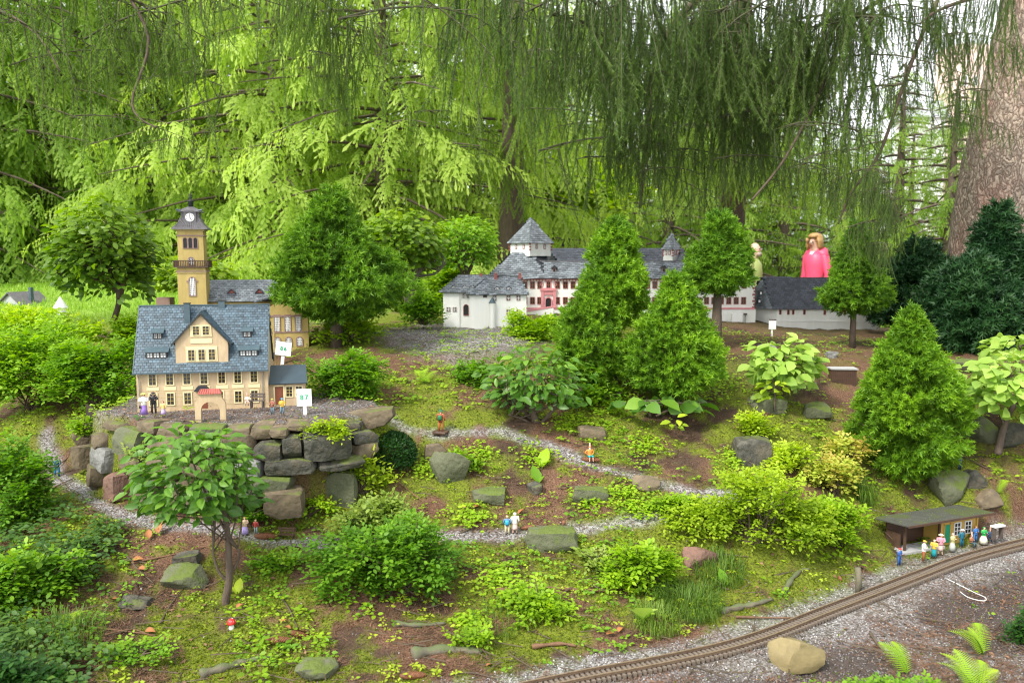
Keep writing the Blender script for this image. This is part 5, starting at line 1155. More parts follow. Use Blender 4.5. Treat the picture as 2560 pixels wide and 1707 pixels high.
# ================================================================ FIGURES
def skinbody(pts, edges, rad, root=0, sub=1):
    me = bpy.data.meshes.new('body_tmp'); me.from_pydata(pts, edges, []); me.update()
    o = bpy.data.objects.new('body_tmp', me); COL.objects.link(o)
    sk = o.modifiers.new('s', 'SKIN'); sk.use_smooth_shade = True
    for i, r in enumerate(rad):
        v = me.skin_vertices[0].data[i]; v.radius = (r, r) if not hasattr(r, '__len__') else r; v.use_root = (i == root)
    if sub: ss = o.modifiers.new('u', 'SUBSURF'); ss.levels = sub; ss.render_levels = sub
    dg = bpy.context.evaluated_depsgraph_get(); ev = o.evaluated_get(dg)
    m2 = bpy.data.meshes.new_from_object(ev); bpy.data.objects.remove(o); bpy.data.meshes.remove(me); return m2
def pose(kind='stand', arms='down', wide=.055):
    J = {'pel': (0,0,.50), 'waist': (0,0,.60), 'chest': (0,0,.74), 'neck': (0,-.005,.835), 'head': (0,-.012,.90), 'top': (0,-.008,.955)}
    for sg, q in ((-1,'l'),(1,'r')):
        J['hip'+q] = (sg*.055,0,.48); J['kn'+q] = (sg*wide*1.1,-.012,.27); J['an'+q] = (sg*wide*1.2,.0,.045); J['to'+q] = (sg*wide*1.5,-.06,.022)
        J['sh'+q] = (sg*.105,0,.79)
        if arms == 'down': J['el'+q] = (sg*.145,.012,.635); J['ha'+q] = (sg*.15,-.03,.50)
        elif arms == 'front': J['el'+q] = (sg*.14,-.01,.65); J['ha'+q] = (sg*.06,-.13,.66)
        elif arms == 'reach': J['el'+q] = (.2 if sg > 0 else -.13,-.03,.70 if sg > 0 else .64); J['ha'+q] = (.34,-.07,.66) if sg > 0 else (-.09,-.11,.56)
        elif arms == 'hips': J['el'+q] = (sg*.19,.03,.66); J['ha'+q] = (sg*.1,-.05,.56)
        elif arms == 'back': J['el'+q] = (sg*.15,.05,.65); J['ha'+q] = (sg*.04,.09,.55)
    if kind == 'sit':
        dz = -.22
        for k in list(J):
            if k[:2] not in ('kn','an','to'): x, y, z = J[k]; J[k] = (x, y, z+dz)
        for sg, q in ((-1,'l'),(1,'r')): J['kn'+q] = (sg*.075,-.21,.29); J['an'+q] = (sg*.08,-.21,.05); J['to'+q] = (sg*.085,-.27,.025)
    return J
def person_body(J, skin, name='body', par=None, H=1.0, real=False):
    K = ['pel','waist','chest','neck','head','top','hipl','knl','anl','tol','hipr','knr','anr','tor','shl','ell','hal','shr','elr','har']
    rad = {'pel':.062,'waist':.058,'chest':.072,'neck':.026,'head':.052,'top':.032,'hip':.05,'kn':.034,'an':.021,'to':.017,'sh':.032,'el':.023,'ha':.018}
    P_ = [J[k] for k in K]; ix = {k: i for i, k in enumerate(K)}
    E = [('pel','waist'),('waist','chest'),('chest','neck'),('neck','head'),('head','top')]
    for q in 'lr': E += [('pel','hip'+q),('hip'+q,'kn'+q),('kn'+q,'an'+q),('an'+q,'to'+q),('chest','sh'+q),('sh'+q,'el'+q),('el'+q,'ha'+q)]
    R_ = [rad.get(k) or rad[k[:-1]] for k in K]
    # nose, and fingers as short chains rooted in the palm
    hd = J['head']; P_.append((hd[0], hd[1]-(.060 if real else .062), hd[2]-.008)); R_.append(.006 if real else .010); E2 = [(ix[a], ix[b]) for a, b in E] + [(ix['head'], len(P_)-1)]
    if real:
        for q in 'lr':
            h = Vector(J['ha'+q]); d = (h - Vector(J['el'+q])).normalized(); side = d.cross(Vector((0,1,0))).normalized()
            for k in range(5):
                o = side*(k-2)*.009 if k else side*.022; a = h + d*.02 + o; b = a + d*(.028 if k else .018) + (side*.012 if not k else Vector((0,-.008,0)))
                n = len(P_); P_ += [tuple(a), tuple(b)]; R_ += [.0055,.0048]; E2 += [(ix['ha'+q], n), (n, n+1)]
    me = skinbody([tuple(c*H for c in p) for p in P_], E2, [r*H for r in R_]); me.name = name
    me.materials.append(MATS[skin]); return link(name, me, None, par)
def loft(rings, n=12):
    """rings: (centre, rx, ry) stacked; closed"""
    V = []; F = []
    for c, rx, ry in rings:
        for k in range(n): a = 2*math.pi*k/n; V.append((c[0]+rx*math.cos(a), c[1]+ry*math.sin(a), c[2]))
    for i in range(len(rings)-1):
        for k in range(n): F.append((i*n+k, i*n+(k+1)%n, (i+1)*n+(k+1)%n, (i+1)*n+k))
    F.append(tuple(range(n-1,-1,-1))); F.append(tuple((len(rings)-1)*n+k for k in range(n))); return V, F
def dress(t, J, H, top, bottom, skirt=False, hat=None, hair=None, shoes=(.04,.03,.02), shorts=False, skirt_len=.08, sleeve=True, hatkind='cap', wide=.12, kx=1.0):
    def part(name, VF, c):
        b = MB()
        for V, F in VF: b.add(V, F)
        b.scale(H); return b.obj(name, c if isinstance(c, str) else paint(c), t, True)
    pz = J['pel']; dz = pz[2]-.50
    sit = J['knl'][1] < -.1
    tz = [((0,0,.46+dz),.094,.078),((0,0,.52+dz),.096,.080),((0,0,.61+dz),.088,.074),((0,0,.71+dz),.108,.084),((0,0,.785+dz),.106,.076),((0,0,.828+dz),.052,.046)]
    tz = [(q_, rx_*kx, ry_) for q_, rx_, ry_ in tz]
    vf = [loft(tz)]
    if sleeve:
        for q in 'lr':
            sh, el, ha = [Vector(J[k+q]) for k in ('sh','el','ha')]; vf.append(tubev([sh+(sh-el)*.08, sh, el, el+(ha-el)*.82], [.035,.041,.033,.028], 8))
    part('jacket' if not skirt else 'blouse', vf, top)
    if skirt and not sit: part('skirt', [loft([((0,0,skirt_len),wide,wide*.92),((0,0,.3),wide*.86,wide*.78),((0,0,.47),.094,.078),((0,0,.56),.084,.068)])], bottom)
    elif skirt: part('skirt', [loft([((0,-.02,.2),.10,.09),((0,0,.29),.105,.09),((0,0,.36),.085,.07)])] + [tubev([J['hip'+q], J['kn'+q], (J['an'+q][0], J['an'+q][1], .12)], [.062,.060,.07], 8) for q in 'lr'], bottom)
    else:
        vf = [loft([((0,0,.44+dz),.075,.062),((0,0,.50+dz),.086,.069),((0,0,.56+dz),.082,.066)])]
        for q in 'lr':
            a, b, c = [Vector(J[k+q]) for k in ('hip','kn','an')]
            vf.append(tubev([a+Vector((0,0,.02)), a, b, (b+(c-b)*.15) if shorts else c], [.046,.054,.042,.040 if shorts else .034], 8))
        part('trousers', vf, bottom)
    part('shoes', [tubev([Vector(J['an'+q])+Vector((0,.02,-.005)), Vector(J['an'+q])+Vector((0,-.02,-.018)), Vector(J['to'+q])], [.026,.026,.018], 8) for q in 'lr'], shoes)
    h = Vector(J['head'])
    if hair: part('hair', [loft([((h.x,h.y+.030,h.z-.045),.040,.030),((h.x,h.y+.028,h.z-.005),.058,.044),((h.x,h.y+.018,h.z+.035),.061,.052),((h.x,h.y+.006,h.z+.066),.045,.044),((h.x,h.y,h.z+.078),.015,.015)])], hair)
    if hat:
        if hatkind == 'brim': vf = [loft([((h.x,h.y,h.z+.030),.105,.098),((h.x,h.y,h.z+.040),.102,.096),((h.x,h.y,h.z+.044),.064,.062),((h.x,h.y,h.z+.085),.055,.052),((h.x,h.y,h.z+.092),.03,.03)])]
        elif hatkind == 'top': vf = [loft([((h.x,h.y,h.z+.035),.085,.08),((h.x,h.y,h.z+.045),.083,.078),((h.x,h.y,h.z+.047),.054,.054),((h.x,h.y,h.z+.13),.055,.055)])]
        else: vf = [loft([((h.x,h.y+.005,h.z+.028),.063,.062),((h.x,h.y+.004,h.z+.055),.062,.06),((h.x,h.y,h.z+.082),.035,.035)]), loft([((h.x,h.y-.055,h.z+.030),.045,.035),((h.x,h.y-.055,h.z+.038),.043,.033)])]
        part('hat', vf, hat)
def figurine(u, v, label, top, bottom, Y=None, px=50, rz=0, arms='down', kind='stand', skirt=False, hat=None, hair=(.12,.06,.03), hatkind='cap', shoes=(.04,.03,.02), extra=None, shorts=False, dzp=0, **kw):
    p = P(u, v, Y) if Y else G(u, v); s = mpp(p[1], p[2]); H = px*s*(1/.98 if kind != 'sit' else 1/.80)
    t = empty('figurine', (p[0], p[1], p[2]+dzp), R(rz), label, 'figurine', 'painted figurines'); t.scale = (1.25, 1.25, 1.04)
    J = pose(kind, arms); person_body(J, 'skin_fig', 'body', t, H); dress(t, J, H, top, bottom, skirt, hat, hair, shoes, shorts, hatkind=hatkind, **kw)
    def ex(name, m, f):
        b = MB(); f(b); b.scale(H); b.obj(name, m if isinstance(m, str) else paint(m), t, True)
    if extra: extra(ex, J)
    return t
WHT, BLK, BLU, YEL, PUR, BRN, TEA, PNK = (.78,.76,.72), (.02,.02,.025), (.04,.12,.35), (.70,.45,.06), (.30,.18,.55), (.20,.08,.04), (.02,.28,.32), (.62,.28,.36)
def figures():
    figurine(361, 1040, 'figurine of a woman in white blouse and long purple skirt with flowered hat', WHT, PUR, 2.44, 56, 20, 'front', skirt=True, hat=(.65,.6,.15), hatkind='brim', shoes=(.75,.7,.35),
             extra=lambda ex, J: ex('handbag', 'black', lambda b: b.box(-.15,-.10,-.10,-.04,.36,.48)))
    figurine(385, 1034, 'figurine of a man in black suit beside the purple skirted woman', BLK, (.05,.05,.055), 2.47, 52, 15, 'front', hat=BLK, hatkind='brim', hair=None)
    figurine(409, 1040, 'figurine of a small girl in lilac dress and yellow top by the house corner', (.72,.5,.2), (.50,.38,.66), 2.45, 37, -10, 'down', skirt=True, hair=(.35,.13,.05), skirt_len=.12, wide=.14)
    figurine(619, 1012, 'figurine in pale clothes sitting on the bench at the cream house', (.72,.62,.55), (.62,.45,.40), 2.55, 26, 10, 'front', 'sit', hair=(.3,.15,.06), extra=lambda ex, J: ex('walking_stick', 'grey_wood', lambda b: b.tube([(.12,-.14,.5),(.34,-.40,.0)], .012, 5)))
    figurine(682, 1037, 'figurine of a workman in brown coat and yellow hat near the annex', (.28,.10,.06), (.16,.22,.26), 2.46, 40, -25, 'front', hat=YEL, hair=None)
    figurine(706, 1036, 'figurine of a workman in yellow jacket and blue cap near sign 87', YEL, (.16,.24,.30), 2.46, 40, 20, 'front', hat=(.05,.40,.62), hair=None)
    def pack(c):
        def f(ex, J):
            ex('backpack', c, lambda b: b.add(*loft([((0,.11,.55),.07,.045),((0,.115,.60),.088,.055),((0,.115,.72),.085,.055),((0,.11,.77),.06,.04)])))
        return f
    t = figurine(1102, 1084, 'figurine of a hiker with green backpack walking on the upper gravel path', (.34,.09,.04), (.42,.15,.05), None, 54, 165, 'down', hat=(.03,.14,.06), hatkind='brim', hair=None, extra=pack((.02,.16,.06)), dzp=.006)
    me = stone_mesh(.042, .036, .012, 5, .8, .05, m='brown_wood'); link('base', me, None, t)
    figurine(1474, 1152, 'figurine with white beard in orange shirt and turquoise shorts sitting on a pine cone', (.78,.27,.05), (.02,.40,.42), None, 38, 15, 'hips', 'sit', hat=(.6,.2,.08), hair=None, shorts=True,
             extra=lambda ex, J: ex('beard', WHT, lambda b: b.add(*loft([((0,-.03,.59),.02,.02),((0,-.04,.63),.05,.035),((0,-.045,.67),.048,.03)]))))
    figurine(1268, 1336, 'figurine of a hiker with bright blue backpack seen from behind on the lower path', (.10,.20,.38), (.66,.58,.38), None, 48, 178, 'down', hair=(.5,.35,.2), extra=pack((.03,.36,.60)), shoes=(.05,.06,.08))
    figurine(1287, 1334, 'figurine of a woman in white blouse and pale pink skirt beside the blue backpack', WHT, (.68,.48,.46), None, 53, 190, 'down', skirt=True, hair=WHT, skirt_len=.22)
    figurine(1916, 1228, 'figurine of a man in yellow jacket stretching his arm by the small bench', YEL, (.10,.06,.05), None, 52, 10, 'reach', hair=(.2,.07,.04), extra=lambda ex, J: ex('scarf', WHT, lambda b: b.add(*loft([((0,-.06,.62),.03,.02),((0,-.065,.74),.035,.02),((0,-.04,.82),.05,.04)]))))
    figurine(1860, 1226, 'small figurine in brown coat with yellow hat sitting below the block stone', (.36,.11,.05), (.30,.09,.05), None, 30, 25, 'front', 'sit', hat=(.75,.5,.12), hair=None)
    figurine(143, 1192, 'figurine of a man in dark jacket and blue trousers on the left path', (.03,.10,.13), (.03,.22,.42), None, 50, 200, 'back', hair=(.28,.2,.15))
    figurine(613, 1336, 'figurine in lilac dress behind the leaning tree trunk', (.60,.45,.30), (.46,.36,.75), None, 44, 20, 'front', skirt=True, hair=(.5,.32,.1), wide=.15)
    figurine(640, 1334, 'figurine of a child in red jacket and grey trousers next to the lilac dress', (.36,.05,.04), (.30,.36,.38), None, 36, -10, 'down', hair=(.6,.45,.2))
    figurine(2398, 1184, 'lone figurine in dark blue suit standing on the mossy rock', (.03,.09,.14), (.02,.06,.09), None, 38, 30, 'front', hat=(.1,.3,.4), hair=None, dzp=.012)
    Z = 0.002
    def st(u, v, label, top, bottom, px, rz, **kw):
        p = PZ(u, v, .004); return figurine(u, v, label, top, bottom, float(p[1]), px*1.12, rz, **kw)
    st(2247, 1414, 'figurine of a stationmaster in blue uniform and red cap left of the halt', BLU, (.03,.10,.30), 40, 30, arms='front', hat=(.55,.05,.05), hair=None)
    st(2308, 1403, 'stout figurine in white shirt, brown trousers and yellow cap at the halt', WHT, (.33,.10,.04), 47, 60, arms='front', hat=YEL, hair=None)
    st(2334, 1393, 'figurine of a woman in yellow blouse and teal skirt with headscarf', YEL, TEA, 40, -40, arms='front', skirt=True, hair=(.6,.5,.35))
    st(2350, 1386, 'figurine of a woman in pink coat with big cream hat at the halt', PNK, (.66,.50,.46), 46, -20, arms='front', skirt=True, hat=(.72,.68,.42), hatkind='brim', hair=(.3,.1,.08), skirt_len=.2, wide=.09)
    st(2380, 1377, 'figurine of a lady in long pale grey dress by the shelter post', (.55,.52,.25), (.50,.52,.48), 40, 30, arms='front', skirt=True, hair=(.55,.5,.4), wide=.15, skirt_len=.03)
    st(2403, 1367, 'figurine in teal uniform with white hat before the green door', (.02,.14,.20), (.02,.12,.18), 40, 20, arms='down', hat=WHT, hatkind='brim', hair=None)
    st(2427, 1366, 'small seated figurine with brown jacket before the station windows', (.35,.14,.07), (.05,.10,.12), 28, 30, arms='front', kind='sit', hair=(.25,.1,.05))
    st(2437, 1356, 'figurine in checked blue jacket below the right station window', (.05,.18,.48), (.05,.16,.36), 38, 15, arms='front', hair=(.5,.25,.1))
    st(2458, 1359, 'figurine of a woman in green shawl and wide white dress', (.03,.38,.08), (.74,.74,.60), 38, 10, arms='front', skirt=True, hair=(.05,.3,.08), wide=.19, skirt_len=.02)
    st(2474, 1352, 'figurine in dark blue clothes sitting right of the white dress', (.04,.08,.16), (.03,.05,.09), 28, -30, arms='front', kind='sit', hair=(.25,.08,.05))
figures()
bench('bench', 1888, 1228, None, 40, 'small dark red bench between the two figurines on the slope', R(-5), 'brown_wood', 22)
def people():
    def mk(u, vtop, headz, Y, H, label, rz, top, bottom, arms, fem):
        p = P(u, vtop, Y); base = (p[0], p[1], p[2]-H); t = empty('person', base, R(rz), label, 'person'); t.scale = (1, 1, 1)
        J = pose('stand', arms)
        for sg, q in ((-1,'l'),(1,'r')): J['sh'+q] = (sg*.078,.004,.782); J['el'+q] = (sg*.112,.022,.635); J['ha'+q] = (sg*.112,-.03,.50)
        if fem: J['head'] = (0,-.022,.897); J['top'] = (0,-.022,.952)
        person_body(J, 'skin', 'body', t, H, True)
        dress(t, J, H, top, bottom, False, None, None, (.08,.06,.05), kx=.84)
        b = MB(); b.tube([(-.098,.006,.772),(-.07,.006,.797),(-.03,.006,.815),(.03,.006,.815),(.07,.006,.797),(.098,.006,.772)], [.030,.040,.043,.043,.040,.030], 10); b.scale(H); b.obj('shoulder_yoke', paint(top), t, True)
        h = Vector(J['head'])*H
        def part(name, VF, c):
            b = MB(); [b.add(*q) for q in VF]; b.scale(H); return b.obj(name, c if isinstance(c, str) else paint(c), t, True)
        hx, hy, hz = J['head']
        for sg in (-1, 1):
            b = MB(); b.lathe([(.003,-.004),(.006,-.002),(.006,.002),(.003,.004)], 8); b.v = [(x+sg*.019, y-.049+hy, z+hz+.004) for x,y,z in b.v]; b.scale(H); b.obj('eye', 'black', t)
            b = MB(); b.add(*loft([((sg*.052,hy+.004,hz-.018),.004,.008),((sg*.055,hy+.004,hz),.006,.013),((sg*.053,hy+.004,hz+.014),.004,.009)],8)); b.scale(H); b.obj('ear', 'skin', t, True)
        b = MB(); b.box(-.016,.016,hy-.053,hy-.049,hz-.034,hz-.029); b.scale(H); b.obj('mouth', 'red_trim', t)
        return t, part, (hx,hy,hz)
    t, part, (hx,hy,hz) = mk(2042, 574, 0, 10.9, 1.66, 'woman in bright pink rain jacket with short blond hair and glasses behind the castle', -58, (.80,.09,.19), (.05,.06,.10), 'down', True)
    hc = (.42,.25,.10)
    part('hair', [loft([((hx,hy+.040,hz-.062),.044,.024),((hx,hy+.034,hz-.045),.058,.036),((hx,hy+.026,hz-.01),.063,.043),((hx,hy+.018,hz+.030),.062,.050),((hx,hy+.008,hz+.062),.052,.050),((hx,hy+.002,hz+.076),.02,.02)], 16), loft([((hx,hy-.028,hz+.034),.036,.020),((hx,hy-.024,hz+.052),.044,.030),((hx,hy-.006,hz+.070),.03,.032)], 14)], hc)
    for sg in (-1,1): part('hair_side', [loft([((sg*.054,hy+.004,hz-.056),.008,.024),((sg*.058,hy+.002,hz-.035),.012,.030),((sg*.056,hy,hz),.012,.032),((sg*.054,hy-.006,hz+.035),.014,.034)], 10)], hc)
    b = MB()
    for sg in (-1, 1):
        for k in range(10):
            a0, a1 = 2*math.pi*k/10, 2*math.pi*(k+1)/10; b.tube([(sg*.020+.014*math.cos(a0),hy-.062,hz+.004+.011*math.sin(a0)),(sg*.020+.014*math.cos(a1),hy-.062,hz+.004+.011*math.sin(a1))], .0013, 4)
        b.tube([(sg*.034,hy-.060,hz+.006),(sg*.056,hy,hz+.004)], .002, 4)
    b.tube([(-.006,hy-.060,hz+.006),(.006,hy-.063,hz+.006)], .002, 4); b.scale(1.66); b.obj('glasses', 'black', t)
    part('hood', [loft([((0,.035,.80),.085,.050),((0,.045,.83),.080,.045),((0,.04,.855),.06,.03)])], (.80,.09,.19)); part('scarf', [loft([((0,-.060,.775),.012,.010),((0,-.052,.80),.020,.014),((0,-.03,.825),.026,.024)])], (.62,.62,.68))
    b = MB(); b.tube([(0,-.077,.48),(0,-.07,.6),(0,-.079,.71),(0,-.068,.79)], .003, 4); b.scale(1.66); b.obj('zip', paint((.85,.35,.42)), t)
    t, part, (hx,hy,hz) = mk(1882, 590, 0, 10.8, 1.74, 'bald man with grey beard in yellow green shirt behind a small spruce', 60, (.34,.40,.13), (.10,.09,.08), 'down', False)
    part('beard', [loft([((hx,hy-.040,hz-.058),.024,.016),((hx,hy-.038,hz-.038),.036,.024),((hx,hy-.046,hz-.024),.022,.012)])], (.40,.32,.26))
people()
# ================================================================ PINE CONES, MUSHROOM, TWIGS, LEAVES
def cone_mesh(seed=1):
    rng = np.random.default_rng(seed); n = 190; k = np.arange(n); t = (k+.5)/n; a = k*2.39996; Rr = .17*np.sin(np.pi*np.clip(t*.93+.05,0,1))**.6
    pos = np.stack([Rr*np.cos(a), t, Rr*np.sin(a)], -1); out = np.stack([np.cos(a), np.zeros(n), np.sin(a)], -1)
    T = np.array([(-.5,0,-.02),(.5,0,-.02),(.34,.8,.2),(0,1.05,.26),(-.34,.8,.2)]); F = np.array([(0,1,2),(0,2,4),(4,2,3)])
    V, F, r = scatter(T, F, pos*np.array([.8,1,.8]), frames(np.array([0,1.,0])+out*.25, out), np.full(n,.085), rng.beta(2,2,n), np.array([-.3,-.3,.1,.3,.1]))
    V2, F2 = tubev([(0,0,0),(0,.15,0),(0,.5,0),(0,.9,0),(0,1,0)], [.08,.12,.135,.08,.02], 9)
    tri = []; 
    for f in F2:
        for i in range(1, len(f)-1): tri.append((f[0], f[i], f[i+1]))
    V, F, r = join([(V, F, r), (np.array([tuple(v) for v in V2]), np.array(tri), np.full(len(V2), .1))]); return npmesh('pine_cone', V, F, r, 'cone')
CM = cone_mesh()
def pinecone(u, v, px, ang, label, tilt=0):
    p = G(u, v); L = px*mpp(p[1], p[2]); o = link('pine_cone', CM); o.scale = (L,L,L); d = Vector((math.cos(R(ang)), math.sin(R(ang)), 0))
    o.location = Vector(p) - d*L/2 + Vector((0,0,.12*L)); o.rotation_euler = (R(tilt), 0, R(ang)-math.pi/2); return tag(o, label, 'pine cone', 'fallen pine cones')
pinecone(664, 1346, 54, 0, 'long brown pine cone on the gravel path near the small bench'); pinecone(750, 1592, 60, -25, 'pale reddish pine cone lying on needles at the bottom, right of its dark neighbour')
pinecone(690, 1606, 58, 12, 'dark red pine cone lying on needles at the bottom left of the pale cone'); pinecone(1318, 1322, 34, 20, 'pine cone on the lower path right of the pink figurine'); pinecone(1409, 1310, 26, 80, 'upright looking short pine cone at the far edge of the lower path')
pinecone(742, 1374, 30, -30, 'small dark red pine cone below the brown bench'); pinecone(1476, 1153, 42, -10, 'pine cone serving as seat for the orange shirted figurine'); pinecone(845, 1460, 44, 40, 'pine cone half hidden under the front blueberry bush'); pinecone(2100, 1448, 24, 80, 'small round pine cone on the bank left of the wooden stake')
pinecone(1030, 1695, 60, 5, 'dark pine cone at the bottom edge of the picture')
def mushroom():
    p = G(579, 1570); s = mpp(p[1]); t = empty('toy_mushroom', tuple(p), 0, 'tiny red toy mushroom with white dots at the foot of the front tree', 'toy mushroom')
    b = MB(); b.lathe([(6,-4),(7,3),(6,10),(5,15)], 12); b.scale(s); b.obj('stem', 'white', t, True)
    b = MB(); b.lathe([(4,12),(11,13),(11.5,16),(9,22),(5,26),(1,27)], 16); b.scale(s); c = b.obj('cap', paint((.62,.03,.03)), t, True)
    for k in range(12):
        a = k*2.4; r_ = 3+7*((k*.37)%1); z = 27.3-(r_/11)**2*10; b = MB(); b.lathe([(.2,z-.8),(1.1,z-.3),(.8,z+.5),(.1,z+.7)], 6, (r_*math.cos(a), r_*math.sin(a))); b.scale(s); b.obj('dot', 'white', c)
mushroom()
def stick(pts, r_, label, m='twig', name='twig', cat='twig', group='twigs and roots on the ground', raise_=.004, jit=.0):
    W = [G(u, v) for u, v in pts]; o0 = W[0]; S = smoothpts([q - o0 + np.array([0,0,raise_]) for q in W], 5); n = len(S)
    b = MB(); b.tube(S, [r_*(1-.6*i/n) * (1+.25*math.sin(i*1.7)) for i in range(n)], 7); o = b.obj(name, m, None, True); o.location = tuple(o0); return tag(o, label, cat, group)
stick([(330,1410),(470,1380),(600,1345)],.003,'thin dark twig lying left of the front tree below the gravel path','twig_red'); stick([(318,1395),(350,1430),(385,1462)],.003,'short slanting twig left of the flat dark stone','twig')
stick([(425,1352),(455,1370),(480,1377)],.0025,'reddish twig stub on the gravel near the dry leaves','twig_red'); stick([(700,1490),(725,1530),(745,1575)],.0032,'brown bent twig above the two bottom pine cones','twig')
stick([(190,1565),(290,1578),(390,1590)],.003,'long dark twig on moss in the lower left','twig_red'); stick([(400,1560),(430,1510),(460,1470)],.0028,'thin twig leaning over needles left of the trunk','twig')
stick([(262,1590),(330,1577),(380,1592),(430,1600)],.0024,'wavy thin twig under the left twig','twig_red'); stick([(1150,1335),(1230,1300)],.002,'thin twig beside the lower path left of the hikers','twig')
stick([(1020,1262),(1090,1300)],.0022,'curved pale twig right of the upright boulder','twig_red'); stick([(985,1200),(1050,1250),(1075,1270)],.0022,'slender twig across the moss under the tilted slab','twig_red')
stick([(1120,1690),(1180,1685),(1240,1700)],.0028,'twig at the bottom edge near the railway','twig'); stick([(1550,1215),(1640,1205)],.002,'red twig on the middle path','twig_red')
stick([(2150,1500),(2230,1570)],.0028,'thin twig beside the track bank','twig_red'); stick([(1840,1545),(1990,1548)],.0035,'reddish twig bundle under the big root','twig_red'); stick([(2175,1585),(2200,1620),(2240,1650)],.0042,'brown stick lying on the dark gravel yard','twig')
stick([(2280,1190),(2340,1230),(2420,1300)],.0025,'long thin twig on red needles above the station','twig'); stick([(2380,1130),(2470,1175),(2545,1215)],.0025,'straight twig on the needle bank at the right edge','twig'); stick([(90,1190),(165,1150),(175,1120)],.0022,'thin twig crossing beside the blue trousered figurine','twig'); stick([(110,1165),(160,1210),(190,1240)],.0028,'thin twig lying along the left path','twig')
stick([(1800,1532),(1850,1520),(1890,1512),(1930,1500)],.011,'thick pale root along the bank above the track, left piece','bark_grey','root','root'); stick([(1962,1482),(1975,1455),(2000,1430),(2022,1425)],.009,'thick curved root right of the other root','bark_grey','root','root')
stick([(1030,1640),(1110,1628),(1205,1632)],.017,'thick mossy root lying at the bottom centre','bark_grey','root','root'); stick([(985,1562),(1050,1566),(1115,1560)],.008,'short grey root on moss above the thick root','bark_grey','root','root')
stick([(500,1690),(560,1672),(620,1655),(680,1645)],.012,'mossy root at the bottom left of centre','bark_grey','root','root'); stick([(1240,1480),(1350,1472),(1450,1478),(1520,1480)],.007,'long reddish root under the weeds in the centre','twig_red','root','root'); stick([(1330,1620),(1400,1612),(1440,1618)],.006,'short reddish root right of bright moss','twig_red','root','root')
def stake():
    p = G(2144, 1480); s = mpp(p[1]); b = MB(); b.tube([(0,0,-.02),(2*s,0,30*s),(-3*s,0,66*s)], [8*s,8*s,7*s], 9); o = b.obj('wooden_stake','bark_grey',None,True); o.location = tuple(p); tag(o,'short grey wooden stake in the bank left of the station','stake')
stake()
def cable():
    pts = [(2368,1446),(2400,1462),(2440,1482),(2462,1492),(2464,1500),(2448,1500),(2420,1492),(2400,1478)]
    W = [PZ(u, v, .006) for u, v in pts]; o0 = W[0]; b = MB(); b.tube(smoothpts([q-o0 for q in W], 6), .0010, 7); o = b.obj('white_cable','white',None,True); o.location = tuple(o0); tag(o,'loop of thin white cable on the gravel right of the track','cable')
cable()
DL = npmesh('dead_leaf', L_BIG[0]*np.array([1,1,2.2]), L_BIG[1], np.linspace(.2,.8,10), 'dead_leaf')
def deadleaf(u, v, px, label, rz, tilt=10, m=None):
    px *= .78
    p = G(u, v); L = px*mpp(p[1], p[2]); o = link('fallen_leaf', DL); o.scale = (L,L,L); o.location = (p[0], p[1], p[2]+.006); o.rotation_euler = (R(tilt), R(random.uniform(-20,20)), R(rz)); tag(o, label, 'fallen leaf', 'big fallen leaves')
for q in [(330,1408,36,'curled orange brown leaf left of the front tree',-70,20),(345,1425,30,'pale pinkish leaf beside the curled leaf',-100,12),(275,1505,30,'orange leaf on the dark moss at the left',-80,10),(362,1582,34,'rust coloured leaf under the left twig',-90,10),
          (395,1340,50,'upright rust brown leaf above the gravel path',-20,60),(372,1352,34,'narrow rust leaf standing left of the taller one',20,60),(205,1700,50,'lobed dry leaf at the bottom edge',-160,15),(590,1525,24,'small white fallen petal right of the trunk',-40,30),
          (1295,1290,34,'pale brown leaf behind the pink figurine',-60,30),(1180,1275,34,'long brown leaf beside the lower path',-60,12),(1515,1590,34,'orange brown leaf near the grass bank',-80,12),(1545,1585,30,'curled tan leaf touching the orange brown one',-40,25),(1215,1670,24,'small pinkish leaf at the bottom centre',-60,8),
          (710,1575,30,'tan leaf touching the pale pine cone',-120,20),(700,1560,22,'small tan leaf above the pale pine cone',-60,20),(20,1700,60,'pinkish brown leaf in the bottom left corner',-20,10)]: deadleaf(*q)
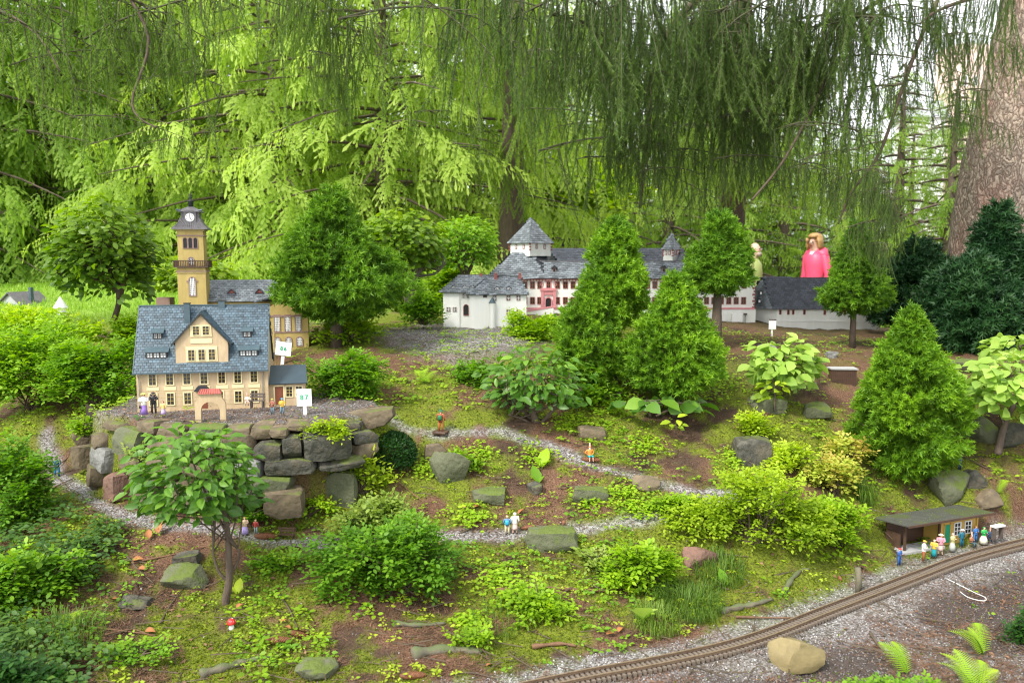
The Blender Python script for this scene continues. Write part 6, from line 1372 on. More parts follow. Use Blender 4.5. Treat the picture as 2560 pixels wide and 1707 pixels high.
# ================================================================ STONES ON THE SLOPE
for q in [((808,1170,892,1264),'upright grey green boulder framed by yellow creeper below the wall','stone_moss',None,.6,31,.7,-4),((1070,1122,1172,1222),'tilted mossy grey slab leaning right of the boxwood','stone_moss',None,.35,32,.6,28),
  ((1060,1112,1120,1152),'brown half buried stone left of the tilted slab','stone_brown',None,.8,33,.5,0),((1180,1226,1278,1260),'flat grey stone pair below the tilted slab','stone_moss',None,.7,34,.7,0),((1318,1205,1360,1236),'small grey stone in needles above the flat slab','stone_grey',None,.8,35,.6,0),
  ((1424,1221,1522,1256),'long flat grey green slab in the middle of the slope','stone_moss',None,.6,36,.75,3),((1580,1196,1652,1228),'moss topped stone right of the long flat slab','stone_brown',None,.6,37,.6,5),((1438,1070,1516,1104),'brown stone under the creepers above the upper path','stone_brown',None,.6,38,.7,6),
  ((1312,1326,1448,1380),'large dark flat rock edging the lower path beside the hikers','stone_moss',None,.6,39,.65,0),((1708,1371,1796,1422),'orange brown rock above the fine grass','stone_red',None,.7,40,.5,0),((1838,1098,1932,1172),'squared dark block of stone with flat top on the right slope','stone_grey',None,.9,41,.9,0),
  ((1876,992,1968,1032),'mossy slab below the pale leaved plant','stone_moss',None,.7,42,.7,8),((1970,1142,2002,1170),'small dark stone right of the squared block','stone_grey',None,.8,43,.6,0),((2008,1010,2080,1050),'mossy rounded stone left of the tall light green spruce','stone_moss',None,.8,52,.5,0),
  ((2334,1182,2432,1262),'mossy green overhanging rock behind the station','stone_moss',None,.7,44,.55,0),((2412,1180,2470,1225),'lighter weathered rock with hollow on the mossy rock','stone_grey',None,.8,45,.5,0),((2444,1226,2506,1284),'rounded brown rock right above the station roof','stone_brown',None,.8,46,.5,0),
  ((2408,1044,2500,1116),'large moss yellow boulder under the right leafy tree','stone_moss',None,.8,47,.6,0),((2500,1060,2558,1130),'dark rough rock behind the thin tree stem','stone_grey',None,.8,48,.5,0),((2356,898,2470,936),'flat stone in the shade of the dark yew','stone_moss',None,.8,49,.6,0),
  ((1924,1596,2058,1692),'large tan flat rock beside the track in the foreground','stone_tan',None,.62,50,.45,12),((433,1386,498,1416),'flat dark slate stone left of the front tree','stone_grey',None,.7,53,.75,-8),((400,1424,516,1482),'mossy buried rock with a dry leaf left of the trunk','stone_moss',None,.7,54,.6,0),
  ((136,1380,206,1408),'flat stone overgrown by leaves at the left','stone_brown',None,.7,55,.8,-6),((290,1500,382,1524),'dark half buried stone in the lower left moss','stone_grey',None,.6,56,.6,0),((728,1662,838,1704),'buried brown rock at the bottom edge left of centre','stone_moss',None,.7,57,.5,0),
  ((1900,862,1946,886),'pale angular stone below the castle right wing','stone_pale',None,.8,58,.8,0),((2066,880,2096,898),'small pink grey stone near the ribbed box','stone_pale',None,.8,59,.8,0),((850,1060,905,1086),'dark block next to the long capstone','stone_grey',None,.8,60,.7,0)]:
    (u0,v0,u1,v1), lab, m, Y, dp, sd, bl, rot = q; stone_px(u0,v0,u1,v1,lab,m,Y,dp,sd,bl,rot)
# ================================================================ SMALL CONIFERS
def pf(*a): return list(a)
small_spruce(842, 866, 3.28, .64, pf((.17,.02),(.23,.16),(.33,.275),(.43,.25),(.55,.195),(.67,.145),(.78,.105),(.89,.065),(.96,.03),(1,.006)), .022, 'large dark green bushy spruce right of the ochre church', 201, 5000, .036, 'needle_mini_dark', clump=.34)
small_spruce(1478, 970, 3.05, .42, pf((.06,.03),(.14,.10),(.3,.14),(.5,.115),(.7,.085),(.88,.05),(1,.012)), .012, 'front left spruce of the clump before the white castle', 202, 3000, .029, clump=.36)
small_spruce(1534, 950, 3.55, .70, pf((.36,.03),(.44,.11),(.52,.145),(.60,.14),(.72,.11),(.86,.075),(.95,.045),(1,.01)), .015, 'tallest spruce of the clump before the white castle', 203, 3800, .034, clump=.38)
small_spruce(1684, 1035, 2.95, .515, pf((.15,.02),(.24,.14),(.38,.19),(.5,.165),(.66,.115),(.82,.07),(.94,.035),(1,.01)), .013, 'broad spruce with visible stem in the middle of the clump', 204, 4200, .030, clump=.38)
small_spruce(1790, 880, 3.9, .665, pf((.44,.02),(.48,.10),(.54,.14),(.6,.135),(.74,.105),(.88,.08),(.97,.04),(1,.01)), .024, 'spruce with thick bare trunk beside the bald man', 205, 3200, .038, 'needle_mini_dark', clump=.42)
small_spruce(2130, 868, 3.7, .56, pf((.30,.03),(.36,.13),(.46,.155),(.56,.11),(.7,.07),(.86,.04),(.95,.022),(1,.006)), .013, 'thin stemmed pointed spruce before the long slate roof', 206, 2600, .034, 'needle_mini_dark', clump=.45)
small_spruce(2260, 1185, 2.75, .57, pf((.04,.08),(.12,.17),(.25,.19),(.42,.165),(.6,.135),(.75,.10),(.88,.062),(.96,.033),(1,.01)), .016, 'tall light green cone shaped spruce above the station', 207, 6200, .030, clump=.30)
# clipped boxwood ball
def boxwood():
    p = G(980, 1166); t = empty('boxwood', tuple(p), 0, 'dense dark green boxwood ball growing on the wall end', 'boxwood')
    rng = np.random.default_rng(5); n = 5200; d = rdir(rng, n, -.6, 1); X = d*(np.array([.078,.07,.070]))*(1-.3*rng.uniform(0,1,n)**2)[:,None]*(.92+.2*fbm(d[:,0]*3,d[:,1]*3,d[:,2]*3,2,3))[:,None] + np.array([0,0,.052])
    V, F, r = scatter(*L_OVAL, X, frames(d+rng.normal(0,.5,(n,3)), d+rng.normal(0,.3,(n,3))), rng.uniform(.006,.011,n), rng.beta(2,3,n)); link('foliage', npmesh('foliage', V, F, r, 'leaf_dark'), None, t)
    b = MB(); 
    for k in range(10): a = k*2.4; b.tube([(0,0,-.01),(.03*math.cos(a),.03*math.sin(a),.04),(.055*math.cos(a),.055*math.sin(a),.08)], [.004,.003,.001], 5)
    b.obj('stem','twig',t)
boxwood()
# ================================================================ SMALL LEAFY TREES
L_HORN = (L_BIG[0]*np.array([.74,1,1]), L_BIG[1])
def leafy_tree(base, Y, label, trunks, cu, cv, ru, rv, leaf_px, nleaf, m, seed, tmpl=L_OVAL, single=0, rad=7, limbs=26, umb=.5, cat='small tree', mb='bark', rd=None, holes=.30, dome=0, up=.55):
    """base, trunk lines and crown size measured in photo pixels at distance Y; built as solid limbs and single leaves"""
    p = P(base[0], base[1], Y); s = mpp(Y, p[2]); t = empty('leafy_tree', tuple(p), 0, label, cat)
    rr = random.Random(seed); rng = np.random.default_rng(seed); rd = rd or ru*.85
    C = np.array([(cu-base[0]), 0, base[1]-cv], float); b = MB()
    tips = []
    for ln, r0 in trunks:
        pts = [np.array([(u-base[0]), dy, base[1]-v], float)*s for u, v, dy in ln]; S = smoothpts(pts, 5); n = len(S)
        b.tube(S, [r0*s*(1-.62*i/n) for i in range(n)], 8); tips.append(S)
    for i in range(limbs):
        S = tips[i % len(tips)]; k = int(len(S)*rr.uniform(.45, .98)); a = np.array(S[min(k,len(S)-1)])
        d = rdir(rng, 1, -.25, 1)[0]; q = (C + d*np.array([ru, rd, rv])*.86)*s; mid = (a+q)/2 + np.array([d[0]*.15*ru*s, d[1]*.15*rd*s, -.12*rv*s]); S2 = smoothpts([a, mid, q], 5); n = len(S2)
        b.tube(S2, [rad*.34*s*(1-.8*j/n) for j in range(n)], 5)
        e2 = q + d*np.array([.12,.12,.05])*ru*s; m2 = S2[int(n*.6)]; b.tube([m2, m2+np.array([rr.uniform(-.3,.3)*ru, rr.uniform(-.3,.3)*rd, rr.uniform(0,.3)*rv])*s], [rad*.14*s, rad*.05*s], 4)
    b.obj('trunk', mb, t, True)
    n = nleaf; d = rdir(rng, n, -.75, 1); q = 1 - .55*rng.uniform(0, 1, n)**1.5; lp = fbm(d[:,0]*2.2+seed, d[:,1]*2.2, d[:,2]*2.6, 3, seed); q = q*(1+(lp-.45)*.75)
    if dome: q = np.where(d[:,2] < 0, q*(1-.45*np.abs(d[:,2])*dome), q)
    X = (C + d*q[:,None]*np.array([ru, rd, rv]))*s
    ax = nrm(d*np.array([1,1,.3]) + rng.normal(0,.5,(n,3))); ax[:,2] = ax[:,2]*.4 - .22; nn = np.array([0,-.15,up]) + rng.normal(0,.33,(n,3)) + d*.55
    sc = leaf_px*s*rng.uniform(.6, 1.2, n); rn = .34 + d[:,2]*.32 + (lp-.45)*.4 + rng.normal(0,.12,n)  # leaf colour paler towards the crown top: light from above painted in
    fr = frames(ax, nn); k = min(single, n)
    if k:
        order = np.argsort(X[:,1] - X[:,2]*.2)[:k]      # the nearest leaves, each one an object
        me = [npmesh('leaf', tmpl[0], tmpl[1], np.clip(np.full(len(tmpl[0]), c)+np.array([0]*len(tmpl[0])),0,1), m) for c in (.2,.4,.6,.85)]
        for i in order:
            o = link('leaf', me[int(np.clip(rn[i]*4,0,3))], None, t); M = Matrix([[*fr[i][0],0],[*fr[i][1],0],[*fr[i][2],0],[0,0,0,1]]); o.matrix_local = Matrix.Translation(tuple(X[i])) @ M @ Matrix.Scale(float(sc[i]),4)
        keep = np.ones(n, bool); keep[order] = False
    else: keep = np.ones(n, bool)
    V, F, r = scatter(tmpl[0], tmpl[1], X[keep], fr[keep], sc[keep], rn[keep]); o = link('foliage', npmesh('foliage', V, F, r, m), None, t)
    if k: o['kind'] = 'stuff'
    return t
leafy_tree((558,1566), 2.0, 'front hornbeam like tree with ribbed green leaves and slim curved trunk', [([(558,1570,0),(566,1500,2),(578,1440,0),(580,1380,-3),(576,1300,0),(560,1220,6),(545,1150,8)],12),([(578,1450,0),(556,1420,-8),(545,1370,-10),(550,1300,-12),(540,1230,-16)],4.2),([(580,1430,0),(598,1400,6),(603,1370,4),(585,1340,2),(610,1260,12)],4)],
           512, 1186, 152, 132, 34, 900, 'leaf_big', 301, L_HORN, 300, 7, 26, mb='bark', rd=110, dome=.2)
leafy_tree((1330,1110), 2.85, 'spreading shrub like tree with large round leaves in the middle of the slope', [([(1330,1112,0),(1345,1080,0),(1335,1040,-6),(1318,1000,-10),(1310,940,0)],13),([(1340,1070,0),(1375,1030,-8),(1410,990,-10),(1420,960,0)],5),([(1336,1050,0),(1290,1015,8),(1255,985,10),(1240,940,10)],6),([(1330,1060,0),(1300,1040,-20),(1270,1030,-26)],4)],
           1335, 952, 132, 92, 28, 620, 'leaf_big', 302, L_HORN, 260, 7, 22, rd=110, dome=.3)
leafy_tree((285,790), 3.6, 'small tree with tangled dark branches and bright top leaves at the far left', [([(285,800,0),(300,745,0),(285,690,0),(250,650,10),(215,600,10)],8),([(300,745,0),(325,690,-10),(345,630,0),(350,580,0)],8),([(292,720,0),(240,690,-14),(190,670,-10)],7),([(296,730,0),(300,660,14),(290,600,20)],7)],
           266, 636, 128, 134, 24, 2500, 'leaf_hedge', 303, L_OVAL, 0, 6, 80, rd=115, dome=.0)
leafy_tree((1025,755), 4.1, 'small round tree with pale trunk and yellow green top between spruce and castle', [([(1025,760,0),(1028,715,0),(1040,680,0),(1020,630,0),(985,590,0)],13),([(1035,695,0),(1070,650,0),(1090,610,0)],8),([(1030,700,0),(1000,660,-10),(975,630,0)],7),([(1040,690,0),(1085,685,5),(1110,665,5)],4)],
           1000, 610, 102, 84, 22, 1900, 'leaf_hedge', 304, L_OVAL, 0, 7, 40, rd=100, dome=.25, mb='bark_grey')
leafy_tree((1165,740), 4.6, 'small bright leafy tree left of the pyramid roofed tower', [([(1165,745,0),(1168,690,0),(1160,640,0),(1150,600,0)],7),([(1167,690,0),(1190,640,0),(1195,600,0)],5),([(1165,700,0),(1140,650,0)],4)], 1165, 612, 76, 76, 15, 1900, 'leaf_bush', 305, L_DIA, 0, 6, 24, rd=80)
leafy_tree((2505,1130), 2.8, 'leafy small tree with broad soft green leaves at the right edge', [([(2495,1135,0),(2500,1090,0),(2510,1050,0),(2530,1000,0),(2540,960,0)],10),([(2505,1060,0),(2480,1010,0),(2450,980,0)],4)], 2505, 965, 118, 84, 36, 380, 'leaf_light', 306, L_BIG, 230, 7, 16, rd=100)
leafy_tree((2540,900), 3.1, 'upper broad leaved plant cut by the right edge above the small tree', [([(2540,930,0),(2545,890,0),(2550,860,0)],5)], 2545, 868, 80, 34, 30, 130, 'leaf_light', 307, L_BIG, 110, 5, 8, rd=60, cat='plant')
leafy_tree((1958,985), 3.05, 'pale lime leaved shrub on the slope below the right castle wing', [([(1955,990,0),(1958,930,0),(1955,890,0)],5),([(1957,940,0),(1990,890,0)],3),([(1957,940,0),(1920,890,0)],3)], 1955, 910, 88, 66, 34, 300, 'leaf_light', 308, L_BIG, 200, 5, 12, rd=70, cat='shrub', dome=.1)
leafy_tree((1930,1020), 2.95, 'thin sapling with few yellow green leaves in front of the mossy slab', [([(1936,1030,0),(1936,980,0),(1930,940,0)],2.2)], 1932, 975, 44, 42, 26, 38, 'leaf_yellow', 309, L_BIG, 38, 3, 6, rd=30, cat='plant')
leafy_tree((1630,1035), 2.85, 'plant with very large soft leaves under the middle spruce', [([(1625,1040,0),(1620,1015,-6),(1610,1000,-8)],4),([(1640,1040,0),(1700,1010,-6),(1740,1005,-8)],3)], 1655, 1008, 118, 20, 54, 26, 'leaf_big', 310, L_BIG, 22, 4, 10, rd=30, cat='plant')
leafy_tree((1690,1075), 2.75, 'small yellow leaved seedling right under the middle spruce', [([(1690,1085,0),(1690,1060,0)],2)], 1690, 1058, 18, 16, 24, 10, 'leaf_yellow', 311, L_BIG, 10, 3, 3, rd=14, cat='plant')
leafy_tree((560,700), 4.3, 'bright leafy bush behind the church tower', [([(480,800,0),(480,700,0)],6),([(540,800,0),(540,690,0)],6)], 480, 690, 100, 52, 20, 900, 'leaf_hedge', 312, L_OVAL, 0, 6, 14, rd=60, cat='bush')
def dock(u, v, Lp, label, ang, m='leaf_bush'):
    p = G(u, v); s = mpp(p[1]); t = empty('dock_leaf_plant', tuple(p), 0, label, 'plant'); b = MB(); b.tube([(0,0,0),(0,-.004,Lp*s*.3)], .0012, 5); b.obj('stem','leaf_bright',t)
    me = npmesh('leaf', L_BIG[0]*np.array([.8,1,1]), L_BIG[1], np.full(10,.6), m)
    for k, (a, l) in enumerate(((ang,1),(ang+70,.6),(ang-80,.5))):
        o = link('leaf', me, None, t); o.scale = (Lp*s*l,)*3; o.rotation_euler = (R(50), 0, R(a)); o.location = (0,-.002,Lp*s*.12)
dock(1605, 1560, 95, 'long tongue shaped dock leaf hanging over the bank', 175, 'leaf_light'); dock(1812, 1470, 50, 'upright rounded dock leaves beside the fine grass', 10); dock(1345, 1215, 55, 'upright narrow leaf plant by the small grey stone', 20); dock(595, 1490, 46, 'narrow light leaf standing right of the front trunk', 5, 'leaf_yellow'); dock(1355, 1175, 60, 'long light leaf leaning below the shrub stem', -20, 'leaf_bright')
# ================================================================ FERNS
def fern_frond(rng, L=1.0, n=22):
    V = []; F = []; Rr = []
    for i in range(n):
        t = .1 + .88*i/n; w_ = .30*math.sin(math.pi*min(t*.85+.18, 1))**.8
        for sg in (-1, 1):
            y, z = t*L, .34*math.sin(t*2.2)*L - .30*t*t*L
            k = len(V); b = np.array([0, y, z]); d = np.array([sg*.9, .38, -.15]); d /= np.linalg.norm(d); q = np.array([-d[1]*sg, abs(d[0]), 0])
            hw = .015*L
            for j in range(4):
                f0 = j/4; c = b + d*w_*f0*L; e = b + d*w_*(f0+.25)*L; kk = len(V); V += [c-q*hw*(1-f0), c+q*hw*(1-f0)*1.2, e+q*hw*.5*(1-f0), e-q*hw*.5*(1-f0)]; F += [(kk,kk+1,kk+2),(kk,kk+2,kk+3)]; Rr += [.35+.3*t]*4
    return np.array(V), np.array(F), np.array(Rr)
def fern(u, v, px, angs, label, m='fern', seed=1, rise=35):
    rng = np.random.default_rng(seed); p = G(u, v); s = mpp(p[1], p[2]); t = empty('fern', tuple(p), 0, label, 'fern')
    T, F, r = fern_frond(rng); me = npmesh('frond', T, F, r, m)
    for k, a in enumerate(angs):
        o = link('frond', me, None, t); L = px*s*random.uniform(.8, 1.1); o.scale = (L*.9,L,L); o.rotation_euler = (R(rise+random.uniform(-10,12)), R(random.uniform(-12,12)), R(a)); b = MB()
        S = [(0, q, .34*math.sin(q*2.2)-.30*q*q-.005) for q in (0,.25,.5,.75,1)]; b.tube(S, [.012,.01,.008,.005,.002], 4); b.obj('midrib', 'grass', o)
fern(2270, 1690, 110, (20,5,40), 'single bright fern frond at the bottom right centre', seed=1, rise=30); fern(2460, 1640, 95, (-20,10,35,60,95), 'bright fern by the dark shrub in the lower right', seed=2); fern(2440, 1735, 120, (-60,-30,0,25,60), 'bright fern cut by the bottom edge at the right', seed=3)
fern(160, 1580, 70, (-50,-20,20), 'small feathery fern in the lower left shade', seed=4); fern(1060, 960, 60, (-50,-10,30), 'small fern on the bank left of the middle shrub', seed=5); fern(2495, 1235, 60, (-70,-40), 'small fern on the bank above the station right end', seed=6); fern(150, 1640, 70, (-70,-30,10), 'small dark fern above the bottom left corner', 'leaf_bush', seed=7); fern(2030, 1345, 70, (-60,-30,20), 'fern frond over the right yellow bush', seed=8)
# ================================================================ BUSHES
def bpx(u, v, wp, hp, seed, n, lpx, m, label, Y=None, cat='bush', tm=L_OVAL, depth=.8, **kw):
    p = P(u, v, Y) if Y else G(u, v); s = mpp(p[1], p[2])
    return bush('leafy_bush', p, wp*.56*s, wp*.56*s*depth, hp*.64*s, seed, n, lpx*s, m, label, cat, None, tm, **kw)
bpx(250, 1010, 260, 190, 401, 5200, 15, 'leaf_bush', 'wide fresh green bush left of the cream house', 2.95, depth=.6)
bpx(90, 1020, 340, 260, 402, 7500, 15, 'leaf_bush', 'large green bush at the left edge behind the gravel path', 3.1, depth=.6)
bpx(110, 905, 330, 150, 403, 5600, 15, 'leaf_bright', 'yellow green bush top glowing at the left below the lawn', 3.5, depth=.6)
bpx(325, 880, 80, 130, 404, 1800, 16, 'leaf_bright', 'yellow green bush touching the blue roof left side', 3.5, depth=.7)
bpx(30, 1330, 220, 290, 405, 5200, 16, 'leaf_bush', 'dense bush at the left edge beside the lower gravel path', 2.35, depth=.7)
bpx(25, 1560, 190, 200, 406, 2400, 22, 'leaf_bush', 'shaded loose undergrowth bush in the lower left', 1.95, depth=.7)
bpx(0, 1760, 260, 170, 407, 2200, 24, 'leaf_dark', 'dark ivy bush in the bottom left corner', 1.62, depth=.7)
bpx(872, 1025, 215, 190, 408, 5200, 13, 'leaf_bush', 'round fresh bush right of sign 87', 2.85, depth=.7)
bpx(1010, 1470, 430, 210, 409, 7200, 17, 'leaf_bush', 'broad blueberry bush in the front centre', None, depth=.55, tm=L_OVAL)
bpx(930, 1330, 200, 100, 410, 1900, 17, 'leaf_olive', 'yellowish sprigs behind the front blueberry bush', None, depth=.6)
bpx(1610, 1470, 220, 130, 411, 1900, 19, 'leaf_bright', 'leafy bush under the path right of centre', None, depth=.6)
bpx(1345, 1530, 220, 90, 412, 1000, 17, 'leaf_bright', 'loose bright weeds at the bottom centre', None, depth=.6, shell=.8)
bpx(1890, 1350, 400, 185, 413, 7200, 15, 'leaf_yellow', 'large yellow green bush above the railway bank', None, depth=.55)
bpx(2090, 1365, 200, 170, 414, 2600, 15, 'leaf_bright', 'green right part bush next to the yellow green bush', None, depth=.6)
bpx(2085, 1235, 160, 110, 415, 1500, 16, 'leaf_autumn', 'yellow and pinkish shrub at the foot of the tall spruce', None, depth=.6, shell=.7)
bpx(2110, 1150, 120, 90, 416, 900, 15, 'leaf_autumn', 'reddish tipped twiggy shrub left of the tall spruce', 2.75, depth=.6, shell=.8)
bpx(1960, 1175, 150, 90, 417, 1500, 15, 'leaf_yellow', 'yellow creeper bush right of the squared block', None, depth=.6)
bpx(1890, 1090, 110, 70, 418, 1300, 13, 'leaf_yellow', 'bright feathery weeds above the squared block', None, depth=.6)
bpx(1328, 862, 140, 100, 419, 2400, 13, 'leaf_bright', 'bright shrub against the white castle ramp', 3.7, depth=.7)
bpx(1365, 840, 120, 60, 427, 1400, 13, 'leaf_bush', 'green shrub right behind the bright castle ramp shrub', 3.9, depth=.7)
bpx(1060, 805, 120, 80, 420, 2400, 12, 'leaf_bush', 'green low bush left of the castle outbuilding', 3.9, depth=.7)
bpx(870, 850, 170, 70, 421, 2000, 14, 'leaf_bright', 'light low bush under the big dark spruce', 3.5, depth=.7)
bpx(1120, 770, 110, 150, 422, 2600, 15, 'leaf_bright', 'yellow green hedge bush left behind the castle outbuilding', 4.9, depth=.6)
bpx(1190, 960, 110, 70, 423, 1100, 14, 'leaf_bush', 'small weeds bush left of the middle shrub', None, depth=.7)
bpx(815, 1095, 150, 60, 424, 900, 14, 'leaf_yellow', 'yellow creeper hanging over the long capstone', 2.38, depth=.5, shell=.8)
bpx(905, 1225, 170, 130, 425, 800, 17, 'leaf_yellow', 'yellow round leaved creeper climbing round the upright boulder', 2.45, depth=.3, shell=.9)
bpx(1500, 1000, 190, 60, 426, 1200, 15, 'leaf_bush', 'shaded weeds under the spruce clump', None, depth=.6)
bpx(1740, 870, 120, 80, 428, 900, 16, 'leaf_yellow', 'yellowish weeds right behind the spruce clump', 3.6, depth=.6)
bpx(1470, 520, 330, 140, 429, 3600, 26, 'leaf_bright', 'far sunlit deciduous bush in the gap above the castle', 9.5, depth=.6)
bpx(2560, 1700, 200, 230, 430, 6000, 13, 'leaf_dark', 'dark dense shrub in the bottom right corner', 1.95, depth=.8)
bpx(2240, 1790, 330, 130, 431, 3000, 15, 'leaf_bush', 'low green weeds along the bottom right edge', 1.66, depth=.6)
# yews at the right
def yew(u, v, wp, hp, Y, seed, n, label):
    p = P(u, v, Y); s = mpp(Y, p[2]); t = empty('yew', tuple(p), 0, label, 'yew'); prof = [(0,.75),(.15,1),(.45,.95),(.7,.7),(.88,.38),(1,.06)]; prof = [(a, b*wp*.5*s) for a, b in prof]
    trunk_limbs(t, hp*s, .03, prof, seed, nl=22); spruce_crown('crown', prof, hp*s, seed, int(n*1.9), .052, 'yew', t, .4, .5)
yew(2420, 900, 290, 250, 3.9, 441, 4200, 'wide dark yew at the foot of the big trunk'); yew(2475, 880, 130, 360, 4.0, 442, 2200, 'upright dark yew peak in front of the big trunk'); yew(2280, 800, 200, 190, 4.6, 443, 2600, 'dark yew behind the long slate roof right end'); yew(2560, 900, 120, 300, 3.9, 444, 1600, 'dark yew cut by the right edge')
bpx(215, 1085, 90, 60, 432, 900, 13, 'leaf_bright', 'creeping bright plants hanging over the left corner of the stone wall', 2.62, depth=.6, shell=.8)
bpx(1180, 1610, 150, 60, 433, 500, 15, 'leaf_bright', 'tiny bright weeds above the thick root', None, depth=.6, shell=.9)
bpx(1500, 1420, 150, 70, 434, 800, 17, 'leaf_olive', 'olive weeds right of the dark flat rock', None, depth=.6, shell=.8)
bpx(1430, 1010, 150, 60, 435, 900, 15, 'leaf_bright', 'bright weeds right of the middle shrub', None, depth=.6, shell=.8)
bpx(1700, 1280, 150, 60, 436, 900, 15, 'leaf_bright', 'bright weeds at the end of the lower path', None, depth=.6, shell=.8)
bpx(1160, 1170, 110, 60, 437, 600, 15, 'leaf_bright', 'bright weeds beside the tilted slab', None, depth=.6, shell=.9)
bpx(690, 1420, 150, 50, 438, 500, 17, 'leaf_bush', 'little plants on the moss right of the front trunk', None, depth=.6, shell=.9)
bpx(330, 1650, 240, 60, 439, 500, 17, 'leaf_bush', 'sparse plants on the lower left moss', None, depth=.6, shell=.9)
bpx(110, 1470, 240, 120, 440, 1600, 20, 'leaf_bush', 'leafy undergrowth beside the left edge', None, depth=.6, shell=.8)
bpx(620, 1300, 120, 40, 441, 500, 14, 'leaf_bush', 'small weeds at the foot of the wall', None, depth=.6, shell=.9)
bpx(760, 1290, 150, 60, 442, 700, 14, 'leaf_bright', 'bright weeds between wall foot and path', None, depth=.6, shell=.9)
bpx(690, 1160, 80, 50, 443, 350, 13, 'leaf_bush', 'leaves growing from a joint in the right part of the wall', 2.36, depth=.4, shell=.9)
bpx(350, 1150, 80, 50, 444, 350, 13, 'leaf_olive', 'leaves growing from a joint in the left part of the wall', 2.38, depth=.4, shell=.9)
grass_tuft(1720, 1520, 900, .055, 'fine drooping grass on the bank above the track', seed=1, sp=.09); grass_tuft(1640, 1560, 500, .045, 'fine grass tuft at the foot of the bank', seed=2, sp=.06); grass_tuft(1800, 1440, 500, .05, 'grass tuft under the yellow green bush', seed=3, sp=.07)
grass_tuft(2085, 1310, 420, .085, 'long arching grass under the tall light green spruce', seed=4, sp=.035); grass_tuft(2160, 1255, 260, .09, 'dark long grass in the shade of the tall spruce', seed=5, sp=.03); grass_tuft(1240, 1560, 90, .05, 'thin loose grass blades in the needle litter', seed=6, sp=.06); grass_tuft(160, 1600, 260, .07, 'dark grass in the lower left shade', seed=7, sp=.09); grass_tuft(1010, 1400, 40, .13, 'tall grass blades rising from the front blueberry bush', seed=8, sp=.05)
# ================================================================ BIG SPRUCE AT THE RIGHT
def spray(rng, L=1.0, n=8, droop=.6, wid=.40, hang=.75):
    """one fan of needle twigs: a midrib with side fingers, tips hanging"""
    V = []; F = []; Rr = []
    def finger(a, d, l, w_, c0):
        d = d/np.linalg.norm(d); q = np.cross(d, [0,0,1.]); q /= np.linalg.norm(q)+1e-9
        ns = 3
        for j in range(ns):
            t0, t1 = j/ns, (j+1)/ns
            c = a + d*l*t0 - np.array([0,0,hang*l*t0*t0]); e = a + d*l*t1*1.02 - np.array([0,0,hang*l*t1*t1]); ww = w_*(1-.55*t0); k = len(V)
            V.extend([c, c+q*ww+(e-c)*.75, e, c-q*ww+(e-c)*.75]); F.extend([(k,k+1,k+2),(k,k+2,k+3)]); Rr.extend([c0+t0*.3, c0+.08+t1*.3, c0+t1*.4, c0+.08+t1*.3])
    for i in range(n*2):
        t = .05 + .9*(i+rng.uniform())/(n*2); b = np.array([rng.normal(0,.01)*L, t*L, -droop*t*t*L*.5]); l = wid*L*(1-.55*t)*rng.uniform(.45,1.25); sg = -1 if i % 2 else 1
        finger(b, np.array([sg*rng.uniform(.25,.95), rng.uniform(.3,.8), rng.uniform(-.55,.1)]), l, .040*L*rng.uniform(.7,1.2), .10+.28*t+rng.normal(0,.05))
    finger(np.array([0,.6*L,-droop*.2*L]), np.array([0,1.,-droop*.7]), .42*L, .045*L, .4)
    return np.array(V), np.array(F), np.array(Rr)
def back_spruce_mesh(seed, H=6.5, Rm=2.3, nb=120, per=17, L=.44, m='needle_back', droop=.5, low=.03):
    rng = np.random.default_rng(seed); S = [spray(rng, droop=droop) for _ in range(3)]; parts = []; tw = MB(); POS = [[],[],[]]; FR = [[],[],[]]; SC = [[],[],[]]; RN = [[],[],[]]
    for i in range(nb):
        h = low + (1-low)*(i+rng.uniform())/nb*(.98); h = h**1.25; a = i*2.39996 + rng.normal(0,.25); Lb = Rm*(1-h)**.8*rng.uniform(.72,1.12) + .12; z0 = h*H + .1
        c, s = math.cos(a), math.sin(a); rise = rng.uniform(-.05,.22); 
        def bp(t): return np.array([c*Lb*t, s*Lb*t, z0 + rise*Lb*t - .30*Lb*t*t + .06*Lb*t**4])
        tw.tube([bp(t) for t in (0,.3,.6,.85,1)], [.022*(1-h*.6),.016,.010,.006,.003], 4)
        k = int(per*(.35+.65*(1-h))*max(.5, Lb/Rm)) + 3
        tt = 1 - rng.uniform(0,1,k)**1.1*.92; cb = rng.normal(0,.10)
        for t in tt:
            p = bp(t); sg = rng.choice([-1,1]); o = np.array([-s, c, 0])*sg; d = np.array([c,s,0])*rng.uniform(.35,.9) + o*rng.uniform(.2,.85) + np.array([0,0,rng.uniform(-.75,.0)]); q = rng.integers(3)
            p = p + o*rng.uniform(0,.16)*Lb*(1-t*.5) + np.array([0,0,-rng.uniform(0,.12)])
            POS[q].append(p); FR[q].append((d, np.array([0,0,1.])+rng.normal(0,.25,3))); SC[q].append(L*rng.uniform(.65,1.3)*(1.1-.4*h)); RN[q].append(-.05+t*.32-.12+cb+rng.normal(0,.07))
    for q in range(3):
        T, F, tg = S[q]; D = np.array([f[0] for f in FR[q]]); N = np.array([f[1] for f in FR[q]])
        parts.append(scatter(T, F, np.array(POS[q]), frames(D, N), np.array(SC[q]), np.array(RN[q]), tg))
    V, F, r = join(parts); r = np.clip(r*.8+.16, 0, 1); cm = npmesh('crown', V, F, r, m)
    tw.tube([(0,0,-.4),(0,0,H*.5),(0,0,H)], [.10,.06,.01], 10); return cm, tw.mesh('trunk', 'bark')
BS = [back_spruce_mesh(11), back_spruce_mesh(12, Rm=2.0, nb=110, per=17, droop=.9, L=.48, m='needle_backgreen'), back_spruce_mesh(13, H=3.4, Rm=1.1, nb=70, per=14, L=.25, m='needle_backgreen', droop=.3)]
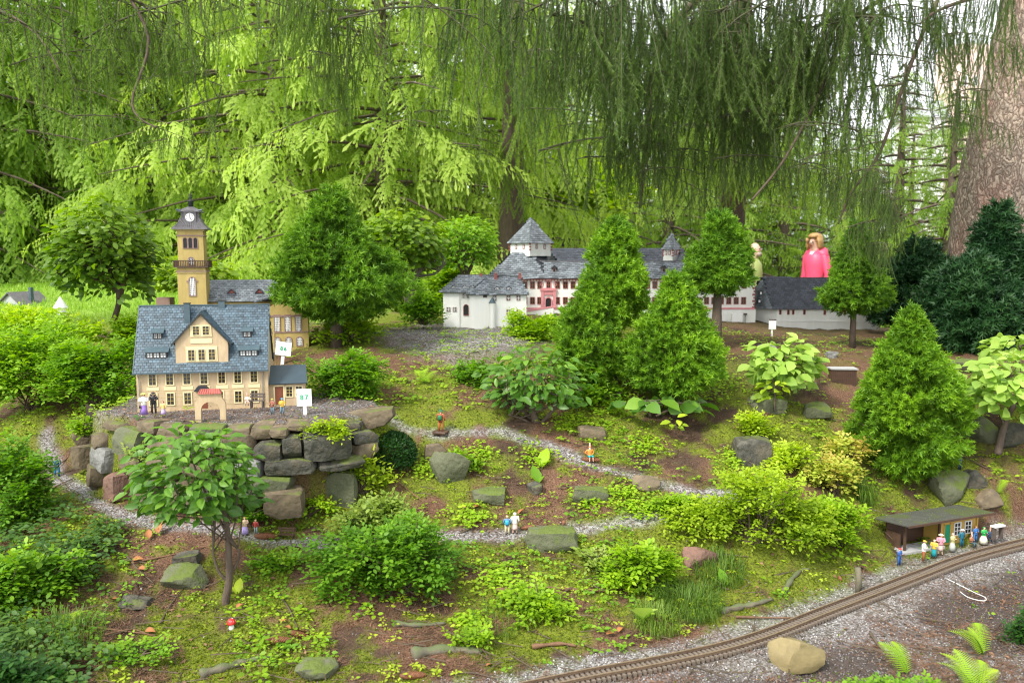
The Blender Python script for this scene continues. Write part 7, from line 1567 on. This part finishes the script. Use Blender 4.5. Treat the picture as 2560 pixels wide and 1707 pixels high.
def back_tree(k, u, Y, sc, label, rz=0, m=None, zs=1.0, z=None):
    p = P(u, 640, Y); zz = gz(p[0], Y) if z is None else z
    t = empty('spruce_tree', (p[0], Y, zz-.05), R(rz), label, 'spruce', 'tall spruces behind the miniature park'); t.scale = (sc, sc, sc*zs)
    c = link('crown', BS[k][0], None, t); tr = link('trunk', BS[k][1], None, t)
    if m: c.material_slots[0].link = 'OBJECT'; c.material_slots[0].material = MATS[m]
    return t
for q in [(0,700,8.6,1.0,'bright sunlit spruce with layered yellow green sprays above the dark bushy spruce',0,None),(0,960,8.0,.95,'bright sunlit spruce with layered sprays above the round tree',130,None),(0,420,9.6,1.05,'yellow green spruce behind the clock tower',60,None),
          (1,120,9.0,1.1,'drooping green spruce at the far left',20,None),(1,-120,8.0,1.0,'drooping green spruce cut by the left edge',200,None),(1,300,11.5,1.2,'drooping spruce farther back between the left spruces',80,None),(1,560,13,1.3,'distant green spruce behind the church',10,None),
          (1,1190,9.4,1.0,'drooping spruce with dark inside above the pyramid tower',90,'needle_back'),(0,1080,11.5,1.2,'tall light spruce farther back left of the castle tower',220,None),(1,820,12.5,1.3,'tall back spruce behind the bright pair',300,None),
          (2,1560,10.5,.9,'young green spruce behind the castle middle roof',0,None),(2,1670,12.5,1.3,'young dark spruce behind the small castle turret',40,None),(2,1400,12.5,1.2,'young spruce in the gap right of the pyramid tower',70,'needle_mini'),
          (2,1960,14.6,1.6,'young fresh green spruce between the two visitors',120,None),(2,2110,13.6,1.1,'young spruce right of the pink jacket',200,None),(2,1800,13.5,1.7,'young spruce behind the bald man',260,None),(2,2240,10.5,1.15,'young spruce with fine green sprays left of the big trunk',310,None),(2,2370,9.5,1.0,'young spruce touching the big trunk left side',20,None),
          (1,1500,15.5,1.2,'far drooping spruce behind the castle',20,None),(1,1750,16,1.25,'far spruce in the middle of the right background',100,None),(1,1960,17,1.0,'far spruce behind the pink jacket',170,None),(1,2160,16,.62,'far small spruce in the right gap',10,None),(2,1290,14.5,1.7,'far small spruce left of the pyramid roof',30,None),
          (1,-20,14,1.4,'far dark spruce at the left edge',240,None),(0,180,13.5,1.35,'far yellow green spruce at the left',320,None),(2,2180,15,1.12,'far spruce below the sky gap, left one',40,None),(2,2270,15.5,1.2,'far spruce below the sky gap, middle one',140,None),(2,2360,15,1.15,'far spruce below the sky gap, right one beside the trunk',240,None),(2,2660,9.5,1.2,'spruce cut by the right edge behind the trunk',320,None),(2,60,8.6,.55,'small young spruce on the left lawn edge',320,None),
          (0,1330,12.6,1.0,'light spruce with hanging sprays behind the castle left tower',20,None),(0,560,10.8,1.1,'bright spruce filling between clock tower and dark spruce',20,None)]: back_tree(*q)
# ---------------------------------------------------------------- hanging curtains of the near spruces
def strand_mesh(seed, nstr=60, Lb=1.3, m='needle_curtain', dens=1.0, lmin=.28, lmax=.72, twigs=True, bare=.0):
    rng = np.random.default_rng(seed); Ns, tg = [], []; V = []; F = []; Rr = []; tw = MB()
    def bp(t): return np.array([Lb*(t-.5), .10*math.sin(t*5+seed), .10*math.sin(t*3.1)-.22*t*t])
    tw.tube([bp(t) for t in np.linspace(0,1,8)], [.008,.0075,.007,.006,.005,.004,.003,.002], 5)
    P0 = []; D = []; Nn = []; S_ = []; C = []
    for i in range(nstr):
        t = (i+rng.uniform())/nstr; b = bp(t); side = rng.normal(0,.09)+0; b2 = b + np.array([rng.normal(0,.05), side, -.02]); l = rng.uniform(lmin,lmax)*(1.1-.45*t)
        wx, wy, ph = rng.normal(0,.05), rng.normal(0,.05), rng.uniform(0,6)
        def sp(q): return b2 + np.array([wx*q*q*l*3 + .012*math.sin(q*7+ph), wy*q*q*l*3, -l*q])
        tw.tube([tuple(b), tuple(sp(0.02)), tuple(sp(.4)), tuple(sp(.75)), tuple(sp(1))], [.0035,.003,.0022,.0015,.0006], 4)
        n = int(l*760*dens); qs = rng.uniform(bare, 1, n); c0 = rng.normal(0,.12)
        segs = [(sp, 1.0)]
        for q in qs:
            a = rng.uniform(0,6.28); p = sp(q); P0.append(p); D.append((math.cos(a)*.72, math.sin(a)*.72, -.62)); S_.append(rng.uniform(.015,.025)); C.append(.3+c0+q*.35+rng.normal(0,.08))
        for k in range(rng.integers(1,4)):    # short side twigs
            q0 = rng.uniform(.1,.8); p0 = sp(q0); a = rng.uniform(0,6.28); ll = rng.uniform(.06,.16); dd = np.array([math.cos(a)*.5, math.sin(a)*.5, -.85]); tw.tube([tuple(p0), tuple(p0+dd*ll)], [.0018,.0006], 3)
            for j in range(int(ll*700*dens)):
                q = rng.uniform(0,1); a2 = rng.uniform(0,6.28); P0.append(p0+dd*ll*q); D.append((math.cos(a2)*.7, math.sin(a2)*.7, -.62)); S_.append(rng.uniform(.012,.018)); C.append(.45+c0+q*.3)
    n = len(P0); T = np.array([(-.085,0,0),(.085,0,0),(0,1,0)]); D = np.array(D)
    V, F, r = scatter(T, np.array([(0,1,2)]), np.array(P0), frames(D, rdir(rng, n)), np.array(S_), np.array(C), np.array([-.08,-.08,.12])); return npmesh('needles', V, F, r, m), tw.mesh('branch', 'twig_green')
CU = [strand_mesh(s) for s in (21,22,23)] + [strand_mesh(24, 42, 1.5, lmin=.15, lmax=.5, dens=.8), strand_mesh(25, 70, 1.1, lmin=.4, lmax=.95, dens=.9), strand_mesh(26, 16, 1.2, lmin=.2, lmax=.9, dens=.55)]
def hang(tree, k, u, v, Y, sc, rz, tilt=0, m=None):
    p = P(u, v, Y); b = link('branch', CU[k][1], None, tree); b.location = Vector(tuple(p)) - tree.location; b.rotation_euler = (0, R(tilt), R(rz)); b.scale = (sc,)*3
    n = link('needles', CU[k][0], None, b)
    if m: n.material_slots[0].link = 'OBJECT'; n.material_slots[0].material = MATS[m]
    return b
def limb(tree, pts, r0, r1, m='twig', name='limb'):
    S = smoothpts([P(*q) - np.array(tree.location) for q in pts], 6); n = len(S); b = MB(); b.tube(S, [r0+(r1-r0)*i/(n-1) for i in range(n)], 9); return b.obj(name, m, tree, True)
def big_spruce():
    base = P(2470, 905, 4.5); t = empty('weeping_spruce_tree', (base[0], base[1], gz(base[0], base[1])), 0, 'huge spruce with scaly reddish grey trunk and long hanging branches at the right', 'spruce')
    rows = [(2455,960,120),(2462,800,92),(2468,600,84),(2490,450,82),(2522,300,80),(2560,150,78),(2592,0,76),(2660,-300,70),(2740,-700,60)]
    pts = smoothpts([P(u, v, 4.5) - np.array(t.location) for u, v, r in rows], 10); rr = np.interp(np.linspace(0,8,len(pts)), range(9), [r*4.5/2000 for _,_,r in rows])
    n = 56; V = []; F = []
    for i, (p, r) in enumerate(zip(pts, rr)):
        for j in range(n):
            a = 2*math.pi*j/n; nz = float(fbm(math.cos(a)*7, math.sin(a)*7, p[2]*5, 3, 5))-.45; V.append((p[0]+math.cos(a)*r*(1+nz*.10), p[1]+math.sin(a)*r*(1+nz*.10), p[2]))
    for i in range(len(pts)-1):
        for j in range(n): F.append((i*n+j, i*n+(j+1)%n, (i+1)*n+(j+1)%n, (i+1)*n+j))
    b = MB(); b.add(V, F); b.obj('trunk', 'spruce_bark', t, True)
    limb(t, [(2590,-80,4.5),(2420,-60,4.4),(2250,-20,4.3),(2130,60,4.2),(2040,250,4.1),(1960,400,4.0),(1880,500,3.9)], .016, .005)
    limb(t, [(2620,-140,4.5),(2400,-60,4.3),(2330,30,4.2),(2260,210,4.1),(2200,380,4.0),(2130,480,4.0),(2095,560,4.0)], .013, .005)
    limb(t, [(2600,-160,4.5),(2100,-120,4.4),(1800,-40,4.6),(1650,120,4.8),(1620,330,4.8),(1600,520,4.8)], .03, .008)
    limb(t, [(2600,-200,4.5),(2000,-160,4.0),(1600,-120,3.8),(1350,-60,3.7)], .03, .012)
    limb(t, [(2560,-30,4.3),(2420,0,4.1),(2340,30,4.0),(2300,60,3.9)], .012, .005)
    C = [(0,1420,20,3.9,.9,20),(1,1580,0,4.0,.9,-10),(2,1760,-20,3.9,.95,15),(4,1900,0,4.1,.8,170),(0,2040,-30,4.0,.9,190),(1,1500,150,4.4,.9,60),(2,1680,110,4.3,.8,100),(4,1850,130,4.4,.75,30),(0,1980,90,4.3,.9,120),
         (5,1560,360,4.6,.8,10),(2,1730,260,4.5,.7,170),(0,1880,290,4.5,.6,60),(5,1700,430,4.4,.4,30),(5,2040,420,4.2,.45,60),(5,1480,300,4.5,.6,0),(4,1640,60,5.0,.8,40),(5,1980,230,4.2,.6,30),(4,1780,20,4.9,.9,140),(1,2100,-20,4.2,.8,70),(0,1440,160,4.8,.6,-20),
         (5,2180,60,4.2,.9,20),(3,2300,20,4.1,.5,30),(3,2150,250,4.2,.6,80),(3,2060,150,4.2,.7,10),(5,2240,0,4.3,.8,60),(5,2130,160,4.1,.8,-30),(5,2100,330,3.9,.6,40),(1,2180,480,3.7,.30,90),(2,2190,560,3.65,.28,20),(0,2150,430,3.8,.38,100),(3,2230,520,3.8,.28,60),(2,2200,610,3.6,.22,70),
         (2,2440,0,3.9,.5,80),(4,2440,90,3.95,.38,20),(3,2420,240,3.95,.40,70),(3,2460,300,3.95,.3,20),(3,1950,400,4.2,.45,0),(3,1820,400,4.6,.5,20),(5,1330,30,4.2,.7,30),(3,1620,420,4.9,.6,20),(5,1560,380,4.9,.4,80),(2,1650,330,4.6,.45,50)]
    for k, u, v, Y, sc, rz in C: hang(t, k, u, v, Y, sc, rz, random.uniform(-12,12))
big_spruce()
def left_spruce():
    base = (-3.6, 3.6); t = empty('weeping_spruce_tree', (*base, gz(*base)), 0, 'near spruce at the left edge with thin hanging twigs across the top', 'spruce')
    b = MB(); b.tube([(0,0,-.3),(0,0,2),(0,0,4.5)], [.25,.2,.12], 16); b.obj('trunk', 'spruce_bark', t, True)
    for pts in ([(-900,-500,3.6),(-300,-160,3.5),(200,-80,3.3),(600,-60,3.3),(900,-40,3.4)],[(-900,-400,3.6),(-200,-60,3.4),(60,60,3.2),(150,180,3.1)],[(-900,-450,3.6),(100,-150,3.3),(360,60,3.2),(330,260,3.1),(390,320,3.05)]): limb(t, pts, .010, .003, 'twig')
    C = [(5,140,-20,3.2,.9,20),(5,300,10,3.2,.8,60),(3,420,10,3.1,.6,-30),(0,330,40,3.4,.4,70),(5,90,100,3.2,.6,100),(3,230,130,3.3,.4,10),(4,820,-40,3.3,.45,80),(2,810,60,3.35,.38,50),(1,830,170,3.35,.34,80),(5,640,-60,3.3,.7,20),
         (5,970,-10,3.4,.8,10),(5,1080,40,3.5,.7,40),(3,350,310,3.1,.3,40),(4,400,90,3.3,.28,20),(3,20,-20,3.3,.7,60)]
    C = [q + ('needle_curtain_left',) for q in C]
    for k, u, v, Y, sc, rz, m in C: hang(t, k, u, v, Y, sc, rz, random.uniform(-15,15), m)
    # the paler drooping curtain of the spruce in the middle, farther back
    p = P(1270, 640, 7.4); t2 = empty('weeping_spruce_tree', (p[0], 7.4, gz(p[0], 7.4)), 0, 'weeping spruce with lit hanging twigs behind the castle tower', 'spruce'); z = t2.location.z
    b = MB(); b.tube([(0,0,-.3),(.05,0,2),(.1,0,5.5)], [.13,.10,.05], 12); b.obj('trunk', 'bark', t2, True)
    rr = random.Random(4)
    for u, v, Y, sc in ((1180,0,7.0,1.3),(1300,-20,6.8,1.2),(1340,160,6.9,1.1),(1150,300,7.0,.8),(1390,330,7.0,.7),(1240,400,6.8,.7),(1320,60,7.3,1.0)):
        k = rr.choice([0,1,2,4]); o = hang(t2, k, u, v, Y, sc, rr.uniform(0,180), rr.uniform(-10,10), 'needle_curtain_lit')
left_spruce()
# a second lit curtain tree far right, behind the castle
def mid_spruce():
    p = P(1830, 640, 7.2); t = empty('weeping_spruce_tree', (p[0], 7.2, gz(p[0], 7.2)), 0, 'weeping spruce with light green hanging twigs above the two visitors', 'spruce')
    b = MB(); b.tube([(0,0,-.3),(.0,0,2),(.1,0,5.5)], [.12,.10,.05], 12); b.obj('trunk', 'bark', t, True); rr = random.Random(9)
    for u, v, Y, sc in ((1720,330,7.0,.9),(1840,300,7.0,.9),(1950,330,6.9,.9),(1780,380,6.8,.6),(1900,390,6.8,.6),(2090,390,6.9,.9),(1650,400,7.1,.7),(1750,200,7.2,1.1),(1900,180,7.2,1.1)):
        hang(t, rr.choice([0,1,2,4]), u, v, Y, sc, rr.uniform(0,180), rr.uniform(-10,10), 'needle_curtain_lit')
mid_spruce()
